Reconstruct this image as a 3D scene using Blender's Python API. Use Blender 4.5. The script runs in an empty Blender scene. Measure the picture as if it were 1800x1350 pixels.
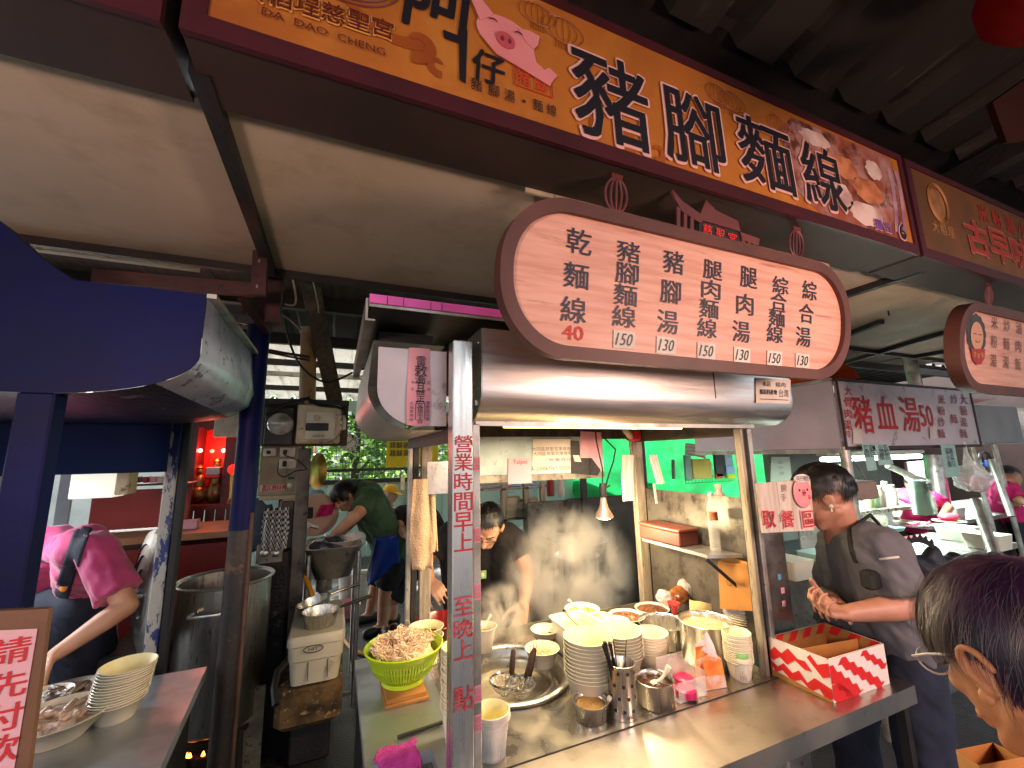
import bpy, bmesh, math, random
from math import sin, cos, pi, radians
from mathutils import Vector, Matrix, noise
random.seed(7)
V = Vector
SC = bpy.context.scene
COL = SC.collection

# ------------------------------------------------------------ camera, world, sun, exposure
F = 727.0                                   # focal length in photo pixels (1800 px wide)
_Z = V((-85, 4225, -727)).normalized()
_Y = V((-309, -131, -727)); _Y = (_Y - _Z * _Y.dot(_Z)).normalized()
_X = _Y.cross(_Z)
R = Matrix((_X, _Y, _Z))                    # camera axes -> world
CAM = V((0, 0, 1.62))
cam = bpy.data.objects.new('camera', bpy.data.cameras.new('camera'))
COL.objects.link(cam)
cam.data.sensor_width = 36.0
cam.data.lens = F / 1800 * 36
cam.data.clip_start = 0.02
cam.data.clip_end = 300
cam.matrix_world = Matrix.Translation(CAM) @ R.to_4x4()
SC.camera = cam

w = bpy.data.worlds.new('World'); SC.world = w; w.use_nodes = True
nt = w.node_tree; nt.nodes.clear()
sky = nt.nodes.new('ShaderNodeTexSky'); sky.sky_type = 'NISHITA'; sky.sun_disc = False
sky.sun_elevation = radians(48); sky.sun_rotation = radians(-25); sky.dust_density = 7; sky.air_density = 1.0
bg = nt.nodes.new('ShaderNodeBackground'); bg.inputs['Strength'].default_value = 0.14
out = nt.nodes.new('ShaderNodeOutputWorld')
hs = nt.nodes.new('ShaderNodeHueSaturation'); hs.inputs['Saturation'].default_value = .35      # thin overcast
nt.links.new(sky.outputs[0], hs.inputs['Color']); nt.links.new(hs.outputs[0], bg.inputs[0]); nt.links.new(bg.outputs[0], out.inputs[0])
sun = bpy.data.objects.new('sun', bpy.data.lights.new('sun', 'SUN')); COL.objects.link(sun)
sun.data.energy = 4.6; sun.data.angle = radians(1.5); sun.data.color = (1, .95, .87)
sun.rotation_euler = (radians(-42), 0, radians(-25))
SC.view_settings.view_transform = 'Standard'; SC.view_settings.look = 'None'
SC.view_settings.exposure = 2.78; SC.view_settings.gamma = 1; SC.view_settings.use_curve_mapping = False
SC.render.engine = 'CYCLES'
cy = SC.cycles
cy.use_denoising = True; cy.max_bounces = 7; cy.diffuse_bounces = 4; cy.glossy_bounces = 4
cy.transmission_bounces = 6; cy.transparent_max_bounces = 12; cy.volume_bounces = 1
cy.volume_step_rate = 2.0; cy.caustics_reflective = False; cy.caustics_refractive = False
cy.sample_clamp_indirect = 4.0

# ------------------------------------------------------------ measuring helpers
def ray(px, py):
    return R @ V(((px - 900) / F, (675 - py) / F, -1))
def P(px, py, x=None, y=None, z=None):
    r = ray(px, py)
    t = (x - CAM.x) / r.x if x is not None else (y - CAM.y) / r.y if y is not None else (z - CAM.z) / r.z
    return CAM + r * t
def D(px, py, d): return CAM + ray(px, py) * d
def onplane(px, py, O, N):
    r = ray(px, py); return CAM + r * ((O - CAM).dot(N) / r.dot(N))

# ------------------------------------------------------------ materials
def lin(h):
    h = h.lstrip('#'); c = [int(h[i:i + 2], 16) / 255 for i in (0, 2, 4)]
    return tuple((x / 12.92 if x <= .04045 else ((x + .055) / 1.055) ** 2.4) for x in c)
def M(name, c, c2=None, s=8, rough=.6, metal=0, bump=0, bs=60, st=(1, 1, 1), lo=.4, hi=.65, r2=None, emis=None, es=0, alpha=None, trans=0, coat=0, spec=None, det=6, c3=None, s3=40, lo3=.58, hi3=.64, sheen=0, sss=0):
    m = bpy.data.materials.new(name); m.use_nodes = True
    n = m.node_tree; b = n.nodes['Principled BSDF']; L = n.links.new
    c = lin(c) if isinstance(c, str) else c
    b.inputs['Base Color'].default_value = (*c, 1)
    b.inputs['Roughness'].default_value = rough; b.inputs['Metallic'].default_value = metal
    if spec is not None: b.inputs['Specular IOR Level'].default_value = spec
    if coat: b.inputs['Coat Weight'].default_value = coat; b.inputs['Coat Roughness'].default_value = .12
    if trans: b.inputs['Transmission Weight'].default_value = trans
    if alpha is not None: b.inputs['Alpha'].default_value = alpha
    if sheen: b.inputs['Sheen Weight'].default_value = sheen
    if sss:
        b.inputs['Subsurface Weight'].default_value = sss; b.inputs['Subsurface Radius'].default_value = (.012, .005, .003)
    if emis:
        b.inputs['Emission Color'].default_value = (*(lin(emis) if isinstance(emis, str) else emis), 1); b.inputs['Emission Strength'].default_value = es
    if c2 or bump or r2 is not None or c3:
        tc = n.nodes.new('ShaderNodeTexCoord'); mp = n.nodes.new('ShaderNodeMapping'); mp.inputs['Scale'].default_value = st
        L(tc.outputs['Object'], mp.inputs[0])
    if c2 or r2 is not None:
        tx = n.nodes.new('ShaderNodeTexNoise'); tx.inputs['Scale'].default_value = s; tx.inputs['Detail'].default_value = det
        L(mp.outputs[0], tx.inputs[0])
        mr = n.nodes.new('ShaderNodeMapRange'); mr.inputs[1].default_value = lo; mr.inputs[2].default_value = hi
        L(tx.outputs[0], mr.inputs[0])
    last = None
    if c2:
        c2 = lin(c2) if isinstance(c2, str) else c2
        mx = n.nodes.new('ShaderNodeMix'); mx.data_type = 'RGBA'
        mx.inputs[6].default_value = (*c, 1); mx.inputs[7].default_value = (*c2, 1)
        L(mr.outputs[0], mx.inputs[0]); last = mx.outputs[2]
    if c3:
        c3 = lin(c3) if isinstance(c3, str) else c3
        t3 = n.nodes.new('ShaderNodeTexNoise'); t3.inputs['Scale'].default_value = s3; t3.inputs['Detail'].default_value = 8; t3.inputs['Roughness'].default_value = .7
        L(mp.outputs[0], t3.inputs[0])
        m3 = n.nodes.new('ShaderNodeMapRange'); m3.inputs[1].default_value = lo3; m3.inputs[2].default_value = hi3; L(t3.outputs[0], m3.inputs[0])
        x3 = n.nodes.new('ShaderNodeMix'); x3.data_type = 'RGBA'; x3.inputs[7].default_value = (*c3, 1); x3.inputs[6].default_value = (*c, 1)
        if last: L(last, x3.inputs[6])
        L(m3.outputs[0], x3.inputs[0]); last = x3.outputs[2]
    if last: L(last, b.inputs['Base Color'])
    if r2 is not None:
        q = n.nodes.new('ShaderNodeMapRange'); q.inputs[3].default_value = rough; q.inputs[4].default_value = r2
        L(mr.outputs[0], q.inputs[0]); L(q.outputs[0], b.inputs['Roughness'])
    if bump:
        tb = n.nodes.new('ShaderNodeTexNoise'); tb.inputs['Scale'].default_value = bs; tb.inputs['Detail'].default_value = 5
        L(mp.outputs[0], tb.inputs[0])
        bn = n.nodes.new('ShaderNodeBump'); bn.inputs['Strength'].default_value = bump; bn.inputs['Distance'].default_value = .01
        L(tb.outputs[0], bn.inputs['Height']); L(bn.outputs[0], b.inputs['Normal'])
    return m

m_floor = M('wet_asphalt', '#3a3a3c', '#232426', 2.5, .55, bump=.5, bs=90, r2=.25, c3='#55524c', s3=120)
m_dirt = M('stained_concrete', '#7a5c3a', '#33271a', 9, .8, bump=.5, bs=40, c3='#b09468', s3=30)
m_steel = M('stainless', (.62, .60, .57), (.42, .41, .40), 7, .22, 1, bump=.05, bs=30, r2=.42, c3=(.30, .27, .24), s3=60, lo3=.6, hi3=.75)
m_steelx = M('stainless_brushed', (.70, .68, .66), (.58, .56, .54), 5, .34, 1, bump=.04, bs=25, st=(1, 18, 18), r2=.48)
m_steelv = M('stainless_round', (.68, .66, .62), (.52, .5, .47), 5, .25, 1, bump=.03, bs=20, st=(14, 14, 1), r2=.40)
m_steeld = M('stainless_dented', (.55, .53, .50), (.33, .32, .31), 9, .3, 1, bump=.25, bs=9, r2=.5, c3=(.2, .17, .14), s3=30)
m_counter = M('steel_counter', (.58, .54, .47), (.42, .39, .33), 10, .22, 1, bump=.10, bs=14, r2=.46, c3=(.42, .38, .30), s3=90, lo3=.6, hi3=.7)
m_counterb = M('steel_counter_dull', (.50, .53, .57), (.38, .41, .45), 7, .36, .9, bump=.08, bs=18, r2=.55, c3=(.6, .6, .6), s3=120, lo3=.64, hi3=.68)
m_alu = M('aluminium', '#b9b4ab', '#8f897f', 12, .42, .7, bump=.05, c3='#6b6258', s3=50, lo3=.62)
m_alud = M('dirty_aluminium', '#8b8577', '#5e574b', 10, .5, .5, bump=.1, c3='#3e362c', s3=40)
m_cream = M('cream_post', '#a29684', '#7d7160', 9, .55, .1, bump=.1, st=(6, 6, .6), c3='#5c482f', s3=30)
m_grime = M('grimy_steel_panel', '#77736a', '#544e46', 4, .42, .65, bump=.2, bs=20, c3='#271f18', s3=14, lo3=.5, hi3=.7, r2=.7)
m_weather = M('weathered_panel', '#9fb0b0', '#829190', 6, .55, .15, bump=.1, c3='#6b5a45', s3=22, lo3=.57, hi3=.7)
m_maroon = M('maroon_steel', '#4b2529', '#33191b', 8, .55, bump=.1, c3='#241512', s3=30)
m_brownbox = M('dark_brown_panel', '#3a2a26', '#2a1f1c', 3, .6, bump=.05)
m_black = M('black_steel', '#161517', '#241f1c', 10, .5, bump=.2)
m_darkroof = M('dark_roof_sheet', '#1a1612', '#120f0c', 3, .7, .2, bump=.2, st=(1, .2, 1), c3='#352d24', s3=12)
m_lightroof = M('pale_roof_sheet', '#c4c2b8', '#a8a69a', 3, .6, .1, bump=.1, st=(1, .3, 1), c3='#5f5748', s3=9, lo3=.55, hi3=.75)
m_brownboard = M('stained_board', '#4a3a2c', '#2e241b', 5, .75, bump=.25, st=(6, .5, 1), c3='#1c1510', s3=9, lo3=.5)
m_ceil = M('cream_ceiling', '#d8cfbb', '#c9bea4', 1.6, .55, bump=.02, c3='#a99a7c', s3=3.5, lo3=.5, hi3=.8)
m_bluepaint = M('navy_paint', '#060e4a', '#050a36', 4, .5, .0, bump=.12, bs=25, c3='#0a1040', s3=8, lo3=.5, hi3=.8, spec=.15)
m_bluechip = M('chipped_blue_paint', '#24356f', '#1b2857', 5, .4, 0, bump=.2, c3='#aba9a2', s3=11, lo3=.47, hi3=.49, st=(1, 1, .35))
m_polegreasy = M('blue_pole_grimy', '#24346e', '#1c2750', 3, .4, .1, bump=.2, c3='#3b3029', s3=6, lo3=.5, hi3=.62, st=(1, 1, .5))
m_poledark = M('rusty_pole', '#2c2a2b', '#3b3029', 7, .5, .35, bump=.3, c3='#5a4638', s3=14)
m_white = M('white_plastic', '#d8d4c8', '#c4bfae', 5, .45, bump=.03)
m_offwhite = M('aged_white', '#c9c0a8', '#a79c82', 6, .6, bump=.1, c3='#7b6c52', s3=16)
m_bowl = M('paper_bowl', '#ece4cb', None, rough=.45)
m_bowlr = M('paper_bowl_in', '#efe7b4', None, rough=.4)
m_ceramic = M('melamine', '#e6dfcb', '#dbd2ba', 6, .25, coat=.3)
m_red = M('red_paint', '#a31d16', '#841510', 3, .5, bump=.05)
m_redpanel = M('red_board', '#8e2015', '#6f170f', 2.5, .55, bump=.05)
m_darkred = M('dark_red_wood', '#5d1418', '#430d11', 6, .4, bump=.1, st=(8, 1, .5))
m_redtext = M('red_lettering', '#b5202a', None, rough=.6)
m_redtext2 = M('worn_red_lettering', '#a52630', '#c05a58', 60, .6)
m_blacktext = M('black_lettering', '#17131c', None, rough=.5)
m_navytext = M('navy_lettering', '#1d1b33', None, rough=.5)
m_pinkout = M('pale_pink_outline', '#dcaaa4', None, rough=.5)
m_paper = M('paper', '#d9d0c6', '#cabfb2', 8, .8)
m_pinkpaper = M('pink_paper', '#d8a0aa', '#cf8f9c', 6, .8, bump=.05)
m_kraft = M('kraft', '#b07a3c', '#9c6a32', 6, .8, bump=.05)
m_boxred = M('red_print', '#cc1f22', None, rough=.45)
m_boxwhite = M('white_card', '#e0d3cb', None, rough=.5)
m_lime = M('lime_plastic', '#b6d62e', '#a3c626', 5, .35, sss=.1)
m_noodle = M('noodle', '#f0dabb', '#e0bd92', 40, .5, bump=.2, sss=.1)
m_magenta = M('magenta_cloth', '#c03f98', '#a8307f', 40, .95, bump=.8, bs=220)
m_wood = M('dark_wood_handle', '#4a2f20', '#2f1c12', 8, .5, bump=.1, st=(1, 1, .2))
m_glass = M('clear_glass', (.9, .95, .95), None, rough=.08, alpha=.22, spec=.8)
m_plasticclear = M('clear_plastic', (.8, .78, .74), None, rough=.12, alpha=.3, spec=.9)
m_film = M('plastic_film', (.85, .82, .8), None, rough=.2, alpha=.42, spec=.8, bump=.6, bs=30)
m_pinkpl = M('pink_plastic', '#d9306a', '#c4245c', 5, .35, alpha=.95)
m_rubber = M('black_rubber', '#111111', None, rough=.6)
m_yellow = M('yellow_rubber', '#c98a1c', '#a86f12', 9, .5)
m_green = M('green_tarp', '#1c8a4a', '#279a58', 3, .5, bump=.5, bs=7, st=(1, 1, 2))
m_teal = M('pale_green_sheet', '#a9c7bd', '#97b8ad', 3, .6, bump=.05, st=(1, 1, .3))
m_gold = M('gold_pan', (.55, .32, .08), (.4, .22, .05), 8, .3, 1)
m_leaf = M('leaf', (.15, .32, .04), (.26, .46, .08), 3, .55, sss=0)
m_leafd = M('leaf_dark', (.04, .12, .02), (.08, .19, .03), 3, .6)
m_bark = M('bark', '#4a3d30', '#33291f', 12, .9, bump=.6)
m_orange = M('orange_tarp', '#e2501c', '#cf4516', 4, .55, bump=.1)
m_pigpink = M('pig_pink', '#dc8f92', '#d17f83', 5, .5)
m_pigdark = M('pig_snout', '#b5505c', None, rough=.5)
m_skin = M('skin', '#c99a7e', '#bd8a6c', 12, .5, bump=.06, bs=160, sss=.12)
m_skinr = M('skin_ruddy', '#b3806a', '#a3705a', 12, .5, bump=.06, bs=160, sss=.12)
m_hair = M('black_hair', '#17120f', '#0e0b0a', 30, .45)
m_hairp = M('purple_black_hair', '#140f1d', '#42204e', 7, .42, lo=.40, hi=.62)
m_hairg = M('greyish_hair', '#3a3534', '#221e1e', 20, .5)
m_lip = M('lip', '#8a4038', None, rough=.5)
m_eye = M('eye', '#120c0a', None, rough=.2)
m_pinkshirt = M('pink_cotton', '#b23b6c', '#a02f5f', 14, .9, bump=.35, bs=26, sheen=.3)
m_hotpink = M('hot_pink_cotton', '#d0206c', '#bf1a60', 14, .9, bump=.3, bs=20)
m_apron = M('dark_apron', '#1b2133', '#151a28', 10, .8, bump=.2, bs=60)
m_blackshirt = M('black_cotton', '#1b1716', '#141110', 14, .9, bump=.35, bs=24)
m_greyshirt = M('grey_tee', '#66656a', '#57565b', 9, .85, bump=.9, bs=9, st=(1, 1, .5))
m_greenshirt = M('green_tee', '#3b5a3a', '#2f4c31', 8, .85, bump=.3, bs=18)
m_denim = M('denim', '#1c2438', '#12182a', 12, .85, bump=.2)
m_blackcloth = M('black_trousers', '#101013', '#18171a', 10, .85, bump=.3)
m_blueapron = M('blue_apron', '#123f9e', '#0e3387', 6, .6, bump=.3, bs=14)
m_towel = M('beige_towel', '#cdae8c', '#c2a27e', 20, .95, bump=.8, bs=160)
m_glassframe = M('glasses_frame', '#2a2422', None, rough=.3)
m_khaki = M('khaki_cloth', '#6b6250', '#5c5444', 9, .9, bump=.3, bs=18)
m_yellowcap = M('yellow_cap', '#d0a01e', '#c29014', 9, .8)
m_soup = M('soup', '#c7a05e', '#a87f40', 20, .15, bump=.1)
m_soupd = M('dark_sauce', '#2e1408', '#47220e', 30, .12, bump=.3)
m_broth = M('milky_broth', '#cdb48a', '#bb9f72', 6, .12, bump=.1)
m_meat = M('braised_meat', '#7a4a2a', '#4a2a17', 40, .35, bump=.6, bs=80)
m_water = M('foamy_water', '#a9a08c', '#8b8270', 14, .12, bump=.2, bs=30)

# ------------------------------------------------------------ mesh builder
class MB:
    def __init__(s): s.v = []; s.f = []; s.m = []; s.cur = 0
    def add(s, vs, fs, mi=None):
        b = len(s.v); s.v += [V(x) for x in vs]; s.f += [tuple(b + i for i in f) for f in fs]; s.m += [s.cur if mi is None else mi] * len(fs); return s
    def box(s, a, b, mi=None):
        x0, x1 = sorted((a[0], b[0])); y0, y1 = sorted((a[1], b[1])); z0, z1 = sorted((a[2], b[2]))
        return s.add([(x0, y0, z0), (x1, y0, z0), (x1, y1, z0), (x0, y1, z0), (x0, y0, z1), (x1, y0, z1), (x1, y1, z1), (x0, y1, z1)],
                     [(0, 3, 2, 1), (4, 5, 6, 7), (0, 1, 5, 4), (1, 2, 6, 5), (2, 3, 7, 6), (3, 0, 4, 7)], mi)
    def bbox(s, a, b, r=.004, mi=None):      # box with chamfered vertical and top edges
        x0, x1 = sorted((a[0], b[0])); y0, y1 = sorted((a[1], b[1])); z0, z1 = sorted((a[2], b[2]))
        def ring(x0, x1, y0, y1, z, r): return [(x0 + r, y0, z), (x1 - r, y0, z), (x1, y0 + r, z), (x1, y1 - r, z), (x1 - r, y1, z), (x0 + r, y1, z), (x0, y1 - r, z), (x0, y0 + r, z)]
        vs = ring(x0 + r, x1 - r, y0 + r, y1 - r, z0, r * .6) + ring(x0, x1, y0, y1, z0 + r, r) + ring(x0, x1, y0, y1, z1 - r, r) + ring(x0 + r, x1 - r, y0 + r, y1 - r, z1, r * .6)
        fs = [tuple(range(7, -1, -1)), tuple(range(24, 32))]
        for k in range(3):
            for i in range(8): fs.append((k * 8 + i, k * 8 + (i + 1) % 8, k * 8 + 8 + (i + 1) % 8, k * 8 + 8 + i))
        return s.add(vs, fs, mi)
    def beam(s, a, b, w, h, up=(0, 0, 1), mi=None):   # rectangular bar from a to b
        a, b = V(a), V(b); d = (b - a).normalized(); up = V(up)
        u = d.cross(up)
        if u.length < 1e-4: u = d.cross(V((0, 1, 0)))
        u.normalize(); v = u.cross(d).normalized(); u *= w / 2; v *= h / 2
        vs = [p + q for p in (a, b) for q in (-u - v, u - v, u + v, -u + v)]
        return s.add(vs, [(0, 1, 2, 3), (7, 6, 5, 4), (0, 4, 5, 1), (1, 5, 6, 2), (2, 6, 7, 3), (3, 7, 4, 0)], mi)
    def tube(s, pts, r, n=10, caps=True, mi=None):
        pts = [V(p) for p in pts]; m = len(pts); rs = r if isinstance(r, (list, tuple)) else [r] * m
        vs = []; ref = None
        for i, p in enumerate(pts):
            d = (pts[min(i + 1, m - 1)] - pts[max(i - 1, 0)])
            d = d.normalized() if d.length > 1e-9 else V((0, 0, 1))
            if ref is None: ref = d.cross(V((0, 0, 1))) if abs(d.z) < .95 else d.cross(V((0, 1, 0)))
            u = (ref - d * ref.dot(d)); u = u.normalized() if u.length > 1e-6 else d.orthogonal().normalized()
            ref = u; q = d.cross(u)
            for k in range(n): a = 2 * pi * k / n; vs.append(p + (u * cos(a) + q * sin(a)) * rs[i])
        fs = []
        for i in range(m - 1):
            for k in range(n): fs.append((i * n + k, i * n + (k + 1) % n, (i + 1) * n + (k + 1) % n, (i + 1) * n + k))
        if caps: fs.append(tuple(range(n - 1, -1, -1))); fs.append(tuple(range((m - 1) * n, m * n)))
        return s.add(vs, fs, mi)
    def lathe(s, prof, c=(0, 0, 0), n=28, mi=None, sx=1, sy=1, M4=None, closed=False):  # prof: (r, z)
        c = V(c); vs = []; m = len(prof)
        for r, z in prof:
            for k in range(n):
                a = 2 * pi * k / n; p = V((r * cos(a) * sx, r * sin(a) * sy, z))
                vs.append(c + (M4 @ p if M4 else p))
        fs = []
        for i in range(m - 1 + (1 if closed else 0)):
            j = (i + 1) % m
            for k in range(n): fs.append((i * n + k, i * n + (k + 1) % n, j * n + (k + 1) % n, j * n + k))
        return s.add(vs, fs, mi)
    def ribbon(s, pts, hw, mi=None):        # flat printed line in a plane facing -y
        pts = [V(p) for p in pts]; vs = []; hw = hw if isinstance(hw, (list, tuple)) else [hw] * len(pts)
        for i, p in enumerate(pts):
            d = pts[min(i + 1, len(pts) - 1)] - pts[max(i - 1, 0)]; n = V((-d.z, 0, d.x)); p = p + V((0, -.00003 * i, 0)); n = n.normalized() * hw[i] if n.length > 1e-9 else V((0, 0, hw[i])); vs += [p - n, p + n]
        return s.add(vs, [(2 * i, 2 * i + 2, 2 * i + 3, 2 * i + 1) for i in range(len(pts) - 1)], mi)
    def compact(s):
        u = sorted({i for f in s.f for i in f}); k = {a: b for b, a in enumerate(u)}; s.v = [s.v[i] for i in u]; s.f = [tuple(k[i] for i in f) for f in s.f]; return s
    def disc(s, c, r, n=28, mi=None, sx=1, sy=1, z=0):
        c = V(c); return s.add([c + V((r * sx * cos(2 * pi * k / n), r * sy * sin(2 * pi * k / n), z)) for k in range(n)], [tuple(range(n))], mi)
    def prism(s, poly, O, U, W, N, t0, t1, mi=None, side=None):   # 2-D polygon (u, w) pushed along N
        O, U, W, N = V(O), V(U), V(W), V(N); n = len(poly)
        vs = [O + U * a + W * b + N * t for t in (t0, t1) for a, b in poly]
        s.add(vs, [tuple(range(n - 1, -1, -1)), tuple(range(n, 2 * n))], mi)
        b = len(s.v) - 2 * n
        for i in range(n): s.f.append((b + i, b + (i + 1) % n, b + n + (i + 1) % n, b + n + i)); s.m.append(s.cur if side is None and mi is None else (side if side is not None else mi))
        return s
    def quad(s, a, b, c, d, mi=None): return s.add([a, b, c, d], [(0, 1, 2, 3)], mi)
    def sheet(s, fn, nu, nv, mi=None):       # grid fn(u,v), u,v in 0..1
        vs = [fn(i / nu, j / nv) for j in range(nv + 1) for i in range(nu + 1)]
        return s.add(vs, [(j * (nu + 1) + i, j * (nu + 1) + i + 1, (j + 1) * (nu + 1) + i + 1, (j + 1) * (nu + 1) + i) for j in range(nv) for i in range(nu)], mi)
    def ell(s, c, r, n=16, m=10, rot=None, mi=None):
        c = V(c); vs = []; 
        for j in range(1, m):
            t = pi * j / m
            for k in range(n):
                a = 2 * pi * k / n; p = V((r[0] * sin(t) * cos(a), r[1] * sin(t) * sin(a), r[2] * cos(t)))
                vs.append(c + (rot @ p if rot else p))
        top = V((0, 0, r[2])); bot = V((0, 0, -r[2])); vs += [c + (rot @ top if rot else top), c + (rot @ bot if rot else bot)]
        T = len(vs) - 2; fs = []
        for k in range(n): fs.append((T, k, (k + 1) % n)); fs.append((T + 1, (m - 2) * n + (k + 1) % n, (m - 2) * n + k))
        for j in range(m - 2):
            for k in range(n): fs.append((j * n + k, (j + 1) * n + k, (j + 1) * n + (k + 1) % n, j * n + (k + 1) % n))
        return s.add(vs, fs, mi)
    def cap(s, a, b, r0, r1, n=14, flat=False, mi=None):   # rounded (or flat) tapered limb
        a, b = V(a), V(b); d = b - a; L = d.length
        if L < 1e-6: return s.ell(a, (r0, r0, r0), mi=mi)
        d.normalize(); pts = []; rs = []
        if flat: pts = [a, b]; rs = [r0, r1]
        else:
            for k in range(1, 5): t = pi / 2 * k / 5; pts.append(a - d * r0 * cos(t)); rs.append(r0 * sin(t))
            pts += [a, b]; rs += [r0, r1]
            for k in range(4, 0, -1): t = pi / 2 * k / 5; pts.append(b + d * r1 * cos(t)); rs.append(r1 * sin(t))
        return s.tube(pts, rs, n, True, mi)
    def glyph(s, txt, O, U, W, wt=0, mi=None, keep=False, N=None):   # lettering filling the rectangle centred on O with half axes U, W
        O, U, W = V(O), V(U), V(W); big = wt > .04; vs, fs, asp = glyph(txt, 0); N_ = U.cross(W).normalized()
        for k in range(9 if big else (5 if wt > .015 else 1)):       # heavy strokes: the outline spread by shifted copies, 0.1 mm apart
            d_ = wt * .8 * (0 if k == 0 else 1); a_ = 2 * pi * (k - 1) / (8 if big else 4) + (0 if big else pi / 4)
            o_ = O + U * (d_ * cos(a_)) + W * (d_ * sin(a_)) + N_ * .00012 * k; g_ = 1 - wt * .8
            s.add([o_ + U * (2 * x - 1) * g_ + W * (2 * y - 1) * g_ for x, y in vs], fs, mi)
        return s
    def build(s, name, mats, parent=None, smooth=False, label=None, cat=None, group=None, kind=None, origin=None, angle=None):
        me = bpy.data.meshes.new(name)
        o = bpy.data.objects.new(name, me); COL.objects.link(o)
        off = V((0, 0, 0))
        if parent is not None:
            o.parent = parent; p = parent
            while p is not None: off += p.location; p = p.parent
        elif origin is not None: off = V(origin); o.location = off
        me.from_pydata([tuple(x - off) for x in s.v], [], s.f)
        for m in (mats if isinstance(mats, (list, tuple)) else [mats]): me.materials.append(m)
        if any(s.m): me.polygons.foreach_set('material_index', s.m)
        if smooth:
            me.polygons.foreach_set('use_smooth', [True] * len(me.polygons))
            try: me.set_sharp_from_angle(angle=radians(angle or 40))
            except Exception: pass
        me.update()
        tag(o, label, cat, group, kind); return o

def tag(o, label=None, cat=None, group=None, kind=None):
    if label: o['label'] = label
    if cat: o['category'] = cat
    if group: o['group'] = group
    if kind: o['kind'] = kind
    return o
def thing(name, label, cat, loc=(0, 0, 0), group=None):
    o = bpy.data.objects.new(name, None); COL.objects.link(o); o.location = loc; o.empty_display_size = .05
    return tag(o, label, cat, group)
def copy_tree(o, parent=None):
    c = o.copy(); COL.objects.link(c); c.parent = parent
    for ch in list(o.children): copy_tree(ch, c)
    return c
def dup(o, loc, label=None, rot=None, scale=None):
    c = copy_tree(o); c.location = loc
    if label: c['label'] = label
    if rot is not None: c.rotation_euler = rot
    if scale is not None: c.scale = scale
    return c

_G = {}
def glyph(txt, wt=0):
    k = (txt, wt)
    if k in _G: return _G[k]
    c = bpy.data.curves.new('t', 'FONT'); c.body = txt; c.offset = wt; c.resolution_u = 2
    o = bpy.data.objects.new('t', c); COL.objects.link(o)
    dg = bpy.context.evaluated_depsgraph_get(); dg.update()
    ev = o.evaluated_get(dg); m = ev.to_mesh()
    vs = [(v.co.x, v.co.y) for v in m.vertices]; fs = [tuple(p.vertices) for p in m.polygons]
    ev.to_mesh_clear(); bpy.data.objects.remove(o); bpy.data.curves.remove(c)
    x0 = min(a for a, b in vs); x1 = max(a for a, b in vs); y0 = min(b for a, b in vs); y1 = max(b for a, b in vs)
    w_ = max(x1 - x0, 1e-4); h_ = max(y1 - y0, 1e-4)
    _G[k] = ([((a - x0) / w_, (b - y0) / h_) for a, b in vs], fs, w_ / h_)
    return _G[k]

def arcpts(cx, cy, r, a0, a1, n): return [(cx + r * cos(a0 + (a1 - a0) * i / n), cy + r * sin(a0 + (a1 - a0) * i / n)) for i in range(n + 1)]
EX, EY, EZ = V((1, 0, 0)), V((0, 1, 0)), V((0, 0, 1))
FL = 0.10                                   # floor height (the camera is 1.52 m above it)

def backlit(m, w_=.5):                       # thin sheet that lets daylight through
    n = m.node_tree; b = n.nodes['Principled BSDF']; o = [x for x in n.nodes if x.type == 'OUTPUT_MATERIAL'][0]
    t = n.nodes.new('ShaderNodeBsdfTranslucent'); mx = n.nodes.new('ShaderNodeMixShader'); mx.inputs[0].default_value = w_
    t.inputs[0].default_value = b.inputs['Base Color'].default_value
    for l in n.links:
        if l.to_socket == b.inputs['Base Color']: n.links.new(l.from_socket, t.inputs[0]); break
    n.links.new(b.outputs[0], mx.inputs[1]); n.links.new(t.outputs[0], mx.inputs[2]); n.links.new(mx.outputs[0], o.inputs[0])
backlit(m_lightroof, .10); backlit(m_green, .32); backlit(m_leaf, .4); backlit(m_orange, .3)
# ============================================================ THE SETTING
mb = MB(); mb.sheet(lambda u, v: V((-40 + 80 * u, -30 + 80 * v, FL)), 8, 8)
mb.build('ground', m_floor, kind='structure')

# low cream ceiling over the row of stalls, three panels held between dark bars
CZ = 2.36; CY0, CY1 = .93, 1.755
ceil = thing('ceiling', None, None, (0, 0, CZ)); ceil['kind'] = 'structure'
for x0, x1 in ((-2.6, -.285), (-.255, 2.20), (2.23, 4.3), (4.33, 7.0)):
    mb = MB(); mb.box((x0, CY0, CZ), (x1, CY1, CZ + .012)); mb.build('panel', m_ceil, ceil)
for x in (-.27, 2.215, 4.315):
    mb = MB(); mb.beam((x, CY0 - .1, CZ - .014), (x, CY1 + .02, CZ - .014), .034, .03); mb.build('bar', m_black, ceil)
for x in (2.9, 3.6):
    mb = MB(); mb.beam((x, 1.3, CZ - .012), (x + .9, 3.2, CZ - .03), .03, .03); mb.build('bar', m_black, ceil)
mb = MB(); mb.box((-2.6, CY1, CZ - .03), (7, CY1 + .02, CZ + .03)); mb.build('edge_trim', m_black, ceil)

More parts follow.
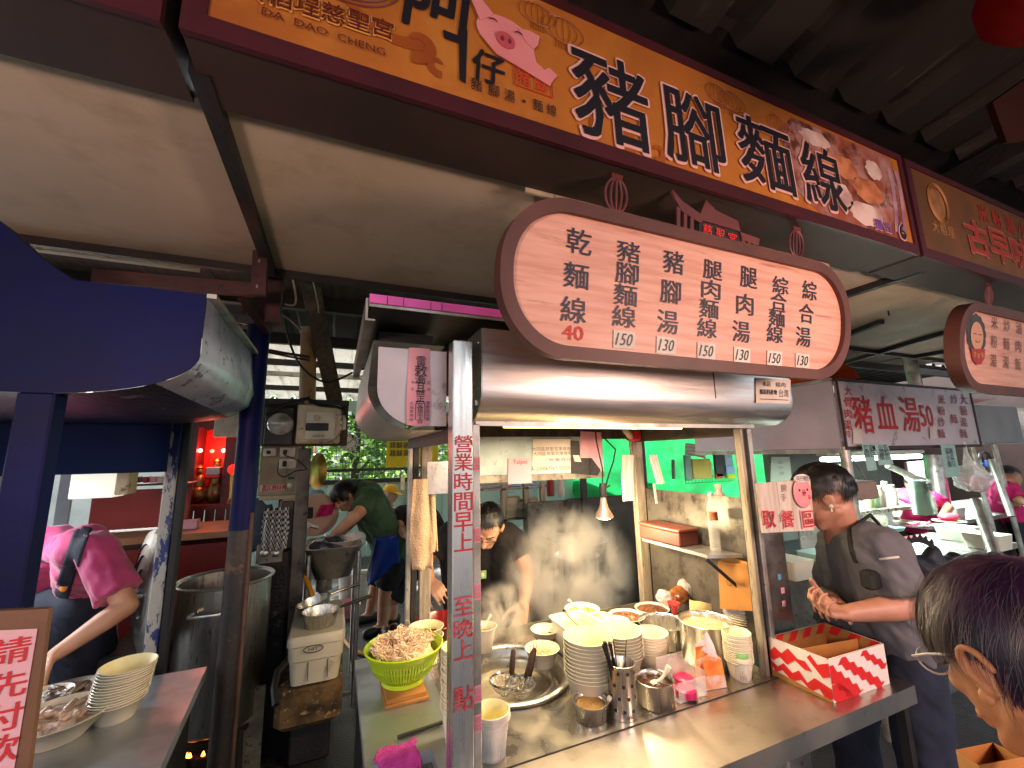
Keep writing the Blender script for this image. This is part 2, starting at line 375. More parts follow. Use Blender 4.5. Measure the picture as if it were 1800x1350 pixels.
# roofs: dark corrugated sheet over the lane, stained boards, then pale corrugated sheets to the rear
def corrugated(x0, x1, y0, z0, y1, z1, pitch, h, nseg):
    mb = MB(); vs = []; n = int((x1 - x0) / pitch)
    prof = []
    for i in range(n):
        a = x0 + i * pitch
        prof += [(a, 0), (a + pitch * .58, 0), (a + pitch * .68, h), (a + pitch * .90, h)]
    prof.append((x0 + n * pitch, 0))
    for j in range(nseg + 1):
        t = j / nseg; vs += [(px_, y0 + (y1 - y0) * t, z0 + (z1 - z0) * t + hz) for px_, hz in prof]
    m = len(prof); fs = [(j * m + i, j * m + i + 1, (j + 1) * m + i + 1, (j + 1) * m + i) for j in range(nseg) for i in range(m - 1)]
    return mb.add(vs, fs)
roof = thing('lane_roof', None, None, (0, 0, 3)); roof['kind'] = 'structure'
corrugated(-6, 9, .80, 2.98, -4.5, 3.75, .30, .05, 1).build('roof_sheet', m_darkroof, roof)
for y, z in ((.25, 2.98), (-.8, 3.13), (-2.2, 3.33)):
    mb = MB(); mb.beam((-6, y, z), (9, y, z), .05, .09); mb.build('purlin', m_alud, roof)
mb = MB(); mb.beam((2.75, .9, 2.9), (2.75, -3, 3.42), .07, .10); mb.build('rafter', m_black, roof)
mb = MB(); mb.beam((-1.4, .9, 2.9), (-1.4, -3, 3.42), .07, .10); mb.build('rafter', m_black, roof)
roof2 = thing('rear_roof', None, None, (0, 0, 2.7)); roof2['kind'] = 'structure'
for i in range(26):
    x0 = -3.5 + i * .40
    mb = MB(); mb.box((x0, 1.78, 2.66 + .006 * (i % 2)), (x0 + .406, 2.97, 2.665 + .006 * (i % 2))); mb.build('plank', m_brownboard, roof2)
corrugated(-5, 9, 2.95, 2.74, 4.3, 2.70, .26, .035, 1).build('roof_sheet', m_darkroof, roof2)
corrugated(-5, 9, 4.3, 2.70, 7.0, 2.52, .26, .035, 1).build('roof_sheet', m_lightroof, roof2)
for y, z, hh in ((2.9, 2.62, .08), (3.75, 2.6, .09), (4.7, 2.60, .06), (5.9, 2.52, .06)):
    mb = MB(); mb.beam((-5, y, z), (9, y, z), .05, hh); mb.build('purlin', m_black, roof2)
mb = MB(); mb.beam((-5, 5.3, 2.59), (9, 5.3, 2.59), .05, .05); mb.build('purlin', m_alu, roof2)
mb = MB(); mb.beam((-5, 7.0, 2.44), (9, 7.0, 2.44), .06, .16); mb.build('eave_beam', m_teal, roof2)
mb = MB(); mb.box((-8, .92, 2.42), (9, .935, 3.08)); mb.build('fascia_board', m_black, roof)
mb = MB(); mb.box((-8, .70, 3.035), (9, 1.9, 3.05)); mb.build('flashing', m_black, roof)

# ------------------------------------------------------------ the row of lit shop signs
SY = .75; SB, ST = 2.335, 2.745
m_sign = M('orange_print', '#ae6a26', '#95541c', 2.2, .5, c3='#c08236', s3=4, lo3=.5, hi3=.8)
m_signfood = M('food_photo_print', '#8c4a34', '#b08a86', 7, .45, c3='#5a2a1c', s3=10, lo3=.48, hi3=.6, det=3, bump=.02)
m_signr = M('dim_orange_print', '#7c4a20', '#5c3818', 2.5, .5, c3='#4b3a22', s3=4, lo3=.45, hi3=.7)
m_signl = M('deep_red_print', '#5f1720', '#4a1019', 3, .5)
m_frame = M('crimson_frame', '#420e19', '#350b14', 6, .5, bump=.05)
m_cloudprint = M('brown_cloud_print', '#9a4f18', '#8a4414', 4, .5)
m_creamprint = M('cream_line_print', '#d9a04e', None, rough=.5)
m_brownprint = M('maroon_print', '#5a1712', None, rough=.5)
def signbox(x0, x1, face, label, group='printed signs over the row of stalls', top=ST):
    t = thing('shop_sign', label, 'sign', ((x0 + x1) / 2, SY, SB), group)
    MB().box((x0, SY, SB), (x1, .915, top)).build('light_box', m_brownbox, t)
    f = MB(); b = .035
    f.box((x0, SY - .012, SB - .005), (x1, SY, SB + b)); f.box((x0, SY - .012, top - b * .6), (x1, SY, top + .004))
    f.box((x0, SY - .012, SB + b), (x0 + b, SY, top - b * .6)); f.box((x1 - b * .6, SY - .012, SB + b), (x1, SY, top - b * .6))
    f.build('frame', m_frame, t)
    fc = MB(); fc.box((x0 + b, SY - .006, SB + b), (x1 - b * .6, SY - .001, top - b * .6)); fc.build('face', face, t)
    return t
sign = signbox(-.275, 1.985, m_sign, 'long orange shop sign with a pink pig and large black characters')
def signtext(txt, cx, cz, w, h, wt, mat, name='lettering', lvl=0, parent=None, skew=0):
    m = MB(); m.glyph(txt, (cx, SY - .0075 - .0012 * lvl, cz), (w / 2, 0, 0), (skew * h, 0, h / 2), wt); return m.build(name, mat, parent or sign)
# food photograph at the right end of the print
f = MB(); pts = [(1.34, 2.705), (1.24, 2.62), (1.31, 2.54), (1.22, 2.47), (1.33, 2.42), (1.42, 2.375), (1.93, 2.375), (1.93, 2.60), (1.90, 2.72)]
f.prism(pts, (0, SY - .0074, 0), EX, EZ, EY, 0, .001); f.build('food_photo', m_signfood, sign)
mblob = M('glossy_pork_print', '#c9825a', '#8f4e30', 14, .5); mblob2 = M('broth_print', '#d8c0b8', '#a88884', 9, .5); mpurp = M('chopstick_print', '#8d5f78', '#b99aa6', 9, .5)
for cx, cz, rx, rz, mm in ((1.60, 2.59, .07, .045, mblob), (1.72, 2.53, .09, .05, mblob), (1.55, 2.47, .06, .05, mblob2), (1.68, 2.43, .10, .045, mblob2), (1.45, 2.66, .08, .03, mblob2), (1.50, 2.60, .05, .03, mblob), (1.78, 2.63, .05, .04, mblob2)):
    f = MB(); f.add([(cx + rx * cos(a * pi / 9) * (1 + .12 * sin(3 * a)), SY - .0082, cz + rz * sin(a * pi / 9) * (1 + .1 * cos(2 * a))) for a in range(18)], [tuple(range(18))]); f.build('pork_piece_print', mm, sign)
for k in range(2):
    f = MB(); f.sheet(lambda u, v, k=k: V((1.86 + k * .05 + .012 * (u - .5) * 2 + .03 * sin(v * 2.2), SY - .0086, 2.40 + .27 * v)), 1, 10); f.build('chopstick_print', mpurp, sign)
# scrolling clouds, lanterns in line work
def scroll(cx, cz, s, mat, flip=1, lvl=0):
    lvl = lvl + (.8 if flip < 0 else 0)
    f = MB(); pts = []
    for i in range(26):
        a = i / 25 * 4.4; r = s * (.18 + .20 * a / 4.4 * 2); pts.append((cx + flip * r * cos(a + .6), SY - .0080 - lvl * .0011, cz + r * sin(a + .6)))
    f.ribbon(pts, [s * (.10 + .13 * i / 25) for i in range(26)])
    f.build('cloud_print', mat, sign)
scroll(.115, 2.47, .065, m_cloudprint, -1); scroll(.16, 2.435, .04, m_cloudprint, 1)
scroll(.56, 2.425, .045, m_cloudprint); scroll(.64, 2.405, .06, m_cloudprint, -1, 1); scroll(.74, 2.40, .05, m_cloudprint, -1)
f = MB(); f.ribbon([(.13 - .20 * i / 14, SY - .0078, 2.475 - .018 * sin(i / 14 * 5) + .04 * (i / 14) ** 2) for i in range(15)], [.016 * (1 - .7 * i / 14) for i in range(15)])
f.build('cloud_print', m_cloudprint, sign)
def lanternprint(cx, cz, s):
    f = MB()
    for k in range(-3, 4):
        f.tube([(cx + s * k / 3 * cos(t * pi / 10 - pi / 2), SY - .009, cz + s * .62 * sin(t * pi / 10 - pi / 2)) for t in range(11)], .0011, 4, False)
    for k in range(7): f.tube([(cx + (k - 3) * s * .13, SY - .009, cz - s * .62), (cx + (k - 3) * s * .13, SY - .009, cz - s * .95)], .0010, 4, False)
    f.build('lantern_print', m_cloudprint, sign)
lanternprint(.47, 2.66, .06); lanternprint(.40, 2.675, .05); lanternprint(1.06, 2.665, .055); lanternprint(1.0, 2.672, .05); lanternprint(1.26, 2.655, .05)
# round temple emblem with its lettering at the left end
f = MB()
for r in (.085, .095, .075): f.tube([(-.035 + r * 1.25 * cos(a * pi / 24), SY - .009, 2.60 + r * sin(a * pi / 24)) for a in range(49)], .002, 4, False)
for k in range(9): f.tube([(-.12 + k * .012, SY - .009, 2.555), (-.07 + k * .012, SY - .009, 2.60)], .0014, 4, False)
f.build('emblem', m_brownprint, sign)
for i, ch in enumerate('大稻埕慈聖宮'):
    u = -.182 + i * .0455
    signtext(ch, u, 2.456 + .0035 * i, .046, .049, .045, m_creamprint, 'lettering_outline', 1); signtext(ch, u, 2.456 + .0035 * i, .042, .044, .02, m_brownprint, 'lettering', 3)
signtext('DA  DAO  CHENG', -.055, 2.418, .215, .0165, .006, m_brownprint, 'lettering', 3)
# brush title, small line of type, seal
signtext('阿', .165, 2.60, .15, .19, .05, m_blacktext, lvl=1, skew=.05); f = MB(); f.add([(.205, SY - .0095, 2.415), (.219, SY - .0095, 2.41), (.223, SY - .0095, 2.55), (.203, SY - .0095, 2.55)], [(0, 1, 2, 3)]); f.build('brush_stroke', m_blacktext, sign)
signtext('仔', .272, 2.472, .078, .085, .05, m_blacktext, lvl=1, skew=.03)
for ch, x in zip('豬腳湯·麵線', (.243, .283, .321, .357, .392, .428)):
    if ch == '·': f = MB(); f.disc((0, 0, 0), .004, 10); f.v = [V((x + v.x, SY - .0095, 2.416 + v.y)) for v in f.v]; f.build('lettering', m_blacktext, sign)
    else: signtext(ch, x, 2.417, .026, .031, .0, m_blacktext, lvl=2)
f = MB(); x0, x1, z0, z1 = .335, .432, 2.452, 2.512
for a, b in (((x0, z0), (x1, z0)), ((x1, z0), (x1, z1)), ((x1, z1), (x0, z1)), ((x0, z1), (x0, z0))): f.beam((a[0], SY - .009, a[1]), (b[0], SY - .009, b[1]), .0008, .003, up=(0, 1, 0))
f.glyph('豬', (.358, SY - .0092, 2.482), (.018, 0, 0), (0, 0, .024), .02); f.glyph('腳', (.403, SY - .0092, 2.482), (.018, 0, 0), (0, 0, .024), .02); f.build('seal', M('seal_red', '#c23a1c', None), sign)
# the pink pig
def flat(poly, lvl, name, mat, par=sign):
    f = MB(); f.prism(poly, (0, SY - .009 - .002 * lvl, 0), EX, EZ, EY, 0, .0018); return f.build(name, mat, par)
def blobpoly(cx, cz, rx, rz, rot=0, n=22, k=0): return [(cx + rx * cos(t) * cos(rot) - rz * sin(t) * sin(rot), cz + rx * cos(t) * sin(rot) + rz * sin(t) * cos(rot)) for t in [2 * pi * i / n for i in range(n)]]
flat(blobpoly(.315, 2.572, .072, .05, -.10) , 1, 'pig_head', m_pigpink)
flat([(.255, 2.545), (.29, 2.512), (.35, 2.498), (.425, 2.478), (.432, 2.495), (.446, 2.515), (.425, 2.528), (.41, 2.518), (.39, 2.53), (.385, 2.56), (.37, 2.57), (.28, 2.56)], 2, 'pig_body', m_pigpink)
flat([(.252, 2.585), (.232, 2.63), (.230, 2.662), (.25, 2.65), (.285, 2.615)], 2, 'pig_ear', m_pigpink)
flat([(.345, 2.605), (.375, 2.612), (.402, 2.607), (.396, 2.58), (.384, 2.563), (.365, 2.575)], 2, 'pig_ear', m_pigpink)
flat(blobpoly(.312, 2.556, .024, .021, -.2), 3, 'pig_snout', m_pigdark)
for dx in (-.008, .010): flat(blobpoly(.312 + dx, 2.556, .0035, .006, 0, 12), 4, 'nostril', M('nostril', '#6e2230', None))
for cx, cz in ((.282, 2.594), (.345, 2.585)):
    f = MB(); f.tube([(cx + .010 * cos(t * pi / 8), SY - .0148, cz + .007 * sin(t * pi / 8)) for t in range(1, 8)], .0012, 5); f.build('pig_eye', m_blacktext, sign)
# four large characters with a pale outline
for ch, x, z, w_, h_ in (('豬', .605, 2.508, .235, .258), ('腳', .882, 2.508, .225, .235), ('麵', 1.178, 2.515, .245, .235), ('線', 1.452, 2.512, .215, .235)):
    signtext(ch, x, z, w_ + .016, h_ + .016, .062, m_pinkout, 'lettering_outline', 2, skew=-.015); signtext(ch, x, z, w_, h_, .030, m_blacktext, 'lettering', 4, skew=-.015)
for ch, x in zip('攤位', (1.735, 1.79)):
    signtext(ch, x, 2.40, .05, .045, .055, m_pinkout, 'lettering_outline', 3); signtext(ch, x, 2.40, .046, .041, .02, M('violet_lettering', '#6b3f9a', None), 'lettering', 5)
signtext('6', 1.888, 2.405, .052, .078, .065, m_pinkout, 'lettering_outline', 3); signtext('6', 1.888, 2.405, .042, .068, .02, m_blacktext, 'lettering', 5)
# neighbouring signs
sign2 = signbox(2.01, 4.3, m_signr, 'dim olive and brown shop sign with small red characters right of the pig sign', top=2.74)
x = 2.22
f = MB()
for r in (.075, .066): f.tube([(x + r * cos(a * pi / 20), SY - .009, 2.60 + r * 1.15 * sin(a * pi / 20)) for a in range(41)], .003, 4, False)
f.ell((x, SY - .006, 2.60), (.06, .003, .07), 16, 8); f.build('emblem', M('tan_print', '#9a6a3a', '#7d5028', 20, .6), sign2)
for i, ch in enumerate('大稻埕'): signtext(ch, 2.16 + i * .06, 2.485, .05, .05, .02, M('tan_text', '#a8784a', None), parent=sign2)
rt = M('dull_red_lettering', '#a52a1e', None)
for i, ch in enumerate('古早味炒'): signtext(ch, 2.50 + i * .21, 2.50, .205, .17, .075, M('dull_pink_outline', '#b0685a', None), 'lettering_outline', 1, parent=sign2); signtext(ch, 2.50 + i * .21, 2.50, .19, .155, .04, rt, 'lettering', 3, parent=sign2)
for i, ch in enumerate('米粉湯小'): signtext(ch, 2.62 + i * .13, 2.645, .095, .085, .05, rt, parent=sign2)
sign3 = signbox(-3.0, -.30, m_signl, 'plain deep red shop sign left of the pig sign', top=2.74)
# cream packing strips hung under the sign boxes
g = 'flaking cream strips along the sign underside'
for x0, x1, l in ((.44, .69, 'short flaking cream strip under the sign left of the menu board'), (.72, .98, 'cream strip behind the left lantern bracket of the menu board'), (1.22, 1.44, 'cream strip behind the right lantern bracket of the menu board'), (1.45, 1.75, 'cream strip under the sign beyond the menu board')):
    m = MB(); m.box((x0, .917, SB - .012), (x1, .925, SB + .03)); m.build('cream_strip', m_offwhite, label=l, cat='strip', group=g, origin=(x0, .92, SB))

# ------------------------------------------------------------ wooden menu board
mbt = P(1100, 625, y=.853); BO = V((0, .8, 2.23)); BW = V((0, .053, -.378)).normalized() * -1     # up the board, leaning out
BN = EX.cross(BW).normalized()               # towards the viewer (-y)
def bp(x, w_, n=0): return BO + EX * x + BW * w_ + BN * n
board = thing('menu_board', 'hanging pale wood menu board with rounded brown frame and prices', 'menu board', (.95, .82, 2.05))
def stadium(x0, x1, w0, w1, n=20):
    r = (w1 - w0) / 2 * .93; k = []
    for (cx, cw, a) in ((x1 - r, w1 - r, 0), (x0 + r, w1 - r, 90), (x0 + r, w0 + r, 180), (x1 - r, w0 + r, 270)):
        k += [(cx + r * cos(radians(a + 90 * i / n)), cw + r * sin(radians(a + 90 * i / n))) for i in range(n + 1)]
    return k
o_ = stadium(.318, 1.605, -.388, .0); i_ = stadium(.350, 1.573, -.356, -.032)
f = MB(); n_ = len(o_)
for t in (.022, -.018):
    f.add([bp(a, b, t) for a, b in o_] + [bp(a, b, t) for a, b in i_], [(i, (i + 1) % n_, n_ + (i + 1) % n_, n_ + i) if t > 0 else (i, n_ + i, n_ + (i + 1) % n_, (i + 1) % n_) for i in range(n_)])
f.add([bp(a, b, .022) for a, b in o_] + [bp(a, b, -.018) for a, b in o_], [(i, n_ + i, n_ + (i + 1) % n_, (i + 1) % n_) for i in range(n_)])
f.add([bp(a, b, .022) for a, b in i_] + [bp(a, b, -.018) for a, b in i_], [(i, (i + 1) % n_, n_ + (i + 1) % n_, n_ + i) for i in range(n_)])
m_bframe = M('brown_frame', '#5d352c', '#4c2a23', 6, .55, bump=.05)
f.build('frame', m_bframe, board, True, angle=30)
m_board = M('pale_wood', '#dba692', '#c98f7a', 5, .5, st=(1, 8, 14), bump=.03, c3='#9c5c40', s3=3.0, lo3=.60, hi3=.72)
f = MB(); f.add([bp(a, b, .008) for a, b in i_], [tuple(range(n_))]); f.add([bp(a, b, -.014) for a, b in i_], [tuple(range(n_ - 1, -1, -1))]); f.build('panel', m_board, board)
def onboard(px, py): q = onplane(px, py, bp(0, 0, .009), BN); return q
cols = [('乾麵線', (1018, 425), (1008, 545), '40', (1007, 585)), ('豬腳麵線', (1105, 443), (1097, 557), '150', (1097, 597)), ('豬腳湯', (1184, 461), (1174, 566), '130', (1171, 607)),
        ('腿肉麵線', (1253, 475), (1243, 577), '150', (1241, 617)), ('腿肉湯', (1316, 488), (1303, 583), '130', (1304, 624)), ('綜合麵線', (1372, 502), (1362, 587), '150', (1361, 630)), ('綜合湯', (1423, 511), (1412, 592), '130', (1410, 634))]
for txt, a, b, pr_, pp in cols:
    A, B = onboard(*a), onboard(*b); n = len(txt)
    for i, ch in enumerate(txt):
        q = A.lerp(B, i / (n - 1)); hh = .0268 if n == 4 else .031
        m = MB(); m.glyph(ch, q + BN * .001, EX * (.037 if n == 4 else .036), BW * (hh + .001), .022); m.build('lettering', m_navytext, board)
    q = onboard(*pp)
    if pr_ == '40':
        m = MB(); m.glyph('40', q + BN * .001, EX * .030, BW * .018, .03); m.build('price_lettering', M('price_red', '#c03020', None), board)
    else:
        m = MB(); s_ = random.uniform(-.002, .002)
        m.add([q + EX * dx + BW * dw + BN * .0015 for dx, dw in ((-.034, -.023 + s_), (.034, -.023), (.034, .023 + s_), (-.034, .023))], [(0, 1, 2, 3)]); tg = m.build('price_tag', m_paper, board)
        m = MB(); m.glyph(pr_, q + BN * .003, EX * .025, BW * .016 + EX * .004, 0); m.build('handwriting', m_blacktext, tg)
# lantern shaped brackets and the little gate ornament on top
def lantern_orn(cx, s=1):
    f = MB()
    for k in range(-2, 3):
        f.tube([bp(cx + .034 * k / 2 * cos(t * pi / 12 - pi / 2), .052 + .045 * sin(t * pi / 12 - pi / 2), .0) for t in range(13)], .0035, 6)
    f.add([bp(cx + a, b, n) for n in (-.004, .004) for a, b in ((-.022, -.006), (.022, -.006), (.015, .012), (-.015, .012))], [(0, 1, 2, 3), (7, 6, 5, 4), (0, 4, 5, 1), (1, 5, 6, 2), (2, 6, 7, 3), (3, 7, 4, 0)])
    f.add([bp(cx + a, b, n) for n in (-.004, .004) for a, b in ((-.016, .095), (.016, .095), (.018, .108), (-.018, .108))], [(0, 1, 2, 3), (7, 6, 5, 4), (0, 4, 5, 1), (1, 5, 6, 2), (2, 6, 7, 3), (3, 7, 4, 0)])
    f.build('lantern_ornament', m_maroonl, board)
m_maroonl = M('brown_red_metal', '#6a3330', '#54272a', 8, .5, bump=.05)
lantern_orn(.640); lantern_orn(1.352)
def bprism(poly, n0, n1, name, mat):
    f = MB(); f.prism(poly, BO, EX, BW, BN, n0, n1); return f.build(name, mat, board)
g0 = .83; 
gate = bprism([(g0 - .012, .115), (g0 + .03, .085), (g0 + .10, .062), (g0 + .12, .108), (g0 + .16, .085), (g0 + .25, .072), (g0 + .262, .04), (g0 + .345, .035), (g0 + .34, .012), (g0 + .27, .018), (g0 + .26, .042), (g0 + .11, .045), (g0 + .10, .036), (g0 + .03, .055), (g0 + .005, .085)], -.004, .004, 'gate_roof', m_maroonl)
for a in (.02, .045, .07): bprism([(g0 + a - .006, 0), (g0 + a + .006, 0), (g0 + a + .006, .062), (g0 + a - .006, .066)], -.003, .003, 'gate_column', m_maroonl)
for a in (.275, .30, .325): bprism([(g0 + a - .006, 0), (g0 + a + .006, 0), (g0 + a + .006, .022), (g0 + a - .006, .024)], -.003, .003, 'gate_column', m_maroonl)
bprism([(g0 + .10, 0), (g0 + .265, 0), (g0 + .262, .042), (g0 + .10, .045)], -.004, -.001, 'gate_plaque', m_blacktext)
for i, ch in enumerate('慈聖宮'):
    m = MB(); m.glyph(ch, bp(g0 + .13 + .05 * i, .022 - .003 * i, .002), EX * .018, BW * .016, .03); m.build('lettering', M('bright_red_lettering', '#d8281c', None), board)

# second menu board at the right edge of the frame
board2 = thing('menu_board', 'dim wooden menu board with a curly haired cartoon face at the far right', 'menu board', (2.9, .82, 2.05))
o2 = stadium(2.345, 3.7, -.388, .0); i2 = stadium(2.385, 3.66, -.35, -.038); n_ = len(o2)
f = MB()
f.add([bp(a, b, .02) for a, b in o2] + [bp(a, b, .02) for a, b in i2], [(i, (i + 1) % n_, n_ + (i + 1) % n_, n_ + i) for i in range(n_)])
f.add([bp(a, b, .02) for a, b in o2] + [bp(a, b, -.03) for a, b in o2], [(i, n_ + i, n_ + (i + 1) % n_, (i + 1) % n_) for i in range(n_)])
f.add([bp(a, b, .02) for a, b in i2] + [bp(a, b, -.03) for a, b in i2], [(i, (i + 1) % n_, n_ + (i + 1) % n_, n_ + i) for i in range(n_)])
f.build('frame', m_bframe, board2, True, angle=30)
f = MB(); f.add([bp(a, b, .008) for a, b in i2], [tuple(range(n_))]); f.build('panel', m_board, board2)
def fl2(poly, n, name, mat): f = MB(); f.add([bp(a, b, .009 + n * .0015) for a, b in poly], [tuple(range(len(poly)))]); f.build(name, mat, board2)
cx = 2.515
for k in range(11):
    a = radians(-50 + k * 28); fl2(blobpoly(cx + .062 * cos(a), -.14 + .066 * sin(a), .027, .028, 0, 14), 0 + .1 * k, 'hair_curl', m_hairg)
fl2(blobpoly(cx, -.145, .055, .062), 2, 'face_print', M('face_print', '#c99478', None))
fl2([(cx - .06, -.205), (cx + .065, -.195), (cx + .06, -.235), (cx + .03, -.265), (cx - .01, -.27), (cx - .045, -.25)], 3, 'bib_print', M('bib_red', '#a03030', None))
for i, ch in enumerate('古早味'): m = MB(); m.glyph(ch, bp(cx - .032 + .032 * i, -.225 - (.008 if i == 1 else 0), .016), EX * .012, BW * .012, .01); m.build('lettering', m_creamprint, board2)
for s_ in (-1, 1):
    f = MB(); f.tube([bp(cx + s_ * .022 + .010 * cos(t * pi / 8), -.14 + .005 * sin(t * pi / 8), .0135) for t in range(9)], .001, 5); f.build('eye_print', m_brownprint, board2)
f = MB(); f.tube([bp(cx + .016 * cos(pi + t * pi / 8), -.165 + .008 * sin(pi + t * pi / 8), .0135) for t in range(9)], .001, 5); f.build('mouth_print', m_brownprint, board2)
for ci, (txt, x) in enumerate((('米粉湯', 2.68), ('炒麵湯', 2.80), ('滷肉飯', 2.92))):
    for i, ch in enumerate(txt): m = MB(); m.glyph(ch, bp(x - i * .008, -.07 - i * .085, .011), EX * .03, BW * .028, .01); m.build('lettering', M('faded_brown_lettering', '#6a4638', None), board2)
m_tmp = board; board = board2; lantern_orn(2.66); board = m_tmp
# ============================================================ MAIN FOOD STALL
stall = thing('food_stall', 'stainless steel noodle stall with rounded hood and steaming counter', 'food stall', (.85, 1.4, FL))
CT = .88
# front corner post with painted opening hours
mb = MB(); mb.bbox((.262, 1.0, FL), (.314, 1.05, 1.915), .003); post = mb.build('post', m_steelv, stall, label='stainless front post with red opening hours')
mb = MB(); mb.bbox((.3155, 1.012, FL), (.336, 1.05, 1.70), .002); mb.build('post_trim', m_alu, stall)
for k, z in enumerate((1.60, 1.43, 1.30, 1.08, 1.02)):
    mb = MB(); mb.box((.317, 1.0105, z - .018), (.335, 1.012, z + .018)); st_ = mb.build('sticker', m_pinkpaper, stall)
    mb = MB()
    for j in range(3): mb.glyph('電話', (.321 + j * .005, 1.0098, z), (.002, 0, 0), (0, 0, .015), 0)
    mb.build('lettering', m_redtext2, st_)
for ch, y0, y1 in (('營', 765, 796), ('業', 797, 828), ('時', 831, 863), ('間', 866, 899), ('早', 901, 936), ('上', 938, 970), ('至', 1050, 1084), ('晚', 1090, 1124), ('上', 1127, 1161), ('點', 1208, 1252)):
    a = P(803, y1, y=1.0); b = P(803, y0, y=1.0)
    mb = MB(); mb.glyph(ch, (.2885, .9985, (a.z + b.z) / 2), (.0235, 0, 0), (0, 0, (b.z - a.z) / 2), .025); mb.build('lettering', m_redtext if y0 < 1000 else m_redtext2, stall)
# other posts
mb = MB(); mb.bbox((1.385, 1.07, FL), (1.405, 1.11, 1.70), .003); mb.build('post', m_alu, stall)
mb = MB(); mb.bbox((1.352, 1.075, FL), (1.366, 1.105, 1.70), .003); mb.build('post', m_cream, stall)
mb = MB(); mb.bbox((1.367, 1.082, FL), (1.384, 1.12, 1.70), .003); mb.build('post', m_black, stall)
mb = MB(); mb.bbox((1.408, 1.10, FL), (1.55, 1.13, 1.46), .003); dk = mb.build('side_panel', m_steeld, stall, label='dark narrow steel panel beside the right post')
mb = MB(); mb.bbox((1.385, 1.715, FL), (1.44, 1.75, 1.72), .003); mb.build('post', m_cream, stall, label='cream rear post between the openings')
mb = MB(); mb.bbox((1.442, 1.735, FL), (1.475, 1.75, 1.72), .002); mb.build('post_trim', m_black, stall)
mb = MB(); mb.bbox((.33, 1.77, FL), (.375, 1.80, 1.70), .003); mb.build('post', m_cream, stall)
mb = MB(); mb.bbox((.295, 1.765, FL), (.318, 1.80, 1.70), .003); mb.build('post_trim', m_black, stall)
mb = MB(); mb.bbox((.276, 1.765, FL), (.294, 1.79, 1.70), .003); mb.build('post_trim', m_alu, stall)
# frame rails round the opening
mb = MB(); mb.box((.34, 1.06, 1.700), (1.41, 1.075, 1.712)); mb.build('rail', m_alu, stall)
mb = MB(); mb.box((.375, 1.722, 1.69), (1.385, 1.745, 1.755)); mb.build('rail', m_brownboard, stall)
mb = MB(); mb.box((1.41, 1.14, 1.675), (1.43, 1.71, 1.755)); mb.build('rail', m_brownboard, stall)
mb = MB(); mb.box((.27, 1.08, 1.655), (.29, 1.76, 1.70)); mb.build('rail', m_black, stall)
mb = MB(); mb.box((.345, 1.08, 1.757), (1.6, 2.2, 1.770)); mb.build('ceiling_sheet', m_steeld, stall)
# rounded front hood (y, z profile) with bolted end sheets
def hoodprof(y0, y1, z0, z1, r, n=14): return [(y1, z1), (y0, z1), (y0, z0 + r * 1.0)] + [(y0 + r * (1 - cos(pi / 2 * t / n)), z0 + r * (1 - sin(pi / 2 * t / n))) for t in range(1, n + 1)] + [(y1, z0)]
pr_ = hoodprof(1.035, 1.235, 1.715, 1.965, .095)
hx0, hx1 = .352, 1.60
mb = MB(); nn = 24; vs = []
for i in range(nn + 1):
    x = hx0 + (hx1 - hx0) * i / nn
    for j, (y, z) in enumerate(pr_): vs.append((x, y + .003 * noise.noise(V((x * 4, z * 5, 1))), z + .002 * noise.noise(V((x * 5, y * 9, 3)))))
m_ = len(pr_)
mb.add(vs, [(i * m_ + j, (i + 1) * m_ + j, (i + 1) * m_ + j + 1, i * m_ + j + 1) for i in range(nn) for j in range(m_ - 1)])
hood = mb.build('hood', m_steelx, stall, True, angle=50)
for x, l in ((hx0, -1), (hx1, 1)):
    mb = MB(); mb.prism(pr_, (x, 0, 0), EY, EZ, EX, -.0015 + l * .002, .0015 + l * .002); e = mb.build('hood_end', m_steeld, stall)
for y, z in ((1.06, 1.93), (1.06, 1.80), (1.2, 1.93)):
    mb = MB(); mb.ell((hx0 - .003, y, z), (.003, .004, .004), 8, 6); mb.build('rivet', m_steeld, stall)
mb = MB(); mb.box((1.20, 1.0335, 1.80), (1.203, 1.036, 1.965)); mb.build('seam', m_black, hood)
# white origin notice at the right of the hood
q0 = P(1357, 675, y=1.033)
mb = MB(); a, b, c, d = (P(1329, 708, y=1.032), P(1388, 710, y=1.032), P(1390, 668, y=1.032), P(1328, 664, y=1.032)); mb.quad(a, b, c, d); nt_ = mb.build('notice', m_paper, stall)
mb = MB(); u = (b - a) / 2; w_ = (d - a) / 2; c0 = (a + c) / 2; off = V((0, -.0012, 0))
mb.glyph('本店', c0 + off + w_ * .55 - u * .45, u * .25, w_ * .22, .02); mb.glyph('豬肉', c0 + off + w_ * .55 + u * .4, u * .3, w_ * .2, .0)
mb.glyph('豬原料產地', c0 + off - w_ * .1 - u * .35, u * .52, w_ * .22, .02); mb.glyph('台灣', c0 + off - w_ * .15 + u * .58, u * .3, w_ * .32, 0); mb.glyph('━━━━━━━', c0 + off - w_ * .7, u * .85, w_ * .03, 0)
mb.build('lettering', m_blacktext, nt_)
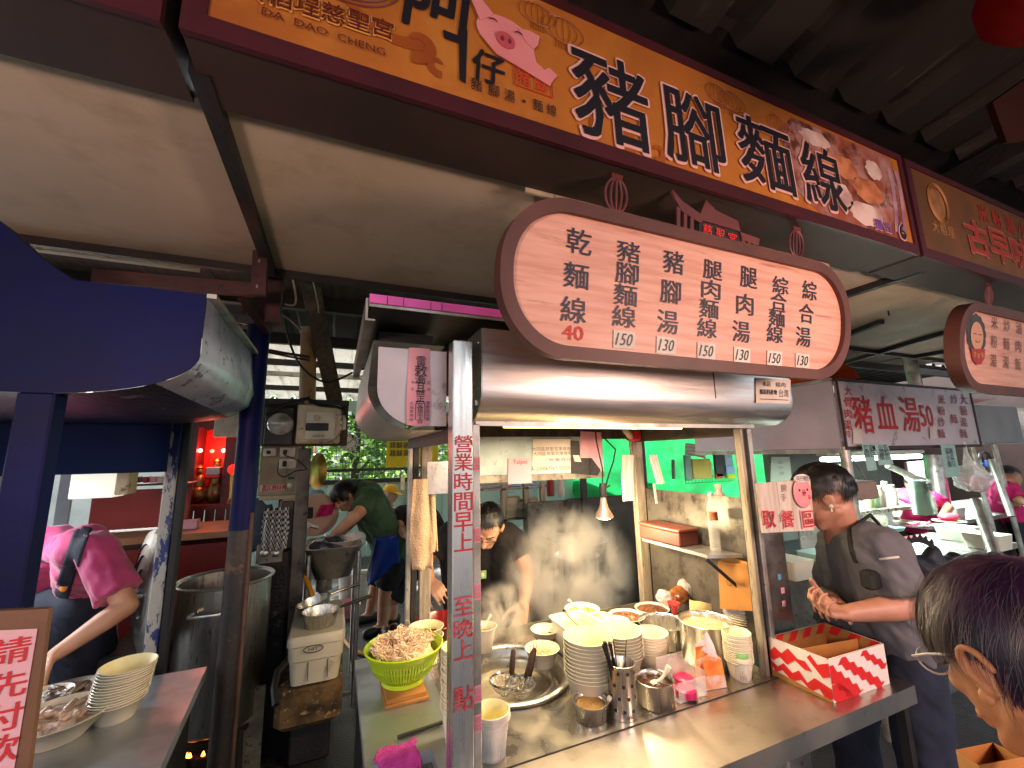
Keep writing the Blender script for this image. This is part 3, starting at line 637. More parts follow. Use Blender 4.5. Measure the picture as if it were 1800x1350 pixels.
# side hood on the left, with flat end sheet facing the lane
sx1, sx0 = .268, .088
sp = [(sx1, 1.905), (sx0, 1.905), (sx0, 1.80)] + [(sx0 + .11 * (1 - cos(pi / 2 * t / 12)), 1.70 + .10 * (1 - sin(pi / 2 * t / 12))) for t in range(1, 13)] + [(sx1, 1.70)]
mb = MB(); mb.prism(sp, (0, 1.095, 0), EX, EZ, EY, 0, .003); mb.build('hood_end', M('pinkish_steel_sheet', '#b9aeb0', '#a39a9c', 4, .4, .35, bump=.05, c3='#8c8486', s3=9), stall, label='flat grey end sheet of the side hood')
sp2 = [(sx1, 1.925), (sx0 - .012, 1.925), (sx0 - .022, 1.80)] + [(sx0 - .022 + .13 * (1 - cos(pi / 2 * t / 12)), 1.69 + .11 * (1 - sin(pi / 2 * t / 12))) for t in range(1, 13)] + [(sx1, 1.69)]
mb = MB(); m_ = len(sp2); vs = [(x, 1.11 + .75 * i / 8, z) for i in range(9) for x, z in sp2]
mb.add(vs, [(i * m_ + j, i * m_ + j + 1, (i + 1) * m_ + j + 1, (i + 1) * m_ + j) for i in range(8) for j in range(m_ - 1)]); mb.build('side_hood', m_steelx, stall, True, angle=50)
mb = MB(); mb.prism(sp2, (0, 1.86, 0), EX, EZ, EY, 0, .003); mb.build('hood_end', m_steeld, stall)
# flat lid above both hoods; pink reflected light on its edge is a coloured strip
mb = MB(); mb.box((.062, 1.052, 2.012), (1.66, 1.90, 2.018)); mb.build('lid', M('lid_underside_steel', (.5, .47, .43), (.34, .31, .28), 3, .28, 1, r2=.4, bump=.05), stall)
mb = MB(); mb.box((.058, 1.046, 1.995), (1.665, 1.051, 2.02)); mb.build('lid_lip', m_alu, stall)
mb = MB(); mb.box((.058, 1.040, 2.003), (.62, 1.0445, 2.026)); mb.build('edge_reflection', M('magenta_reflection', '#e060b8', '#c84fa2', 6, .5), stall)
for x in (.10, .14, .21, .24): mb = MB(); mb.box((x, 1.0385, 2.003), (x + .0015, 1.0395, 2.024)); mb.build('edge_mark', m_black, stall)
mb = MB(); mb.box((.050, 1.052, 1.965), (.056, 1.88, 2.018)); mb.box((.050, 1.052, 1.960), (.074, 1.88, 1.9645)); mb.build('lid_flange', m_alu, stall)
mb = MB(); mb.box((.35, 1.26, 1.90), (1.6, 1.88, 1.995)); mb.build('lid_support', m_black, stall)
mb = MB(); mb.box((.10, 1.25, 1.93), (.262, 1.85, 1.994)); mb.build('lid_support', m_black, stall)
# ---- pink paper talisman
tal = thing('paper_talisman', 'pink paper talisman with black brush script on the side hood end', 'talisman', (.20, 1.09, 1.80))
mb = MB(); mb.sheet(lambda u, v: V((.163 + .060 * u + .003 * sin(v * 5) * (u - .5), 1.0905 - .004 * sin(u * 3.1) - .002 * sin(v * 6), 1.703 + .205 * v - .004 * sin(u * 3.1) * (v < .1))), 8, 16); mb.build('sheet', m_pinkpaper, tal, True)
mb = MB(); tx = [('雷', .196, 1.872, .012, .013), ('敕', .196, 1.846, .016, .016), ('漸', .195, 1.822, .014, .012), ('耳', .196, 1.80, .012, .014), ('罡', .196, 1.776, .011, .014), ('安', .196, 1.757, .009, .011), ('鎮', .196, 1.742, .007, .008), ('宅', .196, 1.728, .007, .007), ('合', .196, 1.713, .008, .007)]
for ch, x, z, a, b in tx: mb.glyph(ch, (x, 1.083, z), (a, 0, 0), (0, 0, b), 0)
for i, ch in enumerate('火焰疫病除'): mb.glyph(ch, (.174, 1.083, 1.758 - i * .0105), (.0045, 0, 0), (0, 0, .0045), 0)
for i, ch in enumerate('雷動區災散'): mb.glyph(ch, (.216, 1.083, 1.760 - i * .0105), (.0045, 0, 0), (0, 0, .0045), 0)
for i, ch in enumerate('木土'): mb.glyph(ch, (.175, 1.083, 1.814 - i * .018), (.004, 0, 0), (0, 0, .004), 0); mb.glyph('又才'[i], (.217, 1.083, 1.814 - i * .018), (.004, 0, 0), (0, 0, .004), 0)
mb.tube([(.188, 1.0825, 1.765), (.184, 1.0825, 1.755), (.184, 1.0825, 1.715)], .0008, 4); mb.tube([(.204, 1.0825, 1.765), (.208, 1.0825, 1.755), (.208, 1.0825, 1.715)], .0008, 4)
mb.build('brush_script', m_blacktext, tal)
# ---- counter
cx_, cy_, cr = .585, 1.455, .185                     # round cooker opening
def holed(x0, x1, y0, y1, z, cx, cy, r, n=48):
    mb = MB(); outer = []
    for k in range(n):
        a = 2 * pi * k / n; dx, dy = cos(a), sin(a); t = 1e9
        if dx > 1e-9: t = min(t, (x1 - cx) / dx)
        if dx < -1e-9: t = min(t, (x0 - cx) / dx)
        if dy > 1e-9: t = min(t, (y1 - cy) / dy)
        if dy < -1e-9: t = min(t, (y0 - cy) / dy)
        outer.append(V((cx + dx * t, cy + dy * t, z)))
    inner = [V((cx + r * cos(2 * pi * k / n), cy + r * sin(2 * pi * k / n), z)) for k in range(n)]
    fs = [(k, (k + 1) % n, n + (k + 1) % n, n + k) for k in range(n)]; mb.add(outer + inner, fs)
    for X_, Y_ in ((x0, y0), (x1, y0), (x1, y1), (x0, y1)):
        a = math.atan2(Y_ - cy, X_ - cx) % (2 * pi); k = int(a / (2 * pi / n)); mb.add([outer[k], (X_, Y_, z), outer[(k + 1) % n]], [(0, 1, 2)])
    return mb
mb = holed(.338, 1.383, 1.056, 1.765, CT, cx_, cy_, cr); mb.box((.338, 1.0562, CT - .03), (1.383, 1.060, CT - .001)); mb.build('counter_top', m_counter, stall)
mb = MB(); mb.box((.10, 1.20, CT - .03), (.262, 1.79, CT)); mb.box((.2622, 1.10, CT - .03), (.3375, 1.79, CT - .001)); mb.build('side_counter', m_counterb, stall, label='dull blue grey steel side counter on the left')
mb = MB(); mb.box((.30, .852, CT - .004), (1.715, 1.053, CT + .0005)); mb.box((.30, .849, CT - .05), (1.715, .8519, CT + .0005)); mb.build('serving_ledge', M('ledge_steel', (.56, .50, .44), (.42, .37, .32), 5, .3, 1, bump=.03, r2=.5, c3=(.36, .31, .26), s3=25, lo3=.55, hi3=.7), stall)
mb = MB(); mb.box((.338, 1.0532, CT - .02), (1.383, 1.0559, CT + .003)); mb.build('counter_lip', m_black, stall)
mb = MB(); mb.box((.32, .87, CT - .05), (1.70, 1.05, CT - .006)); mb.build('ledge_frame', m_steeld, stall)
mb = MB(); mb.box((.338, 1.062, FL + .08), (1.375, 1.075, CT - .031)); mb.build('front_panel', m_steeld, stall)
mb = MB(); mb.box((1.376, 1.13, FL + .08), (1.384, 1.70, CT - .001)); mb.build('side_panel', m_steeld, stall)
mb = MB(); mb.box((.12, 1.25, CT - .2), (.13, 1.75, CT - .031)); mb.box((.11, 1.22, FL), (.135, 1.245, CT - .031)); mb.box((.11, 1.76, FL), (.135, 1.785, CT - .031)); mb.build('side_counter_frame', m_black, stall)
mb = MB(); mb.box((1.68, .87, FL), (1.705, .895, CT - .05)); mb.build('leg', m_black, stall)
# sunken cooker well
mb = MB(); mb.lathe([(cr + .022, .0015), (cr + .026, .012), (cr + .018, .018), (cr + .004, .014), (cr - .006, 0), (cr - .012, -.07), (cr - .014, -.12)], (cx_, cy_, CT), 48); mb.build('cooker_rim', m_steeld, stall, True, angle=60)
mb = MB(); mb.lathe([(cr - .03, -.04), (cr - .034, -.018), (cr - .04, -.013), (cr - .044, -.02), (cr - .044, -.05)], (cx_, cy_, CT), 48); mb.build('cooker_ring', m_steeld, stall, True, angle=60)
mb = MB(); mb.sheet(lambda u, v: V((cx_ + (cr - .012) * v * cos(2 * pi * u), cy_ + (cr - .012) * v * sin(2 * pi * u), CT - .045 + .004 * noise.noise(V((u * 12, v * 9, 0))))), 40, 10); mb.build('cooking_water', m_water, stall, True)
# weathered steel fascia with stickers at the rear of the stall
fy = 1.70
a = P(832, 850, y=fy); b = P(1062, 838, y=fy)
mb = MB(); mb.box((a.x - .02, fy, a.z + .03), (b.x, fy + .006, 1.70)); fas = mb.build('fascia', m_weather, stall)
mb = MB(); mb.box((a.x - .02, fy - .004, a.z), (b.x, fy + .006, a.z + .029)); mb.build('fascia_rail', m_alud, stall)
def paperpx(pts, y, mat, name, par, lab=None, dy=0):
    m = MB(); m.add([P(*p, y=y) + V((0, dy, 0)) for p in pts], [tuple(range(len(pts)))]); return m.build(name, mat, par, label=lab)
s1 = paperpx([(893, 851), (935, 849), (933, 805), (894, 805)], fy - .006, m_pinkpaper, 'sticker', stall, 'small pink sticker at the fascia bottom edge')
mb = MB(); q = P(914, 813, y=fy - .0075); mb.glyph('Taipei', q, (.034, 0, 0), (0, 0, .012), .01); mb.build('lettering', m_redtext, s1)
s2 = paperpx([(935, 836), (1005, 833), (1003, 772), (937, 772)], fy - .003, m_paper, 'notice', stall, 'faded permit sheet with typed lines')
mb = MB()
for i, (t, px, py, hw, hh) in enumerate((('大同區慈聖宮美食街', 970, 789, .10, .009), ('大同區慈聖宮美食街', 972, 797, .10, .009), ('營業登記', 985, 808, .06, .007), ('A-200063967-00000-2', 972, 823, .11, .010))): mb.glyph(t, P(px, py, y=fy - .0045), (hw, 0, 0), (0, 0, hh), 0)
mb.build('lettering', M('grey_lettering', '#5b5458', None), s2)
s3 = paperpx([(1004, 832), (1051, 836), (1056, 826), (1040, 805), (1020, 805), (1018, 775), (1003, 774)], fy - .0065, m_black, 'sticker', stall, 'torn black sticker')
s4 = paperpx([(1020, 805), (1040, 806), (1056, 827), (1057, 760), (1020, 758)], fy - .0035, m_pinkpaper, 'sticker', stall, 'peeling pale pink sheet at the fascia end')
paperpx([(1007, 800), (1018, 800), (1022, 812), (1010, 811)], fy - .008, m_paper, 'paper_scrap', stall)
# rear right side wall of grimy steel, shelf, box corner
wx = 1.44
mb = MB(); mb.box((wx, 1.15, CT), (wx + .008, 1.71, P(1250, 870, x=wx).z)); sp_ = mb.build('side_wall', m_grime, stall)
mb = MB(); sA, sB, sC = P(1192, 925, x=wx - .01), V((1.33, 1.28, 0)), V((1.435, 1.17, 0)); sz = P(1288, 940, x=1.33).z
sz = 1.235
pts = [(1.425, 1.66), (1.305, 1.60), (1.305, 1.235), (1.425, 1.18)]
mb.prism([(x, y) for x, y in pts], (0, 0, sz), EX, EY, EZ, -.012, 0); shelf = mb.build('shelf', m_steelx, stall)
mb = MB(); mb.beam((1.315, 1.25, sz - .02), (1.43, 1.19, sz - .14), .008, .012); mb.build('shelf_bracket', m_black, stall)
# low back ledge panel behind the bowls
mb = MB(); mb.box((.38, 1.766, CT), (1.383, 1.772, CT + .02)); mb.build('back_lip', m_alud, stall)
# assumed strip lamp, unseen, added under the hood to light the counter
lamp = thing('assumed_strip_lamp', 'assumed unseen warm strip lamp added under the rounded hood above the counter', 'lamp', (.88, 1.22, 1.70))
mb = MB(); mb.box((.48, 1.25, 1.719), (1.28, 1.32, 1.74)); mb.build('housing', m_alud, lamp)
mb = MB(); mb.tube([(.50, 1.262, 1.713), (1.26, 1.262, 1.713)], .005, 10); mb.build('tube', M('assumed_lamp_glow', '#fff0c8', None, emis='#ffc070', es=1.4), lamp)
la = bpy.data.objects.new('strip_light', bpy.data.lights.new('strip_light', 'AREA')); COL.objects.link(la); la.data.shape = 'RECTANGLE'; la.data.size = .76; la.data.size_y = .05
la.location = (.88, 1.33, 1.69); la.data.energy = 2.5; la.data.color = (1, .76, .44)
# reflector heat bulb on its wire
bx = P(1062, 905, y=1.62)
hb = thing('heat_bulb', 'lit reflector bulb hanging on a black wire over the steam', 'lamp', bx)
mb = MB(); mb.lathe([(.0, .075), (.012, .075), (.016, .05), (.022, .03), (.040, .0), (.042, -.008), (.038, -.012)], bx, 24); mb.build('reflector', M('copper_glass', (.55, .35, .28), None, rough=.25, metal=.6), hb, True)
mb = MB(); mb.lathe([(.0, -.020), (.020, -.018), (.037, -.011)], bx, 24); mb.build('lens', M('bulb_glow', '#fff2d0', None, emis='#ffd090', es=4), hb, True)
mb = MB(); mb.lathe([(.0, .14), (.014, .138), (.017, .12), (.017, .08), (.0, .078)], bx, 16); mb.build('socket', m_black, hb, True)
mb = MB(); mb.tube([bx + V((0, 0, .138)), bx + V((.005, 0, .20)), bx + V((0, .03, .33)), bx + V((.01, .05, 1.745 - bx.z))], .0035, 6); mb.build('wire', m_rubber, hb)
pl_ = bpy.data.objects.new('bulb_light', bpy.data.lights.new('bulb_light', 'POINT')); COL.objects.link(pl_); pl_.location = bx + V((0, 0, -.045)); pl_.data.energy = 2.6; pl_.data.color = (1, .76, .45); pl_.data.shadow_soft_size = .035
# loose cable near the fascia, red clamp lamp
mb = MB(); mb.tube([P(1062, 770, y=1.69), P(1082, 790, y=1.66), P(1078, 812, y=1.66), P(1070, 835, y=1.66), P(1064, 858, y=1.68)], .004, 6); mb.tube([P(1064, 858, y=1.68), P(1072, 853, y=1.68)], .004, 6)
mb.build('cable', m_rubber, True and None, label='black cable looping beside the weathered fascia', cat='cable', origin=P(1075, 800, y=1.66))
cl = thing('clamp', 'red plastic clamp with wires at the top of the middle post', 'clamp', P(1112, 768, y=1.66))
q = P(1112, 768, y=1.66); mb = MB(); mb.bbox(q + V((-.03, -.02, -.02)), q + V((.04, .02, .035)), .008); mb.build('body', M('red_plastic', '#c0281c', None, rough=.35), cl)
mb = MB(); mb.cap(q + V((-.045, -.01, .03)), q + V((-.02, -.01, .0)), .018, .014); mb.build('knob', m_offwhite, cl, True)
mb = MB(); mb.tube([q, q + V((-.02, 0, -.04)), q + V((-.01, 0, -.09))], .006, 6); mb.build('strap', m_cream, cl)
# hanging plastic tubes / pale straps
def strap(pts, w_, lab, y=1.66):
    m = MB(); pp = [P(*p, y=y) for p in pts]
    for k in range(4):
        m.tube([p + V(((k - 1.5) * w_ / 3, .004 * (k % 2), 0)) for p in pp], w_ / 5, 6)
    m.build('hanging_straps', m_pinkstrap, label=lab, cat='straps', origin=pp[0], group='pale straps hanging by the middle post')
m_pinkstrap = M('pale_strap', '#e0cfc8', '#d4bfb8', 9, .5)
strap([(1104, 800), (1103, 840), (1106, 880)], .05, 'pale pink straps hanging left of the middle post'); strap([(1148, 800), (1156, 830), (1162, 850)], .035, 'pale straps hanging right of the middle post', 1.62); strap([(1150, 850), (1155, 885)], .012, 'thin short pale strap right of the middle post', 1.6)
# ============================================================ THINGS ON THE MAIN COUNTER
def zat(px, py, y): return P(px, py, y=y).z
def bowlprof(r, rb, h, t=.0022): return [(0, .004), (rb * .9, .004), (rb, .0), (rb + .002, .003), (r - .003, h - .003), (r, h - .002), (r + .0015, h), (r - .001, h + .001), (r - t - .002, h - .003), (rb - .002, .007), (0, .007)]
def cupproto(name, label, cat, r, rb, h, mat, group, loc, inner=None):
    t = thing(name, label, cat, loc, group)
    mb = MB(); p = bowlprof(r, rb, h); mb.lathe(p[2:8], loc, 30); mb.build('wall', mat, t, True, angle=60)
    mb = MB(); mb.lathe(p[7:], loc, 30); mb.disc(V(loc) + V((0, 0, .003)), rb, 30); mb.build('inside', inner or m_bowlr, t, True, angle=60)
    return t
def stack(name, cat, base, top_z, r, rb, h, pitch, mat, group, ltop, lmid, lbot, lean=(0, 0), n=None, ovr=0):
    base = V(base); n = n or max(2, int(round((top_z - base.z - h) / pitch)) + 1)
    pitch = (top_z - base.z - h) / (n - 1)
    pr0 = cupproto(name, lbot, cat, r, rb, h, mat, group, base)
    for i in range(1, n):
        c = dup(pr0, base + V((lean[0] * i + random.uniform(-.0008, .0008), lean[1] * i + random.uniform(-.0008, .0008), pitch * i)), ltop if i == n - 1 else lmid, rot=(random.uniform(-.01, .01), random.uniform(-.01, .01), i * 1.3))
    return pr0
bcx = P(1311, 1110, y=1.25).x
g = 'white paper bowls nested in stacks on the counter'
stack('paper_bowl', 'bowl', (.755, 1.215, CT), zat(1029, 1118, 1.215), .077, .052, .072, .0105, m_bowl, g, 'topmost white bowl of the tall stack behind the chopstick holder', 'white paper bowl nested in the tall stack behind the chopstick holder', 'lowest white bowl of the tall stack behind the chopstick holder')
stack('paper_bowl', 'bowl', (.925, 1.290, CT), zat(1087, 1106, 1.29), .079, .052, .072, .0105, m_bowl, g, 'topmost white bowl of the middle stack, behind the brown sauce pot', 'white paper bowl nested in the middle stack, behind the brown sauce pot', 'lowest white bowl of the middle stack, behind the brown sauce pot')
stack('paper_cup', 'cup', (1.055, 1.285, CT), zat(1144, 1110, 1.285), .060, .044, .06, .0095, m_bowl, 'white cups nested by the steel pots', 'topmost small white cup of the stack left of the empty steel pot', 'small white cup nested in the stack left of the empty steel pot', 'lowest small white cup of the stack left of the empty steel pot')
stack('paper_cup', 'cup', (1.005, 1.52, CT), zat(1052, 1083, 1.52), .048, .035, .045, .009, m_bowl, 'white cups nested behind the bowl stacks', 'topmost tiny white cup of the low stack behind the tub', 'tiny white cup nested in the low stack behind the tub', 'lowest tiny white cup of the low stack behind the tub', n=6)
stack('paper_cup', 'cup', (1.275, 1.115, CT), zat(1321, 1103, 1.115), .044, .030, .052, .0062, m_bowl, 'white paper cups in the right column', 'topmost white paper cup of the column beside the green topped toothpicks', 'white paper cup nested in the column beside the green topped toothpicks', 'lowest white paper cup of the column beside the green topped toothpicks')
stack('paper_cup', 'cup', (bcx, 1.25, CT), zat(1306, 1052, 1.25) , .058, .036, .07, .0085, m_bowl, 'white cups in the bagged column', 'topmost cup of the tall bagged column at the rear right', 'white cup nested in the tall bagged column at the rear right', 'lowest cup of the tall bagged column at the rear right', lean=(-.0008, .0004))
m_cupprint = M('printed_cup', '#e3dacb', '#b9b4b0', 14, .5, c3='#8d98a0', s3=18, lo3=.6, hi3=.66)
stack('paper_cup', 'cup', (.395, 1.115, CT), zat(866, 1246, 1.115), .047, .033, .085, .0085, m_cupprint, 'white cups by the front post', 'topmost white cup of the printed stack right of the red lettered post', 'printed white cup nested in the stack right of the red lettered post', 'lowest printed white cup right of the red lettered post', n=9)
stack('paper_cup', 'cup', (.333, 1.195, CT), zat(769, 1140, 1.2), .048, .033, .085, .0085, m_bowl, 'white cups left of the front post', 'topmost cup of the tall column between lime basket and post', 'cup nested in the tall column between lime basket and post', 'lowest cup of the tall column between lime basket and post')
# plastic bag over the bagged column
zt = zat(1306, 1052, 1.25)
mb = MB(); mb.sheet(lambda u, v: V((bcx - .01 * v + (.064 + .006 * noise.noise(V((u * 9, v * 5, 2))) - .012 * (v > .9)) * cos(2 * pi * u) * (.78 + .25 * v), 1.26 + (.066 + .008 * noise.noise(V((u * 7, v * 6, 5)))) * sin(2 * pi * u) * (.78 + .25 * v), CT + .01 + (zt + .02 - CT) * v + .012 * noise.noise(V((u * 8, 0, 4))) * (v > .9))), 30, 24)
mb.build('plastic_bag', m_film, None, True, label='clear crinkled bag wrapped round the tall column of cups', cat='plastic bag', origin=(bcx, 1.25, CT))
# bowls with food behind the stacks
def foodbowl(px, py, y, r, lab, filling, fz=.75, hgt=.05, name='bowl_of_food', base=None, sx=1):
    top = P(px, py, y=y); b = V((top.x, top.y, top.z - hgt))
    t = thing(name, lab, 'bowl', b)
    mb = MB(); mb.lathe(bowlprof(r, r * .6, hgt), b, 30, sx=sx); mb.build('bowl', m_ceramic, t, True, angle=60)
    mb = MB(); mb.sheet(lambda u, v: b + V((sx * (r * .9 - .002) * v * cos(2 * pi * u), (r * .9 - .002) * v * sin(2 * pi * u), hgt * fz + (.014 * noise.noise(V((u * 9, v * 7, px))) + .006) * (1 - v * v))), 24, 8); mb.build('filling', filling, t, True)
    return t
fb1 = foodbowl(1023, 1069, 1.62, .072, 'bowl of broth with a spoon at the rear edge of the counter', m_soup)
fb2 = foodbowl(1101, 1081, 1.55, .075, 'deep bowl heaped with meat behind the tiny cups', m_meat, .9, .07)
fb3 = foodbowl(1146, 1068, 1.62, .075, 'wide bowl of meat in front of the middle rear post', m_meat, .9, .06)
fb4 = foodbowl(958, 1105, 1.55, .055, 'small bowl at the left of the white tub', m_ceramic, .5, .045)
fb5 = foodbowl(953, 1138, 1.42, .06, 'round white bowl nearest the cooker rim', m_broth, .6, .055)
fb6 = foodbowl(850, 1100, 1.62, .05, 'tall patterned bowl steaming beside the front post', m_soup, .7, .085)
fb7 = foodbowl(1083, 1090, 1.47, .05, 'half hidden cream bowl between the cup stacks', m_broth, .6, .05)
def spoon(a, b, lab, mat, w_=.004):
    a, b = V(a), V(b); mb = MB(); n = 8
    mb.tube([a.lerp(b, i / n) + V((0, 0, -.01 * sin(pi * i / n))) for i in range(n + 1)], [w_ * (1.4 if i > n - 2 else .8) for i in range(n + 1)], 8)
    mb.ell(a, (.014, .012, .006), 12, 8); return mb.build('spoon', mat, None, True, label=lab, cat='spoon', origin=a)
spoon(P(1020, 1068, y=1.62), P(1000, 1060, y=1.60) + V((0, 0, .012)), 'cream spoon leaning in the bowl of broth at the rear', m_bowl)
spoon(P(846, 1098, y=1.62), P(863, 1080, y=1.62), 'white spoon standing in the tall patterned bowl', m_bowl)
spoon(P(1150, 1200, y=1.12), P(1176, 1171, y=1.10), 'cream spoon sticking out of the brown sauce pot', m_bowl, .006)
spoon(P(1055, 1242, y=1.13), P(1073, 1224, y=1.11), 'cream spoon resting in the small broth pot', m_bowl, .005)
# white tub with a spoon
a = P(985, 1165, y=1.36); tz = zat(1005, 1095, 1.45)
tub = thing('storage_tub', 'tall square cream tub behind the bowl stacks', 'tub', (.85, 1.45, CT + .02))
mb = MB()
def rrect(x0, x1, y0, y1, z, r, n=4):
    k = []
    for cx, cyy, a0 in ((x1 - r, y1 - r, 0), (x0 + r, y1 - r, 90), (x0 + r, y0 + r, 180), (x1 - r, y0 + r, 270)): k += [V((cx + r * cos(radians(a0 + 90 * i / n)), cyy + r * sin(radians(a0 + 90 * i / n)), z)) for i in range(n + 1)]
    return k
def loft(rings, mb, cap0=True):
    n = len(rings[0]); vs = [v for r_ in rings for v in r_]; fs = [(j * n + i, j * n + (i + 1) % n, (j + 1) * n + (i + 1) % n, (j + 1) * n + i) for j in range(len(rings) - 1) for i in range(n)]
    if cap0: fs.append(tuple(range(n - 1, -1, -1)))
    mb.add(vs, fs); return mb
X0, X1, Y0, Y1 = .79, .935, 1.36, 1.55
rs = [rrect(X0 + .012, X1 - .012, Y0 + .012, Y1 - .012, CT + .001, .02)]
for k in range(7): zz = CT + .02 + (tz - CT - .03) * k / 6; rs += [rrect(X0 + .008 * (1 - k / 6), X1 - .008 * (1 - k / 6), Y0 + .008 * (1 - k / 6), Y1 - .008 * (1 - k / 6), zz, .022), rrect(X0 + .004, X1 - .004, Y0 + .004, Y1 - .004, zz + .006, .022)]
rs += [rrect(X0 - .006, X1 + .006, Y0 - .006, Y1 + .006, tz, .024), rrect(X0 + .004, X1 - .004, Y0 + .004, Y1 - .004, tz, .02), rrect(X0 + .012, X1 - .012, Y0 + .012, Y1 - .012, tz - .03, .02)]
loft(rs, mb).build('tub', m_bowl, tub, True, angle=50)
mb = MB(); mb.box((X0 + .014, Y0 + .014, tz - .034), (X1 - .014, Y1 - .014, tz - .028)); mb.build('contents', m_broth, tub)
spoon(V((.875, 1.44, tz - .02)), P(991, 1073, y=1.42), 'steel spoon standing in the square cream tub', m_steel, .004)
# steel pots
def steelpot(px, py, y, r, lab, fill=None, fz=.7, zb=CT, lip=.003, name='steel_pot', cat='pot', mat=None):
    top = P(px, py, y=y); h = top.z - zb; b = V((top.x, top.y, zb)); t = thing(name, lab, cat, b)
    mb = MB(); mb.lathe([(0, .001), (r - .004, .001), (r, .005), (r, h - .004), (r + lip, h), (r + lip - .0015, h + .001), (r - .002, h - .002), (r - .003, h - .01), (r - .003, .01), (0, .008)], b, 40); mb.build('wall', mat or m_steelv, t, True, angle=45)
    if fill: mb = MB(); mb.sheet(lambda u, v: b + V(((r - .004) * v * cos(2 * pi * u), (r - .004) * v * sin(2 * pi * u), h * fz + .006 * noise.noise(V((u * 8, v * 5, px))) * (1 - v))), 32, 8); mb.build('filling', fill, t, True)
    return t, b, h
steelpot(1163, 1092, 1.42, .092, 'empty straight sided steel pot left of the milky pot')
t, b, h = steelpot(1239, 1089, 1.24, .090, 'steel pot of milky liquid behind the tissue packet', m_broth, .86)
steelpot(1150, 1192, 1.115, .054, 'short steel pot of dark brown sauce at the front edge', m_soupd, .8)
t, b, h = steelpot(1038, 1232, 1.135, .043, 'small flared steel pot of broth at the very front', m_soup, .85)
mb = MB(); mb.lathe([(.043, h - .018), (.050, h - .002), (.052, h + .004), (.049, h + .004), (.042, h - .014)], b, 36); mb.build('flared_rim', m_steelv, t, True)
# perforated chopstick holder, sticks
top = P(1091, 1163, y=1.11); hh = top.z - CT; hb_ = V((top.x, top.y, CT)); hr = .038
hold = thing('chopstick_holder', 'tall perforated steel cylinder full of black chopsticks', 'holder', hb_)
mb = MB(); mb.lathe([(0, .001), (hr, .001), (hr, hh - .003), (hr + .003, hh), (hr + .001, hh + .001), (hr - .002, hh - .004), (hr - .002, .004), (0, .004)], hb_, 40); mb.build('wall', m_steelv, hold, True, angle=45)
for row in range(4):
    for k in range(9):
        a = 2 * pi * (k + .5 * (row % 2)) / 9; c = hb_ + V(((hr + .0006) * cos(a), (hr + .0006) * sin(a), .025 + row * hh * .23)); tt = V((-sin(a), cos(a), 0)) * .0042
        mb = MB(); mb.quad(c - tt - EZ * .0042, c + tt - EZ * .0042, c + tt + EZ * .0042, c - tt + EZ * .0042); mb.build('hole', m_black, hold)
for i in range(13):
    a = i * 2.4; rr = .022 * random.random() ** .5
    b0 = hb_ + V((rr * cos(a), rr * sin(a), .01)); tip = P(1066 + random.uniform(-9, 9), 1133 + random.uniform(-6, 8), y=1.10 + .01 * random.random()) if i < 11 else P((1077, 1101)[i - 11], (1118, 1124)[i - 11], y=1.11)
    mb = MB(); mb.tube([b0, tip], [.0022, .0036 if i < 11 else .0015], 6); mb.build('chopstick', m_rubber if i < 11 else m_wood, None, True, label='black chopstick bundled in the perforated holder' if i < 11 else ('thin dark skewer rising from the holder centre' if i == 11 else 'thin dark skewer at the right of the holder'), cat='chopstick' if i < 11 else 'skewer', group='black chopsticks in the holder' if i < 11 else None, origin=b0)
# pink capped jars in an acrylic tray
q = P(1205, 1215, y=1.13)
tr = thing('acrylic_tray', 'clear acrylic tray standing between sauce pot and tissues', 'tray', (1.02, 1.10, CT))
mb = MB(); mb.box((.975, 1.078, CT + .002), (1.085, 1.081, CT + .055)); mb.box((.975, 1.081, CT + .001), (1.085, 1.17, CT + .004)); mb.box((.975, 1.168, CT + .004), (1.085, 1.171, CT + .09)); mb.box((1.082, 1.081, CT + .004), (1.085, 1.168, CT + .07)); mb.build('panel', m_plasticclear, tr)
for px, py, lab in ((1203, 1190, 'bright pink screw cap jar at the back of the tray'), (1205, 1210, 'bright pink cup lying in front in the tray')):
    y_ = 1.145 if py < 1200 else 1.10; q = P(px, py, y=y_); r = .030; t = thing('pink_jar', lab, 'jar', (q.x, q.y, CT + .004)); hz = q.z - CT - .004
    mb = MB(); mb.lathe([(0, 0), (r * .85, 0), (r * .9, hz - .02), (r * 1.05, hz - .018), (r * 1.05, hz), (r * .8, hz + .004), (r * .5, hz + .002), (0, hz + .003)], (q.x, q.y, CT + .004), 28); mb.build('jar', m_pinkpl, t, True, angle=40)
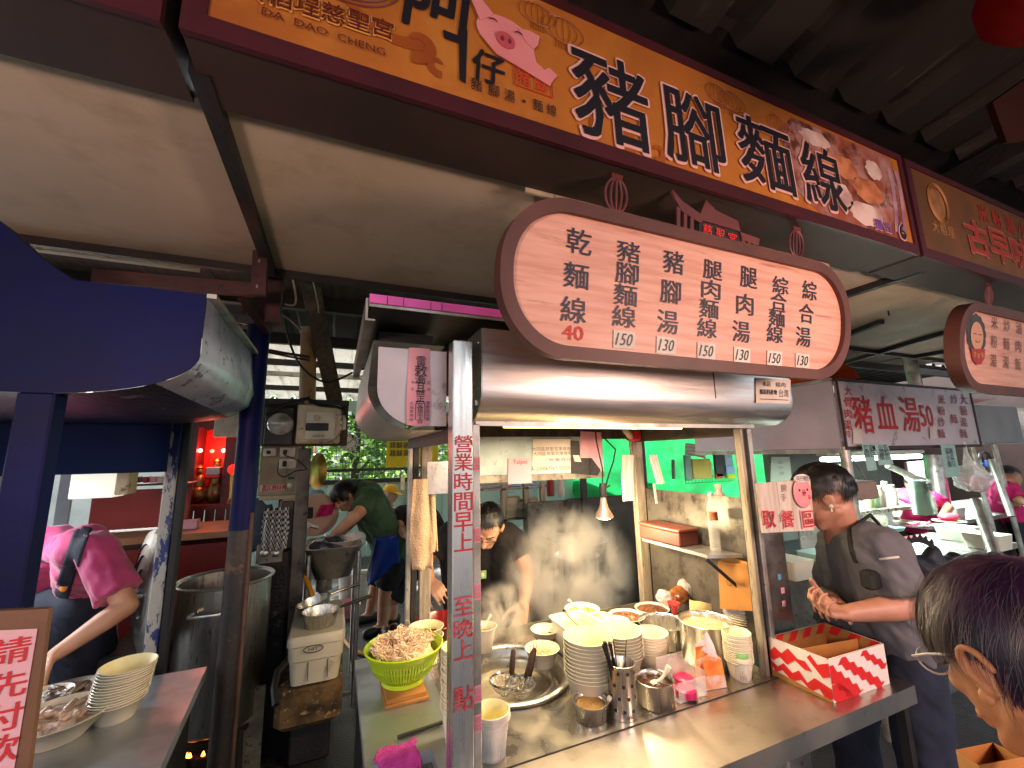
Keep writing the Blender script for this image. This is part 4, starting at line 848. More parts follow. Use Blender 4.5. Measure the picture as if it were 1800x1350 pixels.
# tissue packet, toothpick jar
tis = thing('tissue_packet', 'orange and clear packet with a tissue pulled up like a sail', 'tissue packet', (1.13, 1.095, CT))
a, b, c, d = P(1237, 1213, y=1.10), P(1279, 1218, y=1.085), P(1268, 1158, y=1.10), P(1228, 1150, y=1.12)
mb = MB(); nrm = V((.1, .04, 0)); dz = V((.015, .045, 0)); vs = [a, b, c, d, a + dz, b + dz, c + dz * .6, d + dz * .6]; vs[0].z = vs[1].z = vs[4].z = vs[5].z = CT + .001
mb.add(vs, [(0, 1, 2, 3), (7, 6, 5, 4), (0, 4, 5, 1), (1, 5, 6, 2), (2, 6, 7, 3), (3, 7, 4, 0)]); mb.build('packet', M('packet_film', '#d98a58', '#dcc0ae', 22, .3, lo=.42, hi=.55), tis)
e_ = V((0, -.003, 0)); mb = MB(); mb.add([d + e_, P(1224, 1160, y=1.11), P(1222, 1138, y=1.10), P(1240, 1134, y=1.10), P(1246, 1150, y=1.10)], [(0, 1, 2, 3, 4)]); mb.add([P(1236, 1165, y=1.093), P(1268, 1162, y=1.09), P(1273, 1185, y=1.087), P(1240, 1190, y=1.09)], [(0, 1, 2, 3)]); mb.build('orange_print', M('orange_film', '#e8722a', '#f0a84a', 20, .35), tis)
mb = MB(); A_, B_, C_, D_ = P(1222, 1136, y=1.10), P(1244, 1112, y=1.12), P(1262, 1158, y=1.10), P(1243, 1150, y=1.10)
mb.sheet(lambda u, v: (A_.lerp(B_, u)).lerp(D_.lerp(C_, u), v) + V((0, .006 * sin(u * 9 + v * 4), 0)), 10, 8); mb.build('tissue', m_boxwhite, tis, True)
q = P(1306, 1193, y=1.095); tp = thing('toothpick_jar', 'clear toothpick jar with light green cap', 'jar', (q.x, 1.095, CT)); th = P(1306, 1150, y=1.095).z - CT
mb = MB(); mb.lathe([(0, .001), (.021, .001), (.0235, .01), (.0235, th - .012), (.021, th - .01)], (q.x, 1.095, CT), 24); mb.build('body', m_plasticclear, tp, True)
mb = MB(); mb.lathe([(.0245, th - .018), (.0255, th - .006), (.0245, th - .004)], (q.x, 1.095, CT), 24); mb.build('collar', m_bowl, tp, True)
mb = MB(); mb.lathe([(.0245, th - .004), (.0245, th + .008), (.019, th + .013), (0, th + .014)], (q.x, 1.095, CT), 24); mb.build('cap', M('mint_cap', '#7fc068', None, rough=.4), tp, True, angle=50)
mb = MB()
for i in range(40):
    a = i * 2.4; r = .014 * (i / 40) ** .5; mb.tube([(q.x + r * cos(a), 1.095 + r * sin(a), CT + .004), (q.x + r * cos(a + .3), 1.095 + r * sin(a + .3), CT + th * .68)], .0011, 4)
mb.build('toothpicks', m_kraft, tp, kind='stuff')
# red plastic fringe in a jar and bagged goods at the back right
q = P(1185, 1068, y=1.45); mb = MB()
for i in range(26): a = i * 2.4; mb.tube([q + V((0, 0, -.07)), q + V((.012 * cos(a), .012 * sin(a), 0)), q + V((.024 * cos(a), .024 * sin(a), .016 + .008 * random.random()))], .003, 5)
mb.build('straw_bundle', M('red_straw', '#d83434', None, rough=.4), None, True, label='bundle of red plastic straws between the two steel pots', cat='straws', origin=q)
q = P(1240, 1052, y=1.42); mb = MB()
mb.sheet(lambda u, v: V((q.x + (.085 - .02 * v) * cos(2 * pi * u) * (1 + .1 * noise.noise(V((u * 5, v * 3, 0)))), q.y + (.06) * sin(2 * pi * u), CT + .02 + (q.z - CT - .02) * v + .01 * noise.noise(V((u * 6, 1, 1))) * v)), 28, 8); mb.build('paper_sack', M('cream_sack', '#d9bf8a', '#c4a76e', 6, .8), None, True, label='open cream sack behind the milky pot', cat='sack', origin=(q.x, q.y, CT))
def crumple(px, py, y, r, mat, lab, name='plastic_packet', seed=0, sq=(1, .7, .8)):
    q = P(px, py, y=y); mb = MB(); mb.ell((0, 0, 0), (r * sq[0], r * sq[1], r * sq[2]), 22, 14)
    for v in mb.v:
        k = 1 + .35 * noise.noise(v * (2.6 / r * .35) + V((seed, 0, 0))) + .2 * noise.noise(v * (6 / r * .35) + V((0, seed, 0))); v *= k
    mb.v = [v + q for v in mb.v]; return mb.build(name, mat, None, False, label=lab, cat=name.replace('_', ' '), origin=q)
crumple(1212, 1032, 1.50, .055, m_film, 'crinkled clear packet behind the red straws', seed=1)
crumple(1250, 1026, 1.50, .07, M('amber_packet', '#c07a24', '#a8641a', 8, .25, coat=.5), 'amber packet with dark print under the pink cloth', seed=2, sq=(1, .5, .75))
crumple(1195, 1045, 1.50, .045, M('brown_packet', '#8a4e1a', '#6e3a12', 8, .25, coat=.5), 'small brown packet at the foot of the middle post', seed=3)
crumple(1245, 1003, 1.48, .035, m_pinkpaper, 'dusty pink cloth bunched above the packets', 'cloth', seed=4, sq=(1.3, .7, .7))
crumple(1170, 1050, 1.52, .04, m_film, 'clear bowl lid bundle beside the middle post', seed=6)
# kraft box standing open against the grimy side wall
kb = thing('kraft_box', 'open brown cardboard box leaning against the grimy side wall', 'cardboard box', (1.38, 1.38, CT))
k = [P(1262, 986, x=1.40), P(1326, 994, x=1.40), P(1330, 1075, x=1.40), P(1266, 1070, x=1.40)]
mb = MB(); d_ = V((.008, 0, 0)); mb.add(k + [p + d_ for p in k], [(0, 1, 2, 3), (7, 6, 5, 4), (0, 4, 5, 1), (1, 5, 6, 2), (2, 6, 7, 3), (3, 7, 4, 0)]); mb.build('panel', m_kraft, kb)
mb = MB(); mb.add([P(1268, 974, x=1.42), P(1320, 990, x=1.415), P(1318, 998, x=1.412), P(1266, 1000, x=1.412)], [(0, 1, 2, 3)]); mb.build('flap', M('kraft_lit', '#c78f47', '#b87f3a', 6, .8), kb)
mb = MB(); cc = k[0].lerp(k[2], .45) + V((-.006, -.012, 0)); uu = (k[1] - k[0]).normalized(); mb.tube([cc + uu * (-.03 + .012 * cos(a * pi / 8)) + EZ * .012 * sin(a * pi / 8) for a in range(17)], .0012, 4); mb.glyph('八味', cc + uu * .02, uu * .02, EZ * .008, 0); mb.build('printed_mark', m_wood, kb)
# bottles and box on the wall shelf
rb = thing('crate', 'flat reddish brown box on the steel shelf', 'box', (1.36, 1.50, sz))
mb = MB(); mb.bbox((1.315, 1.38, sz + .001), (1.42, 1.63, sz + .055), .004); mb.build('box', M('reddish_box', '#7a3a2c', '#642c20', 5, .5, bump=.05), rb); mb = MB(); mb.bbox((1.312, 1.377, sz + .0555), (1.423, 1.633, sz + .068), .003); mb.build('lid', M('reddish_lid', '#8a4a3a', '#703a2c', 5, .4), rb)
def bottle(px, py_top, y, x_, r, lab, mat, capm, ribs=0):
    q = P(px, py_top, y=y); h = q.z - sz; t = thing('plastic_bottle', lab, 'bottle', (q.x, y, sz)); pr = [(0, .001), (r * .9, .001), (r, .008)]
    n = 14 if ribs else 6
    for i in range(n): zz = .012 + (h * .70 - .012) * i / (n - 1); pr.append((r * (1 - (.07 if ribs and i % 2 else 0)), zz))
    pr += [(r * .93, h * .74), (r * .7, h * .82), (r * .42, h * .87), (r * .38, h * .93)]
    mb = MB(); mb.lathe(pr, (q.x, y, sz), 24); mb.build('body', mat, t, True, angle=60)
    mb = MB(); mb.lathe([(r * .44, h * .93), (r * .46, h * .99), (r * .4, h), (0, h)], (q.x, y, sz), 18); mb.build('cap', capm, t, True, angle=40)
    if ribs: mb = MB(); mb.lathe([(r * 1.01, h * .52), (r * 1.01, h * .66)], (q.x, y, sz), 24); mb.build('label_band', M('bottle_label', '#b88a5a', '#c04030', 25, .4), t, True)
    return t
m_bottle = M('cloudy_bottle', '#b9a49a', '#a58f86', 8, .3, coat=.4)
bottle(1262, 851, 1.36, 1.38, .034, 'large cloudy bottle at the back of the steel shelf', m_bottle, m_offwhite)
bottle(1248, 865, 1.27, 1.34, .020, 'small ribbed clear bottle with orange label on the shelf', m_plasticclear, m_white, 1)
# ladles in the cooker
for i, (hx, hy, tx_, ty_, lab) in enumerate(((897, 1200, 903, 1138, 'noodle strainer with upright dark wooden handle in the cooker'), (925, 1205, 941, 1135, 'tilted noodle strainer with wooden handle, nearer the right'), (917, 1207, 936, 1140, 'thin strainer crossed behind the tilted handle'))):
    yb = 1.34 + .02 * i; b0 = P(hx, hy + 8, y=yb); t0 = P(tx_, ty_, y=yb + .01)
    t = thing('noodle_strainer', lab, 'strainer', b0); r = .048
    if i < 2:
        c = b0 + V((-.01, .02, -.012)); mb = MB(); mb.lathe([(r, .022), (r + .003, .026), (r, .030), (r - .002, .026)], c, 30)
        for k in range(22): a = 2 * pi * k / 22; mb.tube([c + V((r * cos(a) * f_, r * sin(a) * f_, .026 - .045 * (1 - f_ * f_))) for f_ in (1, .85, .6, .3, .02)], .0009, 4)
        for f_ in (.9, .75, .55, .35): mb.tube([c + V((r * f_ * cos(a), r * f_ * sin(a), .026 - .045 * (1 - f_ * f_))) for a in [2 * pi * j / 20 for j in range(21)]], .0009, 4)
        mb.build('mesh_basket', m_steel, t, True)
    mb = MB(); m_i = b0.lerp(t0, .3); mb.tube([b0, m_i], .003, 8); mb.build('shank', m_steel, t)
    mb = MB(); mb.tube([m_i, b0.lerp(t0, .35), b0.lerp(t0, .9), b0.lerp(t0, .95)], [.006, .0095, .0085, .005] if i < 2 else [.004, .006, .005, .003], 10); mb.build('handle', m_wood, t, True)
    mb = MB(); c = b0.lerp(t0, .95); mb.tube([c + V((-.005, 0, 0)), c + V((-.006, 0, .012)), c + V((-.002, 0, .018)), c + V((.004, 0, .016)), c + V((.006, 0, 0))], .0014, 6); mb.build('hook', m_steel, t)
# red and white zigzag box on the ledge
zb = thing('cash_box', 'red and white zigzag printed cardboard box with a divider on the ledge', 'cardboard box', (1.50, .98, CT))
A, B, C_, D_ = V((1.375, 1.075, 0)), V((1.385, .893, 0)), V((1.655, .885, 0)), V((1.665, 1.07, 0)); z0, z1 = CT + .001, CT + .118
def wall(p, q_, z0, z1, t, nm, mat, mat2):
    d = (q_ - p).normalized(); n = V((d.y, -d.x, 0)); mb = MB()
    lo = lambda v, z: V((v.x, v.y, z)); vs = [lo(p, z0), lo(q_, z0), lo(q_, z1), lo(p, z1)]; vi = [v - n * t for v in vs]
    mb.add(vs + vi, [(0, 1, 2, 3)], 0); k = len(mb.v) - 8
    for f in ((7, 6, 5, 4), (0, 4, 5, 1), (1, 5, 6, 2), (2, 6, 7, 3), (3, 7, 4, 0)): mb.f.append(tuple(k + i for i in f)); mb.m.append(1)
    return mb.build(nm, [mat, mat2], zb), n
def zig(p, q_, n, polys, par):
    for pl in polys:
        mb = MB(); mb.add([p.lerp(q_, a) + n * .0012 + V((0, 0, z0 + (z1 - z0) * b)) for a, b in pl], [tuple(range(len(pl)))]); mb.build('zigzag_print', m_boxred, par)
wl, n = wall(A, B, z0, z1, .004, 'side', m_boxwhite, m_kraft)
# stepped red bands on the left side
zig(A, B, n, [[(0, .62), (.10, .80), (.22, .70), (.35, .90), (.50, .72), (.62, .74), (.72, .55), (.60, .52), (.45, .66), (.30, .46), (.18, .58), (.05, .42), (0, .50)],
              [(0, .30), (.0, .42), (.12, .30), (.24, .46), (.38, .30), (.50, .44), (.62, .22), (.75, .42), (1, .32), (1, .10), (.9, .0), (.8, .20), (.66, .05), (.52, .22), (.36, .08), (.2, .26), (.08, .12)],
              [(.72, .96), (.82, .78), (1, .92), (1, .60), (.88, .50), (.78, .66), (.66, .86)]], wl)
mb = MB(); mb.add([A.lerp(B, a) + n * .0015 + V((0, 0, z)) for a, z in ((0, z0), (1, z0), (1, z0 + .006), (0, z0 + .02))], [(0, 1, 2, 3)]); mb.build('kraft_edge', m_kraft, wl)
wl, n = wall(B, C_, z0, z1, .004, 'front', m_boxwhite, m_kraft)
def steps(a0, b0, n_, da, db, w_): 
    up = []; dn = []
    for i in range(n_):
        up += [(a0 + da * i, b0 - db * i), (a0 + da * (i + .55), b0 - db * i)]
    for a_, b_ in reversed(up): dn.append((a_ - w_ * .5, b_ - w_))
    return [(min(max(a_, 0), 1), min(max(b_, 0), 1)) for a_, b_ in up + dn]
zig(B, C_, n, [steps(.0, .86, 5, .115, .19, .24), steps(.22, .97, 6, .125, .17, .16), steps(.60, .98, 4, .115, .15, .12), [(0, .42), (.12, .42), (.26, .20), (.34, .0), (.05, .0), (0, .1)]], wl)
wl, n = wall(C_, D_, z0, z1, .004, 'side', m_boxwhite, m_kraft); zig(C_, D_, n, [[(0, .5), (.3, .9), (.6, .6), (1, .9), (1, .5), (.6, .2), (.3, .5), (0, .1)]], wl)
wl, n = wall(D_, A, z0, z1, .004, 'back', m_boxwhite, m_kraft)
lp = MB(); 
for p_, q_, n_ in ((A, B, 6), (B, C_, 8), (C_, D_, 6), (D_, A, 8)):
    d = (q_ - p_); nn_ = V((d.y, -d.x, 0)).normalized() * -1
    lp.add([p_ + V((0, 0, z1 + .0006)), q_ + V((0, 0, z1 + .0006)), q_ + nn_ * .004 + V((0, 0, z1 + .0006)), p_ + nn_ * .004 + V((0, 0, z1 + .0006))], [(0, 1, 2, 3)])
    for k in range(0, n_, 2):
        mb = MB(); i0 = p_.lerp(q_, k / n_) + nn_ * .0048; i1 = p_.lerp(q_, (k + 1) / n_) + nn_ * .0048; i2 = p_.lerp(q_, (k + .6) / n_) + nn_ * .0048; i3 = p_.lerp(q_, min(1, (k + 1.6) / n_)) + nn_ * .0048
        mb.add([i2 + V((0, 0, z1 - .03)), i3 + V((0, 0, z1 - .03)), i1 + V((0, 0, z1)), i0 + V((0, 0, z1))], [(0, 1, 2, 3)]); mb.build('inner_print', m_boxred, zb)
lp.build('top_edge', m_boxwhite, zb)
mb = MB(); mb.add([V((v.x, v.y, z0 + .002)) for v in (A, B, C_, D_)], [(0, 1, 2, 3)]); mb.build('bottom', m_kraft, zb)
mb = MB(); p_, q_ = A.lerp(D_, .50), B.lerp(C_, .46); d = V((.002, 0, 0)); zz = z1 - .012
p_, q_ = A.lerp(B, .45) + V((.005, 0, 0)), C_.lerp(D_, .40) - V((.005, 0, 0)); d = V((0, .003, 0))
mb.add([V((v.x, v.y, z)) for v, z in ((p_, z0), (q_, z0), (q_, zz), (p_, zz), (p_ + d, z0), (q_ + d, z0), (q_ + d, zz), (p_ + d, zz))], [(0, 1, 2, 3), (7, 6, 5, 4), (0, 4, 5, 1), (1, 5, 6, 2), (2, 6, 7, 3), (3, 7, 4, 0)]); mb.build('divider', m_kraft, zb)
mb = MB(); mb.ell((1.53, 1.03, CT + .03), (.05, .03, .022), 20, 12); mb.build('red_purse', M('dull_red_cloth', '#a8444a', '#94383f', 9, .7), None, True, label='dull red round purse lying inside the zigzag box', cat='purse', origin=(1.53, 1.03, CT + .01))

# ============================================================ LEFT WING OF THE COUNTER
bk = thing('noodle_basket', 'lime green plastic colander heaped with rice noodles', 'basket', (.195, 1.43, CT + .02))
bc = V((.238, 1.53, CT + .022)); br = .118; bh = .10
mb = MB(); nr = 72
mb.lathe([(.0, .002), (.060, .002), (.066, .008)], bc, nr); mb.lathe([(.066, .0), (.070, .0), (.070, .012), (.066, .012)], bc, nr)
for k in range(nr):
    a0 = 2 * pi * k / nr; a1 = a0 + 2 * pi / nr * .62; pr = [(.068, .012), (.092, .030), (.106, .058), (.113, .082)]
    for t_ in (0, .0025):
        vs = [bc + V(((r - t_) * cos(a), (r - t_) * sin(a), z)) for r, z in pr for a in (a0, a1)]; mb.add(vs, [(2 * i, 2 * i + 1, 2 * i + 3, 2 * i + 2) if t_ == 0 else (2 * i, 2 * i + 2, 2 * i + 3, 2 * i + 1) for i in range(3)])
for z, r in ((.034, .094), (.058, .106)): mb.lathe([(r + .0005, z), (r + .0012, z + .002), (r - .003, z + .002), (r - .003, z)], bc, nr, closed=True)
mb.lathe([(.112, .080), (.116, .084), (br + .008, bh), (br + .010, bh + .005), (br + .006, bh + .007), (.111, .086)], bc, nr, closed=True)
mb.build('basket', m_lime, bk, True, angle=30)
mb = MB(); mb.add([bc + V((x, y, z)) for x, y, z in ((-.06, .10, bh), (.03, .115, bh + .008), (.05, .07, bh + .012), (-.04, .055, bh + .006), (-.06, .10, bh - .008), (.03, .115, bh), (.05, .07, bh + .004), (-.04, .055, bh - .002))], [(0, 1, 2, 3), (7, 6, 5, 4), (0, 4, 5, 1), (1, 5, 6, 2), (2, 6, 7, 3), (3, 7, 4, 0)]); mb.build('handle', m_lime, bk)
nd = MB(); rn = random.Random(3)
core = MB(); core.ell((0, 0, 0), (.09, .09, .035), 28, 14); 
for v in core.v: v *= 1 + .22 * noise.noise(v * 28); 
core.v = [v + bc + V((0, 0, .075)) for v in core.v]; core.build('noodle_heap', m_noodle, bk, True, kind='stuff')
for c_ in range(17):
    ca = rn.uniform(0, 6.3); cr_ = .078 * rn.random() ** .5; cc = bc + V((cr_ * cos(ca), cr_ * sin(ca), .128 - cr_ * .35))
    for k in range(34):
        ax = V((rn.gauss(0, .5), rn.gauss(0, .5), 1)).normalized(); u_ = ax.orthogonal().normalized(); w_ = ax.cross(u_); r = rn.uniform(.010, .032); a0 = rn.uniform(0, 6.3); ln = rn.uniform(1.5, 5); o = V((rn.gauss(0, .008), rn.gauss(0, .008), rn.gauss(0, .006)))
        nd.tube([cc + o + (u_ * cos(a0 + ln * i / 9) + w_ * sin(a0 + ln * i / 9)) * r * (1 + .2 * sin(i * 1.7 + k)) + ax * .006 * sin(i * .9 + k) for i in range(10)], .0016, 3, False)
nd.build('noodles', m_noodle, bk, True, kind='stuff')
cb = MB(); cb.box((.17, 1.42, CT + .001), (.30, 1.60, CT + .008)); cb.box((.175, 1.43, CT + .009), (.295, 1.59, CT + .020)); cb.build('cardboard', m_kraft, None, label='folded cardboard pad under the lime basket', cat='cardboard', origin=(.19, 1.42, CT))
t, b, h = steelpot(742, 1130, 1.70, .085, 'wide shallow steel basin behind the lime basket', None, name='steel_basin', cat='basin', lip=.008)
stack('paper_bowl', 'bowl', (.34, 1.68, CT + .06), zat(765, 1110, 1.70), .065, .045, .055, .012, m_bowl, 'white bowls by the red basin', 'upper white bowl of the pair beside the red basin', 'white bowl beside the red basin', 'lower white bowl of the pair beside the red basin', n=2)
q = P(772, 1090, y=1.80); rbn = thing('red_basin', 'glossy dark red basin half hidden by the post', 'basin', (q.x, q.y, q.z - .08))
mb = MB(); mb.lathe([(0, 0), (.06, 0), (.098, .078), (.103, .082), (.100, .085), (.094, .078), (.058, .006), (0, .006)], (q.x, q.y, q.z - .08), 36); mb.build('basin', M('glossy_red', '#8c1016', '#7a0c12', 4, .2, coat=.5), rbn, True, angle=50)
mb = MB(); mb.box((.30, 1.74, CT), (.42, 1.86, q.z - .082)); mb.build('stool_block', m_alud, None, label='low metal block holding the red basin', cat='block', origin=(.36, 1.8, CT))
mb = MB(); a, b = P(699, 1296, z=CT + .006), P(765, 1274, z=CT + .006); mb.tube([a, a.lerp(b, .5), b + (b - a) * .2], .005, 8); mb.build('black_stick', m_rubber, None, True, label='black stick lying on the side counter near the pink cloth', cat='stick', origin=a)
mb = MB()
def clothfn(u, v):
    x = .130 + .100 * u + .006 * sin(v * 7); y = 1.155 + .09 * v + .004 * sin(u * 9); z = CT + .006 + .006 * noise.noise(V((u * 5, v * 5, 2)))
    if y < 1.20: z -= (1.20 - y) * 1.3; y = 1.20 - (1.20 - y) * .35
    return V((x, y, z))
mb.sheet(clothfn, 26, 26); m2 = [v - V((0, 0, .006)) for v in mb.v]; cl_ = mb.build('dish_cloth', m_magenta, None, True, label='magenta dish cloth on the front corner of the side counter', cat='cloth', origin=(.16, 1.21, CT))
sm = cl_.modifiers.new('s', 'SOLIDIFY'); sm.thickness = .008
# towels hanging on the left rear post
mtw = []
for (pts, lab, y_) in ((((738, 842, 12), (739, 900, 17), (741, 950, 20), (744, 1000, 17)), 'long beige towel hanging on the left rear post', 1.66), (((757, 852, 7), (759, 900, 8), (761, 950, 9), (762, 968, 8)), 'shorter peach towel beside the post trim', 1.70)):
    mb = MB(); cs = [(P(px, py, y=y_), P(px + w_, py, y=y_).x - P(px - w_, py, y=y_).x) for px, py, w_ in pts]
    def tf(u, v, cs=cs):
        k = v * (len(cs) - 1); i = min(int(k), len(cs) - 2); f_ = k - i; c = cs[i][0].lerp(cs[i + 1][0], f_); w_ = cs[i][1] * (1 - f_) + cs[i + 1][1] * f_
        return c + V(((u - .5) * w_, .009 * sin(u * 7 + v * 2.5) * (.4 + v) + .004 * noise.noise(V((u * 4, v * 6, 1))), .004 * sin(u * 11) * (v > .95)))
    mb.sheet(tf, 30, 24); o = mb.build('towel', m_towel, None, True, label=lab, cat='towel', origin=cs[0][0]); sm = o.modifiers.new('s', 'SOLIDIFY'); sm.thickness = .005
mb = MB(); mb.box((.335, 1.672, 1.475), (.43, 1.68, 1.60)); mb.build('hanging_plate', m_steeld, None, label='dull grey metal plate hanging left of the fascia behind the post', cat='metal plate', origin=(.38, 1.675, 1.6))
# ============================================================ PICK-UP SIGN BESIDE THE RIGHT POST
ps = thing('pickup_sign', 'white plank with red pick-up lettering and pink pig face beside the right post', 'sign', P(1390, 935, y=.93))
yy = .93
a, b, c, d = P(1342, 937, y=yy), P(1432, 932, y=yy), P(1424, 842, y=yy), P(1331, 850, y=yy)
mb = MB(); dd = V((0, .008, 0)); mb.add([a, b, c, d, a + dd, b + dd, c + dd, d + dd], [(0, 1, 2, 3), (7, 6, 5, 4), (0, 4, 5, 1), (1, 5, 6, 2), (2, 6, 7, 3), (3, 7, 4, 0)]); mb.build('plank', M('worn_white_plank', '#cbbdb0', '#b5a594', 6, .7, st=(8, 1, .6), c3='#8d6a58', s3=9, lo3=.56, hi3=.7), ps)
for ch, px in zip('取餐區', (1351, 1384, 1420)):
    q = P(px, 912, y=yy - .003); mb = MB(); mb.glyph(ch, q, EX * .034, EZ * .029, .055); mb.build('lettering_outline', m_pinkout, ps); mb = MB(); mb.glyph(ch, q + V((0, -.002, 0)), EX * .030, EZ * .026, .03); mb.build('lettering', m_redtext, ps)
q = P(1411, 866, y=yy - .006); mb = MB(); mb.ell(q, (.046, .004, .048), 26, 10); mb.build('pig_face', m_pigpink, ps, True)
for dx, dz, r, nm, mt in ((0, 0, .008, 'pig_snout', m_pigdark), (-.013, .006, .003, 'pig_eye', m_blacktext), (.013, .006, .003, 'pig_eye', m_blacktext), (.017, -.010, .005, 'pig_cheek', m_pigdark), (-.003, 0, .0018, 'nostril', m_blacktext), (.003, 0, .0018, 'nostril', m_blacktext)):
    mb = MB(); mb.ell(q + V((dx * 1.5, -.0035 - (.002 if nm == 'nostril' else 0), dz * 1.5)), (r * 1.5, .0016, r * 1.5), 12, 6); mb.build(nm, mt, ps, True)
mb = MB(); mb.ell(q + V((0, -.003, .046)), (.040, .003, .014), 20, 8); bn_ = mb.build('pig_headband', m_boxwhite, ps, True)
mb = MB(); mb.glyph('阿仔豬腳', q + V((0, -.008, .046)), EX * .033, EZ * .009, 0); mb.build('lettering', m_navytext, ps)
for i, ch in enumerate('牌手'): mb = MB(); mb.glyph(ch, P(1378, 858 + i * 16, y=yy - .002), EX * .013, EZ * .012, .04); mb.build('faded_lettering', M('faded_taupe_lettering', '#8d7b6d', None), ps)
for i, (px, py, mt) in enumerate(((1370, 1014, m_cyan := M('cyan_sticker', '#5a93b8', None)), (1376, 1038, m_pinkpaper), (1378, 1061, m_pinkpaper))):
    q = P(px, py, y=1.097); mb = MB(); mb.quad(q + V((-.010, 0, -.010)), q + V((.010, 0, -.010)), q + V((.010, 0, .010)), q + V((-.010, 0, .010))); mb.build('sticker', mt, stall)

# ============================================================ LEFT BLUE STALL
bs = thing('food_stall', 'navy blue painted stall with curved silver hood at the left', 'food stall', (-.9, 1.7, FL))
hx = -.342; zt_ = 2.062; zb_ = P(200, 694, y=1.285).z
prof = [(-2.2, zt_), (hx, zt_), (hx, zt_ - .17)] + [(hx - .30 * (1 - cos(pi / 2 * t / 14)), zb_ + (zt_ - .17 - zb_) * (1 - sin(pi / 2 * t / 14))) for t in range(1, 15)] + [(-2.2, zb_)]
mb = MB(); mb.prism(prof, (0, 1.285, 0), EX, EZ, EY, 0, .003); mb.build('hood_end', m_bluepaint, bs)
mb = MB(); m_ = len(prof) - 1; k_ = 12; vs = []
for i in range(k_ + 1):
    s_ = i / k_
    for x, z in prof[1:]: vs.append((x + (.05 * sin(pi * min(1, s_ * 1.1)) * max(0, min(1, (zt_ - z) / .25)) if x > -1 else 0) + .004 * noise.noise(V((s_ * 5, z * 12, 0))), 1.29 + .87 * s_, z - .03 * sin(pi * s_) * (z < zt_ - .2)))
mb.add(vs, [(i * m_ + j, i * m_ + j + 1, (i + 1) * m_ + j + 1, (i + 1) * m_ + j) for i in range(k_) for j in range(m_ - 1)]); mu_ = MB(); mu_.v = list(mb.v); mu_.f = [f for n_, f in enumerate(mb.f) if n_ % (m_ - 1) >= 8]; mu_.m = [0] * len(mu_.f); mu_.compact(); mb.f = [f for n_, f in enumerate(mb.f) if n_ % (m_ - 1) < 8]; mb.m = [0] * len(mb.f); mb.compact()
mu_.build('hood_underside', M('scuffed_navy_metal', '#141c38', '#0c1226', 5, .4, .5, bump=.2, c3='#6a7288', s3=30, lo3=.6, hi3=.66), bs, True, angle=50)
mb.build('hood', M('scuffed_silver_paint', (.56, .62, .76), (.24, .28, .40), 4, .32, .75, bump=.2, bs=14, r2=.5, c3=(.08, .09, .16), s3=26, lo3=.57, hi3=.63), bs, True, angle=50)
mb = MB(); mb.beam((hx + .012, 1.285, zt_ - .004), (hx + .012, 2.16, zt_ - .004), .022, .012); mb.build('hood_lip', m_alu, bs)
mb = MB(); mb.prism([(P(px, py, y=1.285).x, P(px, py, y=1.285).z) for px, py in ((-300, 520), (128, 520), (128, 500), (62, 446), (0, 388), (-300, 330))], (0, 1.285, 0), EX, EZ, EY, 0, .06); mb.v = [V((v.x, v.y, max(v.z, zt_))) for v in mb.v]; mb.build('hood_upstand', m_bluepaint, bs)
mb = MB(); mb.box((-2.2, 1.9, 1.585), (-.57, 1.915, zb_ + .02)); mb.build('rear_panel', M('teal_navy_panel', '#08163c', '#0a1c40', 2, .7, spec=.1), bs)
mb = MB(); mb.bbox((-.672, 1.28, FL), (-.607, 1.335, zb_), .004); mb.build('post', m_bluepaint, bs, label='front blue box post')
mb = MB(); mb.bbox((-.612, 2.03, FL), (-.572, 2.07, zb_), .004); mb.build('post', m_bluechip, bs, label='rear post with blue paint peeled to bare metal'); mb = MB(); mb.bbox((-.570, 2.035, FL), (-.545, 2.075, zb_), .003); mb.build('post_trim', m_black, bs)
mb = MB(); mb.add([(-2.2, 1.12, CT), (-.345, 1.12, CT), (-.40, 1.975, CT), (-2.2, 1.975, CT)] + [(-2.2, 1.12, CT - .035), (-.345, 1.12, CT - .035), (-.40, 1.975, CT - .035), (-2.2, 1.975, CT - .035)], [(0, 1, 2, 3), (7, 6, 5, 4), (0, 4, 5, 1), (1, 5, 6, 2), (2, 6, 7, 3), (3, 7, 4, 0)]); mb.build('counter_top', m_counterb, bs)
mb = MB(); mb.box((-2.1, 1.15, FL), (-.42, 1.9, CT - .04)); mb.build('counter_base', m_black, bs)
# lit lamp box and tube beyond the blue stall
t = thing('lamp_box', 'white lamp box hanging behind the blue stall posts', 'lamp', P(165, 870, y=2.5))
a = P(118, 878, y=2.5); b = P(203, 838, y=2.5); mb = MB(); mb.bbox((a.x, 2.5, a.z), (b.x, 2.62, b.z + .02), .004); mb.build('box', M('lit_white_box', '#f0f0e4', None, rough=.4, emis='#fdfbe8', es=.10), t)
mb = MB(); mb.bbox((b.x + .002, 2.5, a.z + .01), (b.x + .05, 2.60, b.z + .02), .004); mb.build('end_cap', m_offwhite, t)
q = P(5, 893, y=2.3); t = thing('tube_lamp', 'bright fluorescent tube at the far left edge', 'lamp', q); mb = MB(); mb.tube([q + V((-.6, .1, 0)), q + V((.03, 0, 0))], .016, 12); mb.build('tube', M('cool_lamp', '#ffffff', None, emis='#eaf4ff', es=4), t); mb = MB(); mb.box(q + V((-.6, .02, .03)), q + V((.04, .08, .06))); mb.build('fitting', m_white, t)
lb = bpy.data.objects.new('tube_light', bpy.data.lights.new('tube_light', 'AREA')); COL.objects.link(lb); lb.data.shape = 'RECTANGLE'; lb.data.size = .6; lb.data.size_y = .06; lb.location = q + V((-.25, 0, -.03)); lb.data.energy = 1.2; lb.data.color = (.9, .95, 1)
